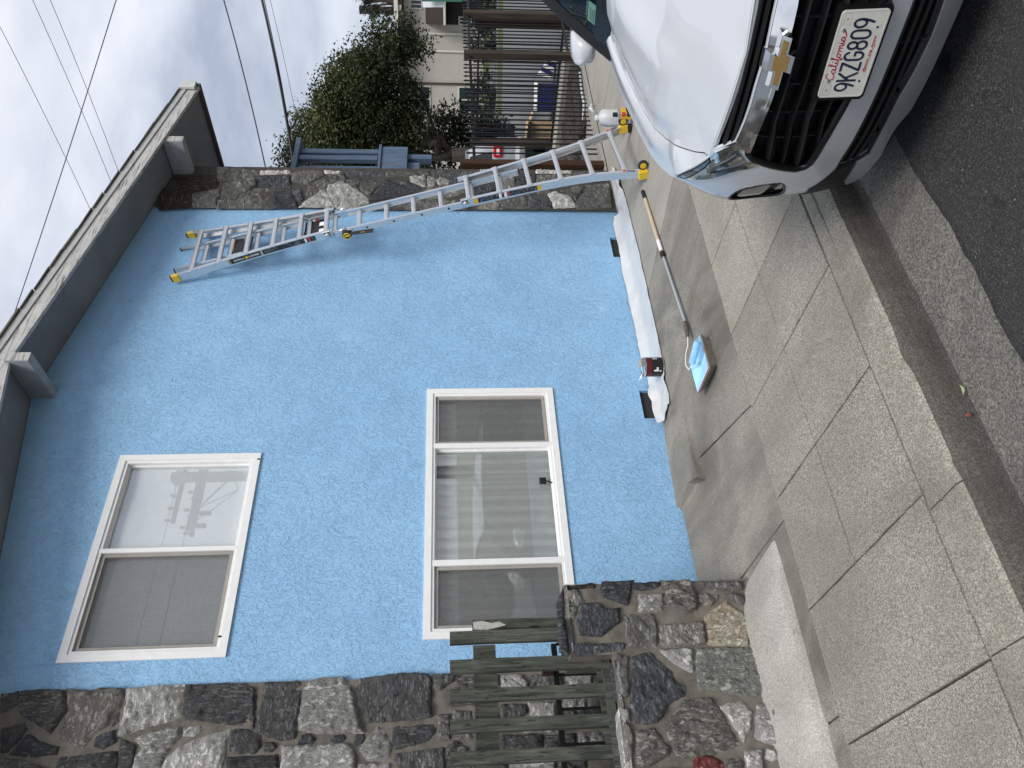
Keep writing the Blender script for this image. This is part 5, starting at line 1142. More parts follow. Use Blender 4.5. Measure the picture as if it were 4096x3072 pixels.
# lamps
LP=[(-.507,.983),(-.5213,.9765),(-.579,.9838),(-.6819,1.0035),(-.7656,1.0202),(-.808,1.046),(-.7384,1.0395),(-.63,1.0095),(-.527,.986)]
LL=[(-.472,.981),(-.400,.9070),(-.4309,.8800),(-.463,.854),(-.4742,.803),(-.5016,.8276),(-.5296,.868),(-.5761,.918),(-.6773,.9735),(-.7616,.9995),(-.7627,1.016),(-.6855,1.0018),(-.5818,.982),(-.5232,.9742),(-.506,.9815)]
for sg,f in ((-1,lambda p:p),(1,mirp)):
    hb=patch('headlight',f(LP),.001,plain('lamp_bowl',(.10,.11,.12),.25,.3),h=.02,skirt=.03); patch('lens',f(LP),.006,LENS,hb,h=.02,skirt=.012)
    rimtube('lamp_rim',f(LP),.0035,.004,GLB,hb)
    lb_=patch('lamp_surround',f(LL),.004,MIRRP,h=.02,skirt=.02)
    for q in ([(-.43,.905),(-.44,.898),(-.56,.955),(-.60,.970),(-.59,.976),(-.53,.962)],[(-.475,.868),(-.488,.862),(-.60,.938),(-.70,.992),(-.69,.998),(-.58,.955)]): patch('chrome_blade',f(q),.011,plain('smoked_chrome',(.20,.21,.22),.12,.9),lb_,h=.015,skirt=.012)
    fb=patch('fog_lamp',f(FOG),-.03,MBK,h=.04,skirt=0); rimtube('fog_surround',f(smooth_poly(FOG,1)),.009,-.008,GLB,fb)
    fl=[(-.815,.77),(-.7655,.806),(-.6931,.804),(-.66,.75),(-.6435,.712),(-.66,.702),(-.73,.702),(-.80,.703)]
    patch('lens',f(fl),-.010,plain('fog_lens_grey',(.20,.20,.185),.12,.2),fb,h=.03,skirt=.015)
    patch('reflector',f([(-.719,.6652),(-.68,.6641),(-.648,.6588),(-.66,.645),(-.709,.6367)]),-.012,plain('fog_reflector',(.30,.30,.28),.2,.4),fb,h=.02,skirt=.01)
# badge: gold cross with a bevelled chrome frame
BW=[(.0775,.8745),(.0695,.8535),(.0235,.8535),(.017,.8375),(-.035,.8375),(-.0285,.8535),(-.0895,.8535),(-.0815,.8745),(-.0335,.8745),(-.0295,.8905),(.0215,.8905),(.0155,.8745)]
BWc=(-.006,.864)
def grow(p,c,fx,fz): return [(c[0]+(x-c[0])*fx,c[1]+(z-c[1])*fz) for x,z in p]
def flatpoly(name,poly,off0,off1,grow_in,mat,parent):
    n_=len(poly); inn=grow(poly,BWc,*grow_in); vs_=[cw(S(t,z,off0)) for t,z in poly]+[cw(S(t,z,off1)) for t,z in inn]; fs=[(i,(i+1)%n_,n_+(i+1)%n_,n_+i) for i in range(n_)]+[tuple(range(n_,2*n_))]
    o=mobj(name,vs_,fs,mat); bm=bmesh.new(); bm.from_mesh(o.data); bmesh.ops.recalc_face_normals(bm,faces=bm.faces); bm.to_mesh(o.data); bm.free(); return kid(o,parent)
bd=flatpoly('badge',grow(BW,BWc,1.30,1.95),.0,.040,(.88,.74),CHR,CARV); flatpoly('badge_face',grow(BW,BWc,.97,.98),.0395,.043,(.97,.94),GOLD,bd)
# number plate on its black mount
pc=Vector((2.349,1.237,CAMZ-1.329)); a_,b_,r_=R_(-.995),R_(3.585),R_(5.806)
e1=Vector((math.sin(a_),-math.cos(a_),0)); nn=Vector((-math.cos(a_),-math.sin(a_),0)); up=Vector((0,0,1))*math.cos(b_)-nn*math.sin(b_)
PX=e1*math.cos(r_)+up*math.sin(r_); PY=-e1*math.sin(r_)+up*math.cos(r_); PZ=PX.cross(PY)
def pw(x,y,z=0): return pc+PX*x+PY*y+PZ*z
def rrect(w,h,r,n_=5): 
    o=[]
    for cx,cy,a0 in ((w/2-r,h/2-r,0),(-w/2+r,h/2-r,90),(-w/2+r,-h/2+r,180),(w/2-r,-h/2+r,270)): o+=[(cx+r*math.cos(R_(a0+90*i/n_)),cy+r*math.sin(R_(a0+90*i/n_))) for i in range(n_+1)]
    return o
def slabp(name,outl,z0,z1,mat,parent,inset=.0):
    n_=len(outl); vs_=[pw(x,y,z0) for x,y in outl]+[pw(x*(1-inset),y*(1-inset),z1) for x,y in outl]
    return kid(mobj(name,vs_,[(i,(i+1)%n_,n_+(i+1)%n_,n_+i) for i in range(n_)]+[tuple(range(n_,2*n_))],mat),parent)
pm=slabp('plate_mount',[(x,y+.004) for x,y in rrect(.345,.185,.02)],-.05,-.003,GLB,CARV,.04)
k=NT('plate_white'); v=k.pos(); k.set(k.mix(k.ramp(k.noise(v,130,2),[(.70,0),(.76,.5)]),k.ramp(k.noise(v,20,4),[(.3,(.50,.50,.45)),(.7,(.60,.60,.55))]),(.1,.09,.08)),.4); PLW=k.m
pl_=slabp('number_plate',rrect(.305,.152,.014),-.003,.001,PLW,CARV); 
rim=rrect(.297,.144,.011); bm=bmesh.new(); btube(bm,[pw(x,y,.0008) for x,y in rim]+[pw(*rim[0],.0008)],.0013,5,False); kid(bobj('plate_bead',bm,PLW,None,True),pl_)
NAVY=plain('plate_navy',(.010,.014,.045),.45,vary=.05); CRIM=plain('plate_crimson',(.36,.02,.05),.45,vary=.05)
def stroke(name,paths,w,mat,ox,oy,sx,sy,z=.0016,parent=None,join=True):
    bm=bmesh.new()
    for path in paths:
        P=[(ox+x*sx,oy+y*sy) for x,y in path]
        n_=len(P); lft=[];rgt=[]
        for i in range(n_):
            a=P[max(0,i-1)]; b=P[min(n_-1,i+1)]; dx,dy=b[0]-a[0],b[1]-a[1]; l=math.hypot(dx,dy) or 1; nx,ny=-dy/l*w/2,dx/l*w/2
            lft.append(bm.verts.new(pw(P[i][0]+nx,P[i][1]+ny,z))); rgt.append(bm.verts.new(pw(P[i][0]-nx,P[i][1]-ny,z)))
        for i in range(n_-1): bm.faces.new((rgt[i],rgt[i+1],lft[i+1],lft[i]))
        for (x,y) in (P[0],P[-1]):
            bm.faces.new([bm.verts.new(pw(x+math.cos(t)*w/2,y+math.sin(t)*w/2,z-.00005)) for t in lin(0,2*math.pi*7/8,8)])
    return kid(bobj(name,bm,mat),parent or pl_)
def arc(cx,cy,rx,ry,a0,a1,n_=14): return [(cx+rx*math.cos(R_(a0+(a1-a0)*i/n_)),cy+ry*math.sin(R_(a0+(a1-a0)*i/n_))) for i in range(n_+1)]
GLY={'9':[arc(.5,.69,.5,.31,-20,340,22),arc(.5,.69,.5,.31,-15,0,2)+[(1,.60),(.86,.30),(.62,0)]],
 'K':[[(0,0),(0,1)],[(1,1),(.04,.40)],[(.36,.60),(1,0)]],'Z':[[(0,1),(1,1)],[(1,1),(0,0)],[(0,0),(1,0)]],
 'G':[arc(.5,.72,.5,.28,20,180,12)+[(0,.3)]+arc(.5,.28,.5,.28,180,360,12)+[(1,.45)],[(1,.46),(.55,.46)]],
 '8':[arc(.5,.75,.44,.25,0,360,18),arc(.5,.26,.5,.26,0,360,18)],'0':[arc(.5,.72,.5,.28,0,180,12)+arc(.5,.28,.5,.28,180,360,12)+[(1,.72)]]}
cx0=-.127
for i,ch in enumerate('9KZG809'):
    stroke('plate_character',GLY[ch],.0078,NAVY,cx0+i*.0372,-.034,.0265,.060,.0022)
for x in (-.094,.094): stroke('plate_dot',[[(0,0),(.0003,.0003)]],.008,NAVY,x,-.050,1,1,.0022)
# the state name in a looping hand
SCR_=[[(.9,.85),(.75,1.0),(.45,.95),(.15,.6),(.1,.2),(.35,0),(.7,.1),(.95,.3)],[(1.5,.42),(1.2,.5),(1.0,.25),(1.1,.03),(1.35,.1),(1.55,.45),(1.5,.1),(1.7,.05),(1.95,.4),(2.15,.9),(2.1,1.05),(1.98,.85),(1.95,.3),(2.05,.03),(2.25,.1),(2.4,.45),(2.38,.1),(2.5,.02),(2.75,.3),(3.0,.85),(3.0,1.05),(2.88,.95),(2.82,.3),(2.78,-.25),(2.9,-.3),(3.0,0),(3.15,.15)],[(3.45,.45),(3.2,.4),(3.1,.15),(3.25,.0),(3.5,.1),(3.55,.35),(3.42,.46),(3.65,.36),(3.85,.46),(3.95,.35),(3.9,.05)],[(3.95,.3),(4.2,.46),(4.3,.4),(4.3,.05)],[(4.32,.25),(4.5,.46),(4.62,.4),(4.62,.08),(4.75,.03),(4.95,.45),(4.93,.1),(5.05,.03),(5.3,.3)],[(5.65,.42),(5.4,.5),(5.22,.25),(5.3,.03),(5.5,.1),(5.7,.45),(5.68,.1),(5.85,.02),(6.2,.15),(6.5,.40)]]
def smooth_path(p):
    e_=[p[0]]+p+[p[-1]]; o=[]
    for i in range(len(p)-1):
        for q in range(4):
            u=q/4; o.append(tuple(.5*(2*b+(c-a)*u+(2*a-5*b+4*c-d)*u*u+(3*b-a-3*c+d)*u**3) for a,b,c,d in zip(e_[i],e_[i+1],e_[i+2],e_[i+3])))
    return o+[p[-1]]
stroke('plate_script',[smooth_path(p) for p in SCR_],.0036,CRIM,-.088,.040,.0268,.027,.0016)
stroke('plate_script_dot',[[(2.47,.72),(2.475,.725)],[(5.0,.72),(5.005,.725)]],.0038,CRIM,-.088,.040,.0268,.027,.0016)
text('plate_web_line','dmv.ca.gov',.0165,basis(pw(.002,-.0535,.0014),PX,PY,PZ),CRIM,pl_,width=.128,bold=.0003)
for x,t_ in ((-.124,'MO'),(.124,'YR')):
    rp_=[(x-.019,.041),(x+.019,.041),(x+.019,.062),(x-.019,.062),(x-.019,.041)]
    stroke('sticker_box',[rp_],.0006,CRIM,0,0,1,1,.0013); text('sticker_word',t_,.006,basis(pw(x,.052,.0014),PX,PY,PZ),CRIM,pl_)
for x in (-.089,.089):
    bm=bmesh.new(); lathe(bm,[(.0065,0),(.006,.003),(.001,.0042)],pw(x,.056,.001),PZ,14); kid(bobj('plate_screw',bm,STEEL,None,True,40),pl_)
# ---- flanks, tail, cabin
def ztop_side(t):
    return zE(t) if abs(t)<1.75 else 1.10
vs_=[];fs=[]; 
for sg in (-1,1):
    ts=lin(TF-.002,TMAX,110); zr=lin(0,1,12)
    base=len(vs_)
    for t in ts:
        w=min(1,max(0,(t-1.55)/.5)); zt=(1-w)*zE(min(t,1.9))+w*1.09
        for u in zr: vs_.append(cw(S(sg*t,.24+(zt-.24)*u)))
    for i in range(len(ts)-1):
        for j in range(11):
            tm=(ts[i]+ts[i+1])/2; p=S(tm,0); u=(zr[j]+zr[j+1])/2; z=.24+.85*u
            if any((p[0]-wx)**2+(z-.40)**2<.40**2 for wx in (-.95,-3.68)) and tm<TMAX-.9: continue
            q=(base+i*12+j,base+(i+1)*12+j,base+(i+1)*12+j+1,base+i*12+j+1); fs.append(q if sg>0 else q[::-1])
fl_=mobj('flank',vs_,fs,PAINT,None,True); kid(fl_,CARV)
bm=bmesh.new(); 
for lo,hi in (((-4.4,-.80,.25),(-.35,.80,.62)),((-4.45,-.84,.6),(-1.45,.84,1.05))):
    q=bbox(bm,lo,hi)
for v_ in bm.verts: v_.co=cw(v_.co)
kid(bobj('chassis',bm,DEEP),CARV)
GLS=mat_glass('windscreen_glass',(.45,.55,.51),1.3); SIDEG=plain('tinted_glass',(.012,.016,.016),.06,vary=.05)
def ws(u,w):
    """windscreen: u -1..1 across, w 0..1 up"""
    y=u*(.755-.165*w); x=-1.375+(-.74)*w+.13*(1-u*u)*(1-.2*w); z=1.175+.46*w+.015*(1-u*u)+.03*math.sin(math.pi*w); return (x,y,z)
def gridm(name,f,nu,nw,u0,u1,w0,w1,mat,parent,smooth=True):
    vs_=[cw(f(u0+(u1-u0)*i/nu,w0+(w1-w0)*j/nw)) for j in range(nw+1) for i in range(nu+1)]; n_=nu+1
    return kid(mobj(name,vs_,[(j*n_+i,j*n_+i+1,(j+1)*n_+i+1,(j+1)*n_+i) for j in range(nw) for i in range(nu)],mat,None,smooth),parent)
cab=gridm('roof',lambda u,w:(-2.10-2.0*w,u*.60,1.635+.05*(1-u*u)+.03*math.sin(math.pi*w)-.10*w*w),14,12,-1,1,0,1,PAINT,CARV)
wsc=gridm('windscreen',ws,16,12,-1,1,0,1,GLS,CARV)
gridm('screen_band',lambda u,w:tuple(Vector(ws(u,w))+Vector((.004,0,.003))),16,3,-1,1,-.03,.15,plain('ceramic_band',(.006,.007,.008),.25),wsc)
def apil(sg):
    n_=14; rows=[]; bm=bmesh.new()
    for j in range(n_+1):
        w=-.06+1.06*j/n_; a=Vector(ws(sg*.985,w)); 
        o1=Vector((a.x-.004,a.y+sg*.022,a.z+.014)); o2=Vector((a.x-.055,a.y+sg*.058,a.z+.006)); o3=Vector((a.x-.085,a.y+sg*.055,a.z-.045)); o0=Vector((a.x+.004,a.y-sg*.045,a.z+.012)); o4=Vector((a.x-.05,a.y-sg*.01,a.z-.05))
        rows.append([bm.verts.new(cw(p)) for p in (o0,o1,o2,o3,o4)])
    for a,b in zip(rows,rows[1:]):
        for j in range(5): bm.faces.new((a[j],a[(j+1)%5],b[(j+1)%5],b[j]))
    bm.faces.new(rows[0]); bm.faces.new(rows[-1][::-1]); kid(bobj('windscreen_pillar',bm,plain('pillar_black',(.010,.010,.011),.55,spec=.25),None,True,30),CARV)
    # side glass and belt
    sgv=lambda u,w:(-1.42-.70*w-(2.55-.75*w)*u,sg*(.835-.18*w-.02*u*w),1.08+.53*w)
    gridm('side_glass',sgv,10,4,0,1,0,1,SIDEG,CARV)
    gridm('rear_pillar',lambda u,w:(-3.97+.10*w-.35*u,sg*(.83-.18*w),1.08+.53*w),2,4,0,1,0,1,PAINT,CARV)
for sg in (-1,1): apil(sg)
gridm('tail_glass',lambda u,w:(-4.40+.30*w,u*(.80-.18*w),1.08+.53*w),8,4,-1,1,0,1,SIDEG,CARV)
# interior seen through the windscreen: dash, wheel, seats
INT=plain('dark_cabin',(.018,.019,.02),.7,vary=.3)
gridm('dashboard',lambda u,w:(-1.40-.62*w+.10*(1-u*u),u*.70,1.165-.02*w+.03*math.sin(w*3)),10,6,-1,1,0,1,INT,CARV)
for y in (-.36,.36):
    bm=bmesh.new(); bbox(bm,(-2.75,y-.24,.8),(-2.55,y+.24,1.30),.05,2); bbox(bm,(-2.72,y-.12,1.30),(-2.6,y+.12,1.47),.04,2)
    for v_ in bm.verts: v_.co=cw(v_.co)
    kid(bobj('seat',bm,INT),CARV)
# cowl panel, wipers
gridm('cowl_panel',lambda u,w:(-1.415+.055*(1-w)-.04*u*u+.10*(1-u*u)*w*0,u*.72,1.178+.006*w-.02*u*u),12,3,-1,1,0,1,MBK,CARV)
for q in ([(-1.43,-.71,1.212),(-1.405,-.5,1.222),(-1.38,-.2,1.232),(-1.36,.05,1.225)],[(-1.40,.0,1.20),(-1.41,.35,1.215),(-1.45,.68,1.225)]):
    bm=bmesh.new(); pts=[cw(p) for p in q]; btube(bm,pts,[.006]+[.010]*(len(pts)-2)+[.007],6); kid(bobj('wiper',bm,GLB),CARV)
# rental card inside the screen
def wp(u,w,d): 
    p=Vector(ws(u,w)); q=Vector(ws(u+.02,w))-Vector(ws(u-.02,w)); r=Vector(ws(u,w+.02))-Vector(ws(u,w-.02)); n_=q.cross(r).normalized(); 
    if n_.x<0: n_=-n_
    return cw(p-n_*d),(CX*q.x+CY*q.y+CZ*q.z).normalized(),(CX*r.x+CY*r.y+CZ*r.z).normalized()
o_,qx,qy=wp(-.80,.20,.008)
cdv=[o_+qx*x+qy*y for x,y in ((-.05,-.05),(.07,-.05),(.07,.02),(-.05,.02))]; cd=kid(mobj('paper_card',cdv,[(0,1,2,3)],plain('card_mint',(.62,.80,.72),.6)),CARV)
cdb=[o_+qx*x+qy*y+CX*.001 for x,y in ((-.05,.021),(.07,.021),(.07,.043),(-.05,.043))]; kid(mobj('card_header',cdb,[(0,1,2,3)],PBK),cd)
nz=qx.cross(qy).normalized(); qy2=nz.cross(qx)
text('card_name','enterprise',.018,basis(o_+qx*.02+qy*.031+CX*.003,qx,qy2,nz),PWH,cd,width=.085)
for i in range(4): 
    y=-.04+.013*i; kid(mobj('card_line',[o_+qx*x+qy*yy+CX*.002 for x,yy in ((-.04,y),(.03+.01*(i%2),y),(.03+.01*(i%2),y+.004),(-.04,y+.004))],[(0,1,2,3)],plain('card_ink',(.12,.2,.2))),cd)
# door mirrors
for sg in (-1,1):
    bm=bmesh.new(); n_=16; rows=[]
    for sy_,sz_,x,dz in ((.030,.022,-1.70,-.008),(.062,.046,-1.715,-.004),(.082,.062,-1.76,0),(.088,.068,-1.83,.004),(.086,.066,-1.90,.004)):
        r=[]
        for q in range(n_):
            t=2*math.pi*q/n_; c,s_=math.cos(t),math.sin(t); c=math.copysign(abs(c)**.42,c); s_=math.copysign(abs(s_)**.42,s_)
            r.append(bm.verts.new(cw((x,sg*(.925+sy_*c+.012*s_),1.262+dz+sz_*s_))))
        rows.append(r)
    for a,b in zip(rows,rows[1:]):
        for q in range(n_): bm.faces.new((a[q],a[(q+1)%n_],b[(q+1)%n_],b[q]))
    bm.faces.new(rows[0][::-1]); bm.faces.new(rows[-1]); mi_=kid(bobj('door_mirror',bm,PAINT,None,True,40),CARV)
    bm=bmesh.new(); bbar(bm,cw((-1.78,sg*.78,1.15)),cw((-1.79,sg*.90,1.20)),.09,.05,CX,0,.01); kid(bobj('mirror_foot',bm,MBK),mi_)
    bm=bmesh.new(); bbar(bm,cw((-1.86,sg*.925,1.2655)),cw((-1.915,sg*.925,1.2655)),.168,.128,CY,0,.01); kid(bobj('mirror_back',bm,MBK),mi_)
# wheels
for sg in (-1,1):
    for wx in (-.95,-3.68):
        c=cw((wx,sg*.80,.415)); bm=bmesh.new(); lathe(bm,[(.20,-.11),(.33,-.11),(.355,-.08),(.36,0),(.355,.08),(.33,.11),(.20,.11)],c,CY,28); wh=kid(bobj('wheel',bm,RUB,None,True,40),CARV)
        bm=bmesh.new(); lathe(bm,[(.02,.06),(.05,.075),(.20,.085),(.235,.112),(.235,.06)],c,CY*sg,28,cap=False); kid(bobj('rim',bm,SILV,None,True,30),wh)
for sg in (-1,1):
    bm=bmesh.new()
    for a,b in zip(*(lambda p:(p,p[1:]))([S(sg*t,.98,.004) for t in lin(TMAX-1.05,TMAX-.62,8)])): bbar(bm,cw(a),cw(b),.16,.012,CZ)
    kid(bobj('tail_lamp',bm,plain('tail_red',(.35,.01,.012),.15)),CARV)
# ================================================================== iron fence with timber posts across the driveway
def mat_post(name,c):
    k=NT(name); a=k.noise(k.pos((10,10,.8),True),3,7,.65,.7); k.bump(a,.5,.004); return k.set(k.ramp(a,[(.3,[q*.5 for q in c]),(.55,c),(.75,[q*1.5 for q in c])]),.85,0,.2)
RWD=mat_post('redwood_post',(.055,.029,.019)); GWD=mat_post('grey_brown_post',(.055,.043,.034)); FIR=plain('fence_iron',(.016,.018,.022),.45,.4,vary=.2)
k=NT('fence_iron_dusty'); FIRD=plain('fence_iron_dusty',(.045,.048,.055),.55,.3,vary=.3)
def bar_mesh(h,r=.0095):
    bm=bmesh.new(); btube(bm,[(0,0,0),(0,0,h-.05),(0,0,h-.045),(0,0,h-.02),(0,0,h)],[r,r,r*1.45,r*1.2,r*.15],4)
    me=bpy.data.meshes.new('fence_bar'); bmesh.ops.recalc_face_normals(bm,faces=bm.faces); bm.to_mesh(me); bm.free(); me.materials.append(FIR); return me
def fence_bars(par,pts,z0,me,rg):
    for x,y in pts:
        o=bpy.data.objects.new('fence_bar',me); o.location=(x,y,z0+rg.uniform(-.006,.006)); o.rotation_euler=(rg.uniform(-.004,.004),rg.uniform(-.004,.004),R_(45)+rg.uniform(-.2,.2)); COL.objects.link(o); kid(o,par)
rg=random.Random(4); FY=5.25
gf=thing('iron_fence','black iron bar fence with timber posts across the driveway beside house','fence',(9,FY,0))
bm1=bar_mesh(1.54)
fence_bars(gf,[(x,FY) for x in lin(7.56,9.60,22)]+[(x,FY+.02) for x in lin(9.98,10.73,9)]+[(x,FY+.02) for x in lin(11.08,12.6,17)],.05,bm1,rg)
for a,b in ((7.40,9.735),(9.83,10.85),(10.945,12.75)): kid(box('rail',(a,FY+.010,1.475),(b,FY+.035,1.51),FIR,None,.002),gf); kid(box('rail',(a,FY+.012,.14),(b,FY+.033,.17),FIR,None,.002),gf) if a>9.5 else None
kid(box('post',(7.31,FY-.03,.0),(7.40,FY+.055,1.655),RWD,None,.006),gf); kid(box('post',(9.735,FY-.035,.0),(9.83,FY+.06,1.575),GWD,None,.006),gf); kid(box('post',(10.85,FY-.035,.0),(10.945,FY+.06,1.565),GWD,None,.006),gf); kid(box('post',(12.75,FY-.035,.0),(12.85,FY+.06,1.565),GWD,None,.006),gf)
for z in (.10,1.42): kid(box('hinge_bracket',(7.14,FY+.02,z),(7.27,FY+.06,z+.05),FIRD,None,.003),gf)
f2=thing('iron_fence','lower black iron fence running away behind the driveway fence','fence',(11,6.4,0))
fence_bars(f2,[(11.0,y) for y in lin(5.45,7.30,20)],.02,bar_mesh(1.40),rg)
for z in (1.32,.075): kid(box('rail',(10.985,5.35,z),(11.015,7.42,z+.03),FIR,None,.002),f2)
kid(box('post',(10.96,7.40,0),(11.05,7.49,1.44),GWD,None,.005),f2); kid(box('post',(10.93,5.36,0),(11.09,5.48,1.40),RWD,None,.005),f2)
# ---- bark bed with log edging, hose, box, tote
bed=[(9.55,5.34),(10.35,5.55),(10.45,7.5),(9.2,7.4),(8.45,5.95),(8.7,5.55)]
v_,f_=tri_poly(resample(bed,.06),.06,jit=.4); BARK=None
k=NT('bark_mulch'); v=k.pos(); c_=k.voro(k.pos((1,2.2,1)),34,'F1',1); g=k.n('RGBToBW'); k.l(c_,g.inputs[0]); k.bump(k.voro(k.pos((1,2.2,1)),34),.9,.02); BARK=k.set(k.ramp(g.outputs[0],[(.2,(.018,.012,.009)),(.5,(.055,.038,.028)),(.8,(.12,.09,.068)),(.95,(.25,.22,.18))]),.95)
o=mobj('bark_mulch',[(x,y,.012+.05*min(1,edist((x,y),bed)/.15)+.03*noise.noise(Vector((x*7,y*7,0)))) for x,y in v_],f_,BARK,None,True); tag(o,'strip of dark bark mulch behind the iron fence','mulch',None,'stuff')
LOG=mat_post('old_log',(.055,.05,.046))
for i,(p,q,r) in enumerate((((8.62,5.72,.05),(9.62,5.36,.05),.055),((8.60,6.10,.06),(9.95,5.75,.06),.06),((9.0,6.9,.06),(10.1,6.5,.06),.05))):
    bm=bmesh.new(); pts=[Vector(p).lerp(Vector(q),t)+Vector((0,0,.01*noise.noise(Vector((t*9,i,0))))) for t in lin(0,1,9)]; btube(bm,pts,[r*(1+.15*noise.noise(Vector((t*5,i*3,1)))) for t in lin(0,1,9)],9)
    tag(bobj('garden_log',bm,LOG,None,True),('grey log edging nearest the driveway in the bark bed','grey log lying across the middle of bark bed','grey log at the back of bark bed')[i],'log','logs edging the bark bed')
bm=bmesh.new(); btube(bm,[(9.5,5.33,.03),(9.2,5.42,.03),(8.95,5.44,.025),(8.8,5.62,.03),(8.72,5.9,.03)],.018,7); tag(bobj('plastic_pipe',bm,plain('pale_pipe',(.5,.55,.58),.4),None,True),'pale plastic pipe lying along the bark bed','pipe')
kb=box('garden_step',(10.46,5.6,.0),(10.75,8.2,.10),CONS,None,.01); tag(kb,'low concrete edging beside the bark bed','edging')
CARD=plain('cardboard',(.42,.29,.17),.8,vary=.12,scale=6); CARDD=plain('cardboard_inside',(.22,.14,.08),.85,vary=.15,scale=6)
cb=thing('cardboard_box','brown cardboard box with open flaps behind the iron fence','box',(11.55,7.62,0)); bx,by=11.55,7.62
M_=Matrix.Translation((bx,by,0))@Matrix.Rotation(R_(32),4,'Z')
def bp(name,vs4,mat):
    o=mobj(name,[M_@Vector(v) for v in vs4],[(0,1,2,3)],mat); m=o.modifiers.new('s','SOLIDIFY'); m.thickness=.006; return kid(o,cb)
W_,D_,H_=.24,.20,.40
bp('side',((-W_,-D_,0),(W_,-D_,0),(W_,-D_,H_),(-W_,-D_,H_)),CARD); bp('side',((-W_,D_,0),(W_,D_,0),(W_,D_,H_),(-W_,D_,H_)),CARDD); bp('side',((-W_,-D_,0),(-W_,D_,0),(-W_,D_,H_),(-W_,-D_,H_)),CARD); bp('side',((W_,-D_,0),(W_,D_,0),(W_,D_,H_),(W_,-D_,H_)),CARD)
bp('flap',((-W_,-D_,H_),(W_,-D_,H_),(W_+.03,-D_-.18,H_-.06),(-W_-.02,-D_-.16,H_-.04)),CARD); bp('flap',((-W_,-D_,H_),(-W_,D_,H_),(-W_-.15,D_,H_+.10),(-W_-.15,-D_,H_+.06)),CARDD); bp('flap',((W_,-D_,H_),(W_,D_,H_),(W_+.16,D_,H_+.06),(W_+.16,-D_,H_+.02)),CARD); bp('bottom',((-W_,-D_,.01),(W_,-D_,.01),(W_,D_,.01),(-W_,D_,.01)),CARDD)
NAVYP=plain('navy_plastic',(.012,.022,.12),.4); tt=thing('storage_tote','navy plastic tote with pale lid beyond the iron fence','tote',(11.75,7.05,0)); TM=Matrix.Translation((11.75,7.05,0))@Matrix.Rotation(R_(30),4,'Z')
for nm,lo,hi,mt in (('tote_body',(-.16,-.22,0),(.16,.22,.30),NAVYP),('lid',(-.18,-.24,.30),(.18,.24,.335),PWH),('handle',(-.17,-.06,.2),(-.16,.06,.23),NAVYP)):
    bm=bmesh.new(); bbox(bm,lo,hi,.012); [setattr(v,'co',TM@v.co) for v in bm.verts]; kid(bobj(nm,bm,mt),tt)
cu=thing('striped_cushion','navy and white striped cushion leaning against the navy tote','cushion',(11.95,6.62,0))
CM=Matrix.Translation((11.95,6.66,.0))@Matrix.Rotation(R_(32),4,'Z')@Matrix.Rotation(R_(24),4,'X')
for i in range(6):
    bm=bmesh.new(); bbox(bm,(-.10,-.20+.066*i,.02),(.10,-.20+.066*(i+1)-.001,.25-.028*abs(i-4.5)),.012); [setattr(v,'co',CM@v.co) for v in bm.verts]; kid(bobj('stripe',bm,PWH if i%2 else NAVYP),cu)
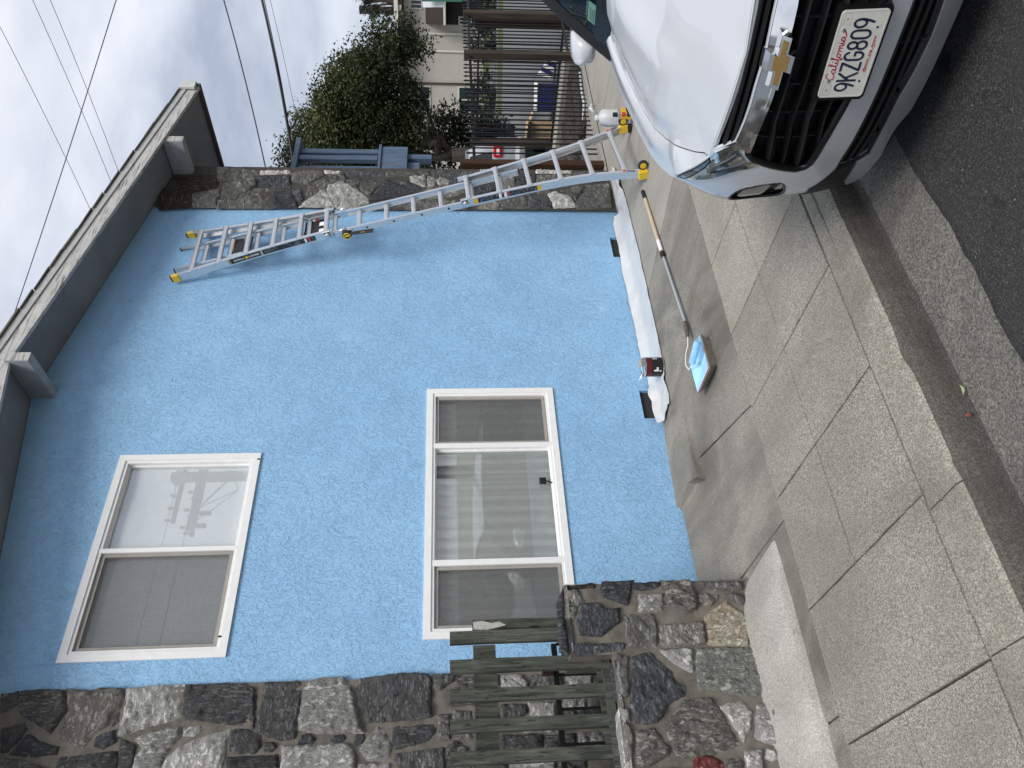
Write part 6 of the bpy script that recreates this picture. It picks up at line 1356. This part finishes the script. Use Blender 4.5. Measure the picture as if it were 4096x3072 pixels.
# ---- parked cars behind the fence
def back_car(loc,rz,paint,label,badge):
    root=thing('parked_car',label,'car',loc,'cars parked behind the fence'); Mx=Matrix.Translation(loc)@Matrix.Rotation(rz,4,'Z')
    def add(name,bm,mat,par=None,smooth=False):
        for v in bm.verts: v.co=Mx@v.co
        o=bobj(name,bm,mat,None,smooth,35); return kid(o,par or root)
    prof=[(-.05,.28),(-.06,.55),(0,.62),(.02,.95),(.10,1.02),(.42,1.44),(.75,1.50),(1.9,1.50),(2.7,1.02),(3.9,.88),(4.15,.60),(4.15,.28)]
    bm=bmesh.new(); L_=[]
    for y,s in ((-.86,.93),(-.78,1),(.78,1),(.86,.93)): L_.append([bm.verts.new((x,y*(1 if z<1.03 else .84),.28+(z-.28)*s)) for x,z in prof])
    for a,b in zip(L_,L_[1:]):
        for i in range(len(prof)-1): bm.faces.new((a[i],a[i+1],b[i+1],b[i]))
    for r in (L_[0],L_[-1][::-1]): bm.faces.new(r)
    add('body',bm,paint,None,True)
    bm=bmesh.new(); bm.faces.new([bm.verts.new(p) for p in ((.095,-.62,1.045),(.095,.62,1.045),(.40,.54,1.42),(.40,-.54,1.42))]); add('rear_glass',bm,SIDEG)
    for sg in (-1,1):
        bm=bmesh.new(); bbox(bm,(-.03,min(sg*.52,sg*.80),.86),(.09,max(sg*.52,sg*.80),1.01),.015); tl=add('tail_lamp',bm,plain('tail_lamp_red',(.50,.012,.02),.15)); bm=bmesh.new(); bbox(bm,(-.034,min(sg*.56,sg*.66),.905),(-.02,max(sg*.56,sg*.66),.955),.004); add('reverse_lens',bm,PWH,tl)
        for x in (.85,3.4):
            bm=bmesh.new(); lathe(bm,[(.1,-.1),(.31,-.1),(.32,0),(.31,.1),(.1,.1)],(x,sg*.76,.31),Vector((0,1,0)),20); add('wheel',bm,RUB,None,True)
        bm=bmesh.new(); bm.faces.new([bm.verts.new(p) for p in ((.6,sg*.735,1.05),(2.55,sg*.735,1.05),(1.85,sg*.725,1.42),(.75,sg*.725,1.42))]); add('side_glass',bm,SIDEG)
    bm=bmesh.new(); bbox(bm,(-.085,-.84,.28),(-.02,.84,.46),.02); add('bumper',bm,MBK)
    bm=bmesh.new(); bbox(bm,(-.075,-.17,.60),(-.02,.17,.74),.004); npl=add('number_plate',bm,PWH)
    bm=bmesh.new(); bbox(bm,(-.079,-.11,.645),(-.0755,.11,.695),0); add('plate_letters',bm,plain('plate_ink_blue',(.03,.05,.15)),npl)
    if badge:
        bm=bmesh.new(); lathe(bm,[(.045,0),(.056,0),(.056,.008),(.045,.008)],(-.0,0,.86),Vector((-1,0,0)),20,cap=False); bbar(bm,(-.012,-.03,.89),(-.012,-.012,.83),.008,.006,Vector((0,1,0))); bbar(bm,(-.012,-.012,.83),(-.012,0,.87),.008,.006,Vector((0,1,0))); bbar(bm,(-.012,0,.87),(-.012,.012,.83),.008,.006,Vector((0,1,0))); bbar(bm,(-.012,.012,.83),(-.012,.03,.89),.008,.006,Vector((0,1,0))); add('badge',bm,CHR)
    return root
SILC=plain('pale_silver_paint',(.40,.43,.46),.25,.4,vary=.05); DRKC=plain('charcoal_paint',(.02,.022,.025),.2,.2)
back_car((11.2,8.50,0),R_(38),SILC,'pale silver hatchback with red tail lamp seen behind the redwood post',True)
back_car((15.0,10.6,0),R_(60),DRKC,'dark car parked behind the cardboard box and fence',False)
# ================================================================== blue timber landing on the side of the house
BT=None
k=NT('worn_blue_timber'); a=k.noise(k.pos((16,16,1.3)),3,6,.6,.6); k.bump(a,.4,.004); cb_=k.ramp(k.noise(k.pos((3,3,.9)),5,6,.65,.5),[(.60,0),(.66,1)])
BT=k.set(k.mix(cb_,k.ramp(a,[(.3,(.055,.085,.14)),(.7,(.11,.165,.25))]),(.13,.095,.065)),.75)
bl=thing('timber_balcony','faded blue timber balcony rail projecting from side of house','balcony',(7.6,5.75,2.2)); BY=5.72
kid(box('rim_board',(7.10,BY,2.30),(8.34,BY+.05,2.62),BT,None,.004),bl); kid(box('top_cap',(7.10,BY-.05,3.62),(8.44,BY+.12,3.68),BT,None,.004),bl); kid(box('joist',(7.10,BY+.06,2.15),(8.10,BY+.14,2.36),BT,None,.004),bl); kid(box('decking',(7.10,BY-.02,2.622),(8.36,BY+1.8,2.655),BT,None,.004),bl)
for i in range(7): kid(box('baluster',(7.16+.175*i,BY-.02 if i%2 else BY+.01,2.66),(7.16+.175*i+.085,BY+.04,3.62),BT,None,.004),bl)
kid(box('post',(8.16,BY+.045,2.0),(8.25,BY+.135,3.62),BT,None,.004),bl); kid(box('post',(8.18,BY+1.6,.0),(8.27,BY+1.7,2.62),BT,None,.004),bl)
# ================================================================== trees
def leaf_mat(name,cs):
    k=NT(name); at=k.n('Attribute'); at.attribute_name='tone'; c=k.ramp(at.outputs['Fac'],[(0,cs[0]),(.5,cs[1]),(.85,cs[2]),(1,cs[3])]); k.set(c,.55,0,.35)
    tl=k.n('BsdfTranslucent'); k.l(c,tl.inputs[0]); ms=k.n('MixShader'); ms.inputs[0].default_value=.3; k.l(k.b.outputs[0],ms.inputs[1]); k.l(tl.outputs[0],ms.inputs[2]); k.l(ms.outputs[0],k.o.inputs[0]); return k.m
def foliage(name,clumps,n,size,mat,seed,parent,elong=2.2,holes=None):
    rg=random.Random(seed); vs_=[];fs=[];tone=[]; tot=sum(c[1][0]*c[1][1]*c[1][2] for c in clumps)**1
    for c,r in clumps:
        m=int(n*r[0]*r[1]*r[2]/tot); base=rg.uniform(.1,.6)
        # sub-sprays inside each clump give light and dark bunches
        sp=[]
        for _ in range(max(4,m//26)):
            while True:
                q=Vector((rg.uniform(-1,1),rg.uniform(-1,1),rg.uniform(-1,1)))
                if .35<q.length<1: break
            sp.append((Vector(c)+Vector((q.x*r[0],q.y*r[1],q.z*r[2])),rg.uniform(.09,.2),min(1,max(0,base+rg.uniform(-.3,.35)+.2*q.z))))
        for _ in range(m):
            s,rad,tn=rg.choice(sp); p=s+Vector((rg.gauss(0,1),rg.gauss(0,1),rg.gauss(0,1)))*rad*.6
            a=Vector((rg.uniform(-1,1),rg.uniform(-1,1),rg.uniform(-.9,.5))).normalized(); b=a.cross(Vector((rg.uniform(-1,1),rg.uniform(-1,1),rg.uniform(-1,1)))).normalized(); L_=size*rg.uniform(.6,1.2); w=L_/elong
            i=len(vs_); vs_+=[p,p+a*L_*.5+b*w*.5,p+a*L_,p+a*L_*.5-b*w*.5]; fs.append((i,i+1,i+2,i+3)); tone.append(min(1,max(0,tn+rg.uniform(-.15,.15))))
    o=mobj(name,vs_,fs,mat); at=o.data.attributes.new('tone','FLOAT','FACE'); at.data.foreach_set('value',tone); return kid(o,parent)
def limb(bm,p,q,r0,r1,seed,sag=.1,n_=7):
    pts=[Vector(p).lerp(Vector(q),t)+Vector((noise.noise(Vector((t*3,seed,0))),noise.noise(Vector((t*3,seed,5))),noise.noise(Vector((t*3,seed,9)))))*sag for t in lin(0,1,n_)]; btube(bm,pts,lin(r0,r1,n_),7); return pts
def dirp(az,slope,d): return Vector((math.sin(R_(az))*d,math.cos(R_(az))*d,CAMZ+slope*d))
BARKM=mat_post('tree_bark',(.06,.048,.04)); OLIVE=leaf_mat('olive_leaves',[(.012,.019,.008),(.042,.056,.019),(.092,.108,.034),(.155,.16,.052)]); DARKL=leaf_mat('dark_leaves',[(.008,.013,.007),(.02,.03,.012),(.04,.055,.02),(.07,.085,.03)])
tr1=thing('tree','broad olive-green tree with arching limbs behind the iron fence','tree',tuple(dirp(55.3,-.117,15)))
bm=bmesh.new(); b0=dirp(55.3,-.117,15.0); b1=dirp(55.0,.0,15); limb(bm,b0,b1,.16,.13,1)
for az,sl,d,r,s in ((54.9,.10,15.2,.08,2),(56.2,.05,14.9,.09,3),(57.8,.075,15.1,.06,4),(60.0,.085,15.4,.05,5),(62.5,.075,15.6,.035,6)):
    p=limb(bm,b1,dirp(az,sl,d),r,r*.5,s,.22); ex=.06 if az<58 else .015; limb(bm,p[-1],dirp(az+.3,sl+ex,d),r*.5,.01,s+20,.12); limb(bm,p[-2],dirp(az-.7,sl+ex,d+.3),r*.4,.01,s+30,.12)
kid(bobj('trunk',bm,BARKM,None,True),tr1)
CLP=[]
for az,sl,d,r in ((54.4,.185,15,.55),(55.2,.15,14.7,.6),(56.2,.115,15,.7),(56.4,.17,15.3,.5),(57.3,.14,14.8,.6),(57.4,.085,15,.6),(58.3,.12,15.2,.65),(58.8,.145,15,.42),(59.5,.105,14.8,.6),(60.0,.125,15.2,.48),(60.5,.075,15,.46),(61.2,.09,15.3,.42),(61.5,.108,15,.28),(62.1,.065,15.2,.38),(62.6,.075,15.4,.34),(63.1,.05,15.5,.28),(62.9,.088,15.3,.20),(55.4,.075,15,.5),(54.2,.11,15.2,.5),(58.8,.055,15,.4),(56.6,.05,15,.45),(62.0,.04,15.3,.3)):
    CLP.append((tuple(dirp(az,sl,d)),(r,r,r*.75)))
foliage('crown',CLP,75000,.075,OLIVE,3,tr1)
sh=thing('shrub','dark leafy shrub in front of pale apartment wall','shrub',tuple(dirp(56.3,-.10,16.5)))
bm=bmesh.new()
for i,az in enumerate((55.6,56.3,57.0,57.6)): limb(bm,dirp(56.3,-.105,16.5),dirp(az,.01,16.5),.03,.008,50+i,.15)
kid(bobj('stems',bm,BARKM,None,True),sh)
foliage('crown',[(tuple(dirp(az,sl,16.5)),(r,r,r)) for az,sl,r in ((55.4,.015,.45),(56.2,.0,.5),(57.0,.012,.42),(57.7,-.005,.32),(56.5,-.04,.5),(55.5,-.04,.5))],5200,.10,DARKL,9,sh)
pn=thing('pine_tree','distant open-branched pine above the apartment roof','tree',tuple(dirp(64.6,-.02,55)))
bm=bmesh.new(); limb(bm,dirp(64.9,-.02,55),dirp(64.7,.10,55),.3,.1,70,.3); pcl=[]
for i,(az,sl) in enumerate(((63.9,.075),(64.1,.062),(64.3,.088),(64.5,.098),(64.9,.095),(65.4,.105),(65.2,.08),(64.0,.09))):
    limb(bm,dirp(64.8,.05,55),dirp(az,sl,55),.10,.03,71+i,.4); pcl.append((tuple(dirp(az,sl,55)),(.45,.45,.22)))
kid(bobj('trunk',bm,BARKM,None,True),pn); foliage('crown',pcl,2600,.26,DARKL,12,pn,6)
sp=thing('utility_pole','weathered square pole end standing beyond the apartment roof','pole',tuple(dirp(64.3,-.02,60))); kid(box('pole_shaft',tuple(dirp(64.3,-.02,60)-Vector((.2,.2,0))),tuple(dirp(64.3,.1035,60)+Vector((.2,.2,0))),LOG,None,.02),sp); kid(box('pole_cap',tuple(dirp(64.3,.1035,60)-Vector((.23,.23,-.001))),tuple(dirp(64.3,.105,60)+Vector((.23,.23,.02))),FIRD,None,.02),sp)
# ================================================================== apartment building, street and lawn beyond
GRS=None
k=NT('grass'); v=k.pos(); k.bump(k.noise(v,30,4),.8,.05); GRS=k.set(k.ramp(k.noise(v,2.2,6,.7),[(.3,(.035,.055,.012)),(.6,(.075,.10,.022)),(.8,(.12,.13,.035))]),.9)
bA=Vector((40.9,18.4,0)); bB=Vector((36.6,26.6,0)); ux=(bB-bA).normalized(); un=Vector((ux.y,-ux.x,0)); 
if un.x>0: un=-un
def lawn_p(s,o,z): return bA+ux*s+un*o+Vector((0,0,z))
mobj('lawn',[lawn_p(-14,17,.006),lawn_p(24,17,.006),lawn_p(24,-2,-.02),lawn_p(-14,-2,-.02)],[(0,1,2,3)],GRS)['kind']='structure'
mobj('far_street',[lawn_p(-20,32,.004),lawn_p(30,32,.004),lawn_p(30,17,.004),lawn_p(-20,17,.004)],[(0,1,2,3)],plain('grey_street',(.13,.13,.13),.9,vary=.15,scale=1.5))['kind']='structure'
hd=[]
for i in range(6):
    t=thing('hedge_bush','','hedge',tuple(lawn_p(-7+4.2*i,12.5,0)),'clipped bushes along the lawn'); t['label']=('dark clipped bush '+('at the far right end of the lawn row','second from the right in the lawn row','third from the right in the lawn row','third from the left in the lawn row','second from the left in the lawn row','at the far left end of the lawn row')[i]+' before the apartments'); foliage('leaves',[(tuple(lawn_p(-7+4.2*i+q,12.5,.45)),(1.1,1.0,.55)) for q in (-.9,.9)],1500,.22,DARKL,30+i,t); bm=bmesh.new(); limb(bm,lawn_p(-7+4.2*i,12.5,-.02),lawn_p(-7+4.2*i,12.5,.6),.06,.03,i); kid(bobj('stem',bm,BARKM),t)
STU=plain('beige_stucco',(.40,.37,.33),.9,vary=.06,scale=3,bump=.2); BRN=plain('brown_trim',(.045,.03,.026),.7); PIPE=plain('cream_trim',(.55,.53,.48),.6)
ap=thing('apartment_building','two-storey beige stucco apartment building with brown balconies beyond the trees','building',tuple(bA))
def bq(name,s0,s1,z0,z1,o0,o1,mat,par=None):
    bm=bmesh.new(); c=[bm.verts.new(lawn_p(s,o_,z)) for s in (s0,s1) for o_ in (o0,o1) for z in (z0,z1)]
    for q in ((0,1,3,2),(4,6,7,5),(0,4,5,1),(2,3,7,6),(0,2,6,4),(1,5,7,3)): bm.faces.new([c[i] for i in q])
    return kid(bobj(name,bm,mat),par or ap)
bq('wall',-9,14,-.4,4.4,-6,0,STU); rf_=bq('roof',-9.4,14.4,4.42,4.62,-6.5,.9,PIPE); 
for s in (-.4,.9,2.2): bq('rafter_tail',s,s+.25,4.25,4.419,.0,.8,PIPE,rf_)
bq('downpipe',4.62,4.72,-.4,4.3,.001,.10,BRN); bq('downpipe',3.0,3.1,-.4,2.9,.001,.10,PIPE); bq('downpipe',2.15,2.25,-.4,2.9,.001,.10,PIPE); bq('downpipe',6.35,6.45,-.4,4.3,.001,.10,BRN)
for s0,s1,z0,z1 in ((4.8,6.15,2.86,3.9),(4.8,6.15,.25,1.35),(.6,1.05,3.2,3.85),(8.2,9.6,2.86,3.9),(8.2,9.6,.25,1.35),(1.35,1.75,.6,1.3),(10.6,12,2.86,3.9),(10.6,12,.25,1.35)):
    w=bq('window',s0,s1,z0,z1,.0,.05,PIPE); m=(s0+s1)/2; g_=plain('far_window_glass',(.02,.032,.032),.1)
    bq('pane',s0+.06,m-.03,z0+.06,z1-.06,.052,.062,g_,w); bq('pane',m+.03,s1-.06,z0+.06,z1-.06,.052,.062,g_,w)
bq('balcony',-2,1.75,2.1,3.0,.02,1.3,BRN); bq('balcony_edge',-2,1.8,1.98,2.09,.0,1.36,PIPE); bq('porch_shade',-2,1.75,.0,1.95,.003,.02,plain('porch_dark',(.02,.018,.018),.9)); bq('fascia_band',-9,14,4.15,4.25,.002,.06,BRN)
aw=thing('awning','green awning with pale skirt in front of brown balcony','awning',tuple(dirp(64.95,.0,40))); aq=[dirp(64.55,.031,40),dirp(66.5,.034,40),dirp(66.5,.008,39.5),dirp(64.6,.006,39.5)]
o=mobj('skirt',aq,[(0,1,2,3)],plain('awning_white',(.55,.58,.58),.8)); kid(o,aw).modifiers.new('s','SOLIDIFY').thickness=.05
aq=[dirp(64.9,.0325,39.4),dirp(66.5,.035,39.4),dirp(66.5,-.02,39.0),dirp(64.95,-.02,39.0)]; o=mobj('canopy',aq,[(0,1,2,3)],plain('awning_green',(.01,.09,.06),.7)); kid(o,aw).modifiers.new('s','SOLIDIFY').thickness=.05
# ================================================================== overhead lines
WIRE=plain('wire_black',(.012,.012,.014),.6); WIREB=plain('wire_blue_grey',(.05,.06,.13),.6)
def line(name,d0,d1,L0,L1,r,label,mat=WIRE,ext=.6,sag=.15):
    p=Vector(d0)*L0+Vector((0,0,CAMZ)); q=Vector(d1)*L1+Vector((0,0,CAMZ)); a=p+(p-q)*ext; b=q+(q-p)*ext
    bm=bmesh.new(); pts=[a.lerp(b,t)+Vector((0,0,-sag*4*t*(1-t)+sag*.9)) for t in lin(0,1,17)]; btube(bm,pts,r,5); return tag(bobj(name,bm,mat,None,True),label,'power line','overhead lines in the sky')
line('power_line',(.8895,.4569,.512),(.7784,.6278,.4447),22,24,.0075,'thin overhead line nearest the left edge of picture, above the roof')
line('power_line',(.9015,.4327,.4693),(.7989,.6015,.4162),22,24,.0075,'second thin overhead line of the three above the roof')
line('power_line',(.9017,.4323,.4501),(.8071,.5904,.4063),22,24,.0075,'third thin overhead line, closest to the roof corner')
line('power_line',(.9025,.4306,.3774),(.6504,.7596,.5664),14,15,.0085,'bluish line crossing the other thin lines in sky',WIREB)
line('power_line',(.9038,.4279,.2579),(.8092,.5875,.2288),18,17,.014,'single black cable between roof corner and thick cable')
line('power_line',(.9043,.4269,.2146),(.8094,.5872,.1939),14,13,.020,'thick black cable above the tree top')
line('power_line',(.9043,.4269,.2122),(.8094,.5872,.1925),14,13,.008,'slim black cable tight beside the thick cable')
line('power_line',(.9044,.4267,.2057),(.829,.5593,.1843),26,26,.007,'faint thin line just below the thick cable')
# ---- utility pole across the street, mirrored in the upper window
up_=thing('utility_pole','timber utility pole with crossarms across the street, mirrored in upper window','pole',(9.95,-5.65,-.1))
PW=mat_post('pole_timber',(.09,.075,.06)); bm=bmesh.new(); btube(bm,[(9.95,-5.65,-.1),(9.95,-5.65,8.5)],[.17,.12],12); kid(bobj('pole_shaft',bm,PW,None,True),up_)
for y,z,x0,x1 in ((-5.80,7.75,8.45,10.9),(-5.50,7.75,8.45,10.9),(-5.80,8.25,8.8,10.6)): 
    c_=kid(box('crossarm',(x0,y-.04,z),(x1,y+.04,z+.10),PW,None,.01),up_)
    for x in lin(x0+.08,x1-.08,6):
        bm=bmesh.new(); lathe(bm,[(.02,0),(.05,.03),(.03,.06),(.05,.09),(.02,.13)],(x,y,z+.12),Vector((0,0,1)),10); kid(bobj('insulator',bm,plain('insulator_grey',(.12,.11,.11),.4)),c_)
for p,q in (((9.95,-5.65,7.1),(9.2,-5.8,7.78)),((9.95,-5.65,7.1),(10.7,-5.8,7.78))): bar('brace',p,q,.04,.02,(0,1,0),FIRD,up_)
for x0_,z0_ in ((8.62,7.45),(8.95,7.40),(10.5,7.45)):
    bm=bmesh.new(); lathe(bm,[(.03,0),(.06,.02),(.06,.24),(.03,.28)],(x0_,-5.62,z0_),Vector((0,0,1)),10); kid(bobj('cutout_fuse',bm,FIRD,None,True,40),up_)
    tube('jumper',[(x0_,-5.62,z0_+.28),(x0_+.12,-5.7,z0_+.42),(x0_+.3,-5.66,z0_+.1),(9.6,-5.66,6.9)],.012,WIRE,up_,5)
for i,(x,z) in enumerate(((8.6,7.95),(9.1,7.95),(10.6,7.95),(9.2,8.42),(10.3,8.42))):
    bm=bmesh.new(); pts=[Vector((x-25+50*t,-5.8,z-1.6*4*t*(1-t)+1.6)) if False else Vector((x+(t-.5)*50,-5.8+.6*(t-.5),z+3.2*(t-.5)**2*4*.35)) for t in lin(0,1,21)]; btube(bm,pts,.009,5); tag(bobj('power_line',bm,WIRE,None,True),'street line '+('on the lower crossarm, farthest out','on the lower crossarm, second out','on the lower crossarm, beyond the pole','on the upper crossarm, near side','on the upper crossarm, far side')[i]+' of the mirrored pole','power line','lines on the mirrored pole')
# ================================================================== litter in the gutter
rg=random.Random(8)
LF=[plain('dry_leaf_pale',(.30,.34,.18),.7),plain('dry_leaf_red',(.16,.035,.025),.7),plain('dry_leaf_tan',(.30,.22,.13),.7)]
lab=['pale green curled leaf lying in the gutter','dark red dry leaf in the gutter','small tan scrap at the kerb foot','dry brown leaf near the pale one in gutter','thin tan leaf further along the gutter','small dry leaf at the asphalt edge','reddish leaf by the curb joint']
def gpt(u,v): 
    d=FV+RV*((u-384)/760.66)-UV*((v-512)/760.66); t=(CAMZ-(-.165))/-d.z; return Vector((0,0,CAMZ))+d*t
for i,(X_,Y_,m) in enumerate(((2092,842,0),(2105,895,1),(2118,1010,2))):
    s_=1024/2212; p=gpt(768-Y_*s_,X_*s_); L_=rg.uniform(.018,.034); a=rg.uniform(0,6.28); bm=bmesh.new(); c_=[]
    for q in range(9):
        t=q/8; w=math.sin(math.pi*min(.98,max(.02,t)))*L_*.38; x=(t-.5)*2*L_; z=.004+.010*(t-.5)**2*4
        c_.append([bm.verts.new((p.x+x*math.cos(a)-o_*w*math.sin(a),p.y+x*math.sin(a)+o_*w*math.cos(a),p.z+z+.012+.004*abs(o_))) for o_ in (-1,0,1)])
    for r0,r1 in zip(c_,c_[1:]):
        for j in range(2): bm.faces.new((r0[j],r0[j+1],r1[j+1],r1[j]))
    tag(bobj('fallen_leaf',bm,LF[m],None,True),lab[i],'leaf','leaves in the gutter')
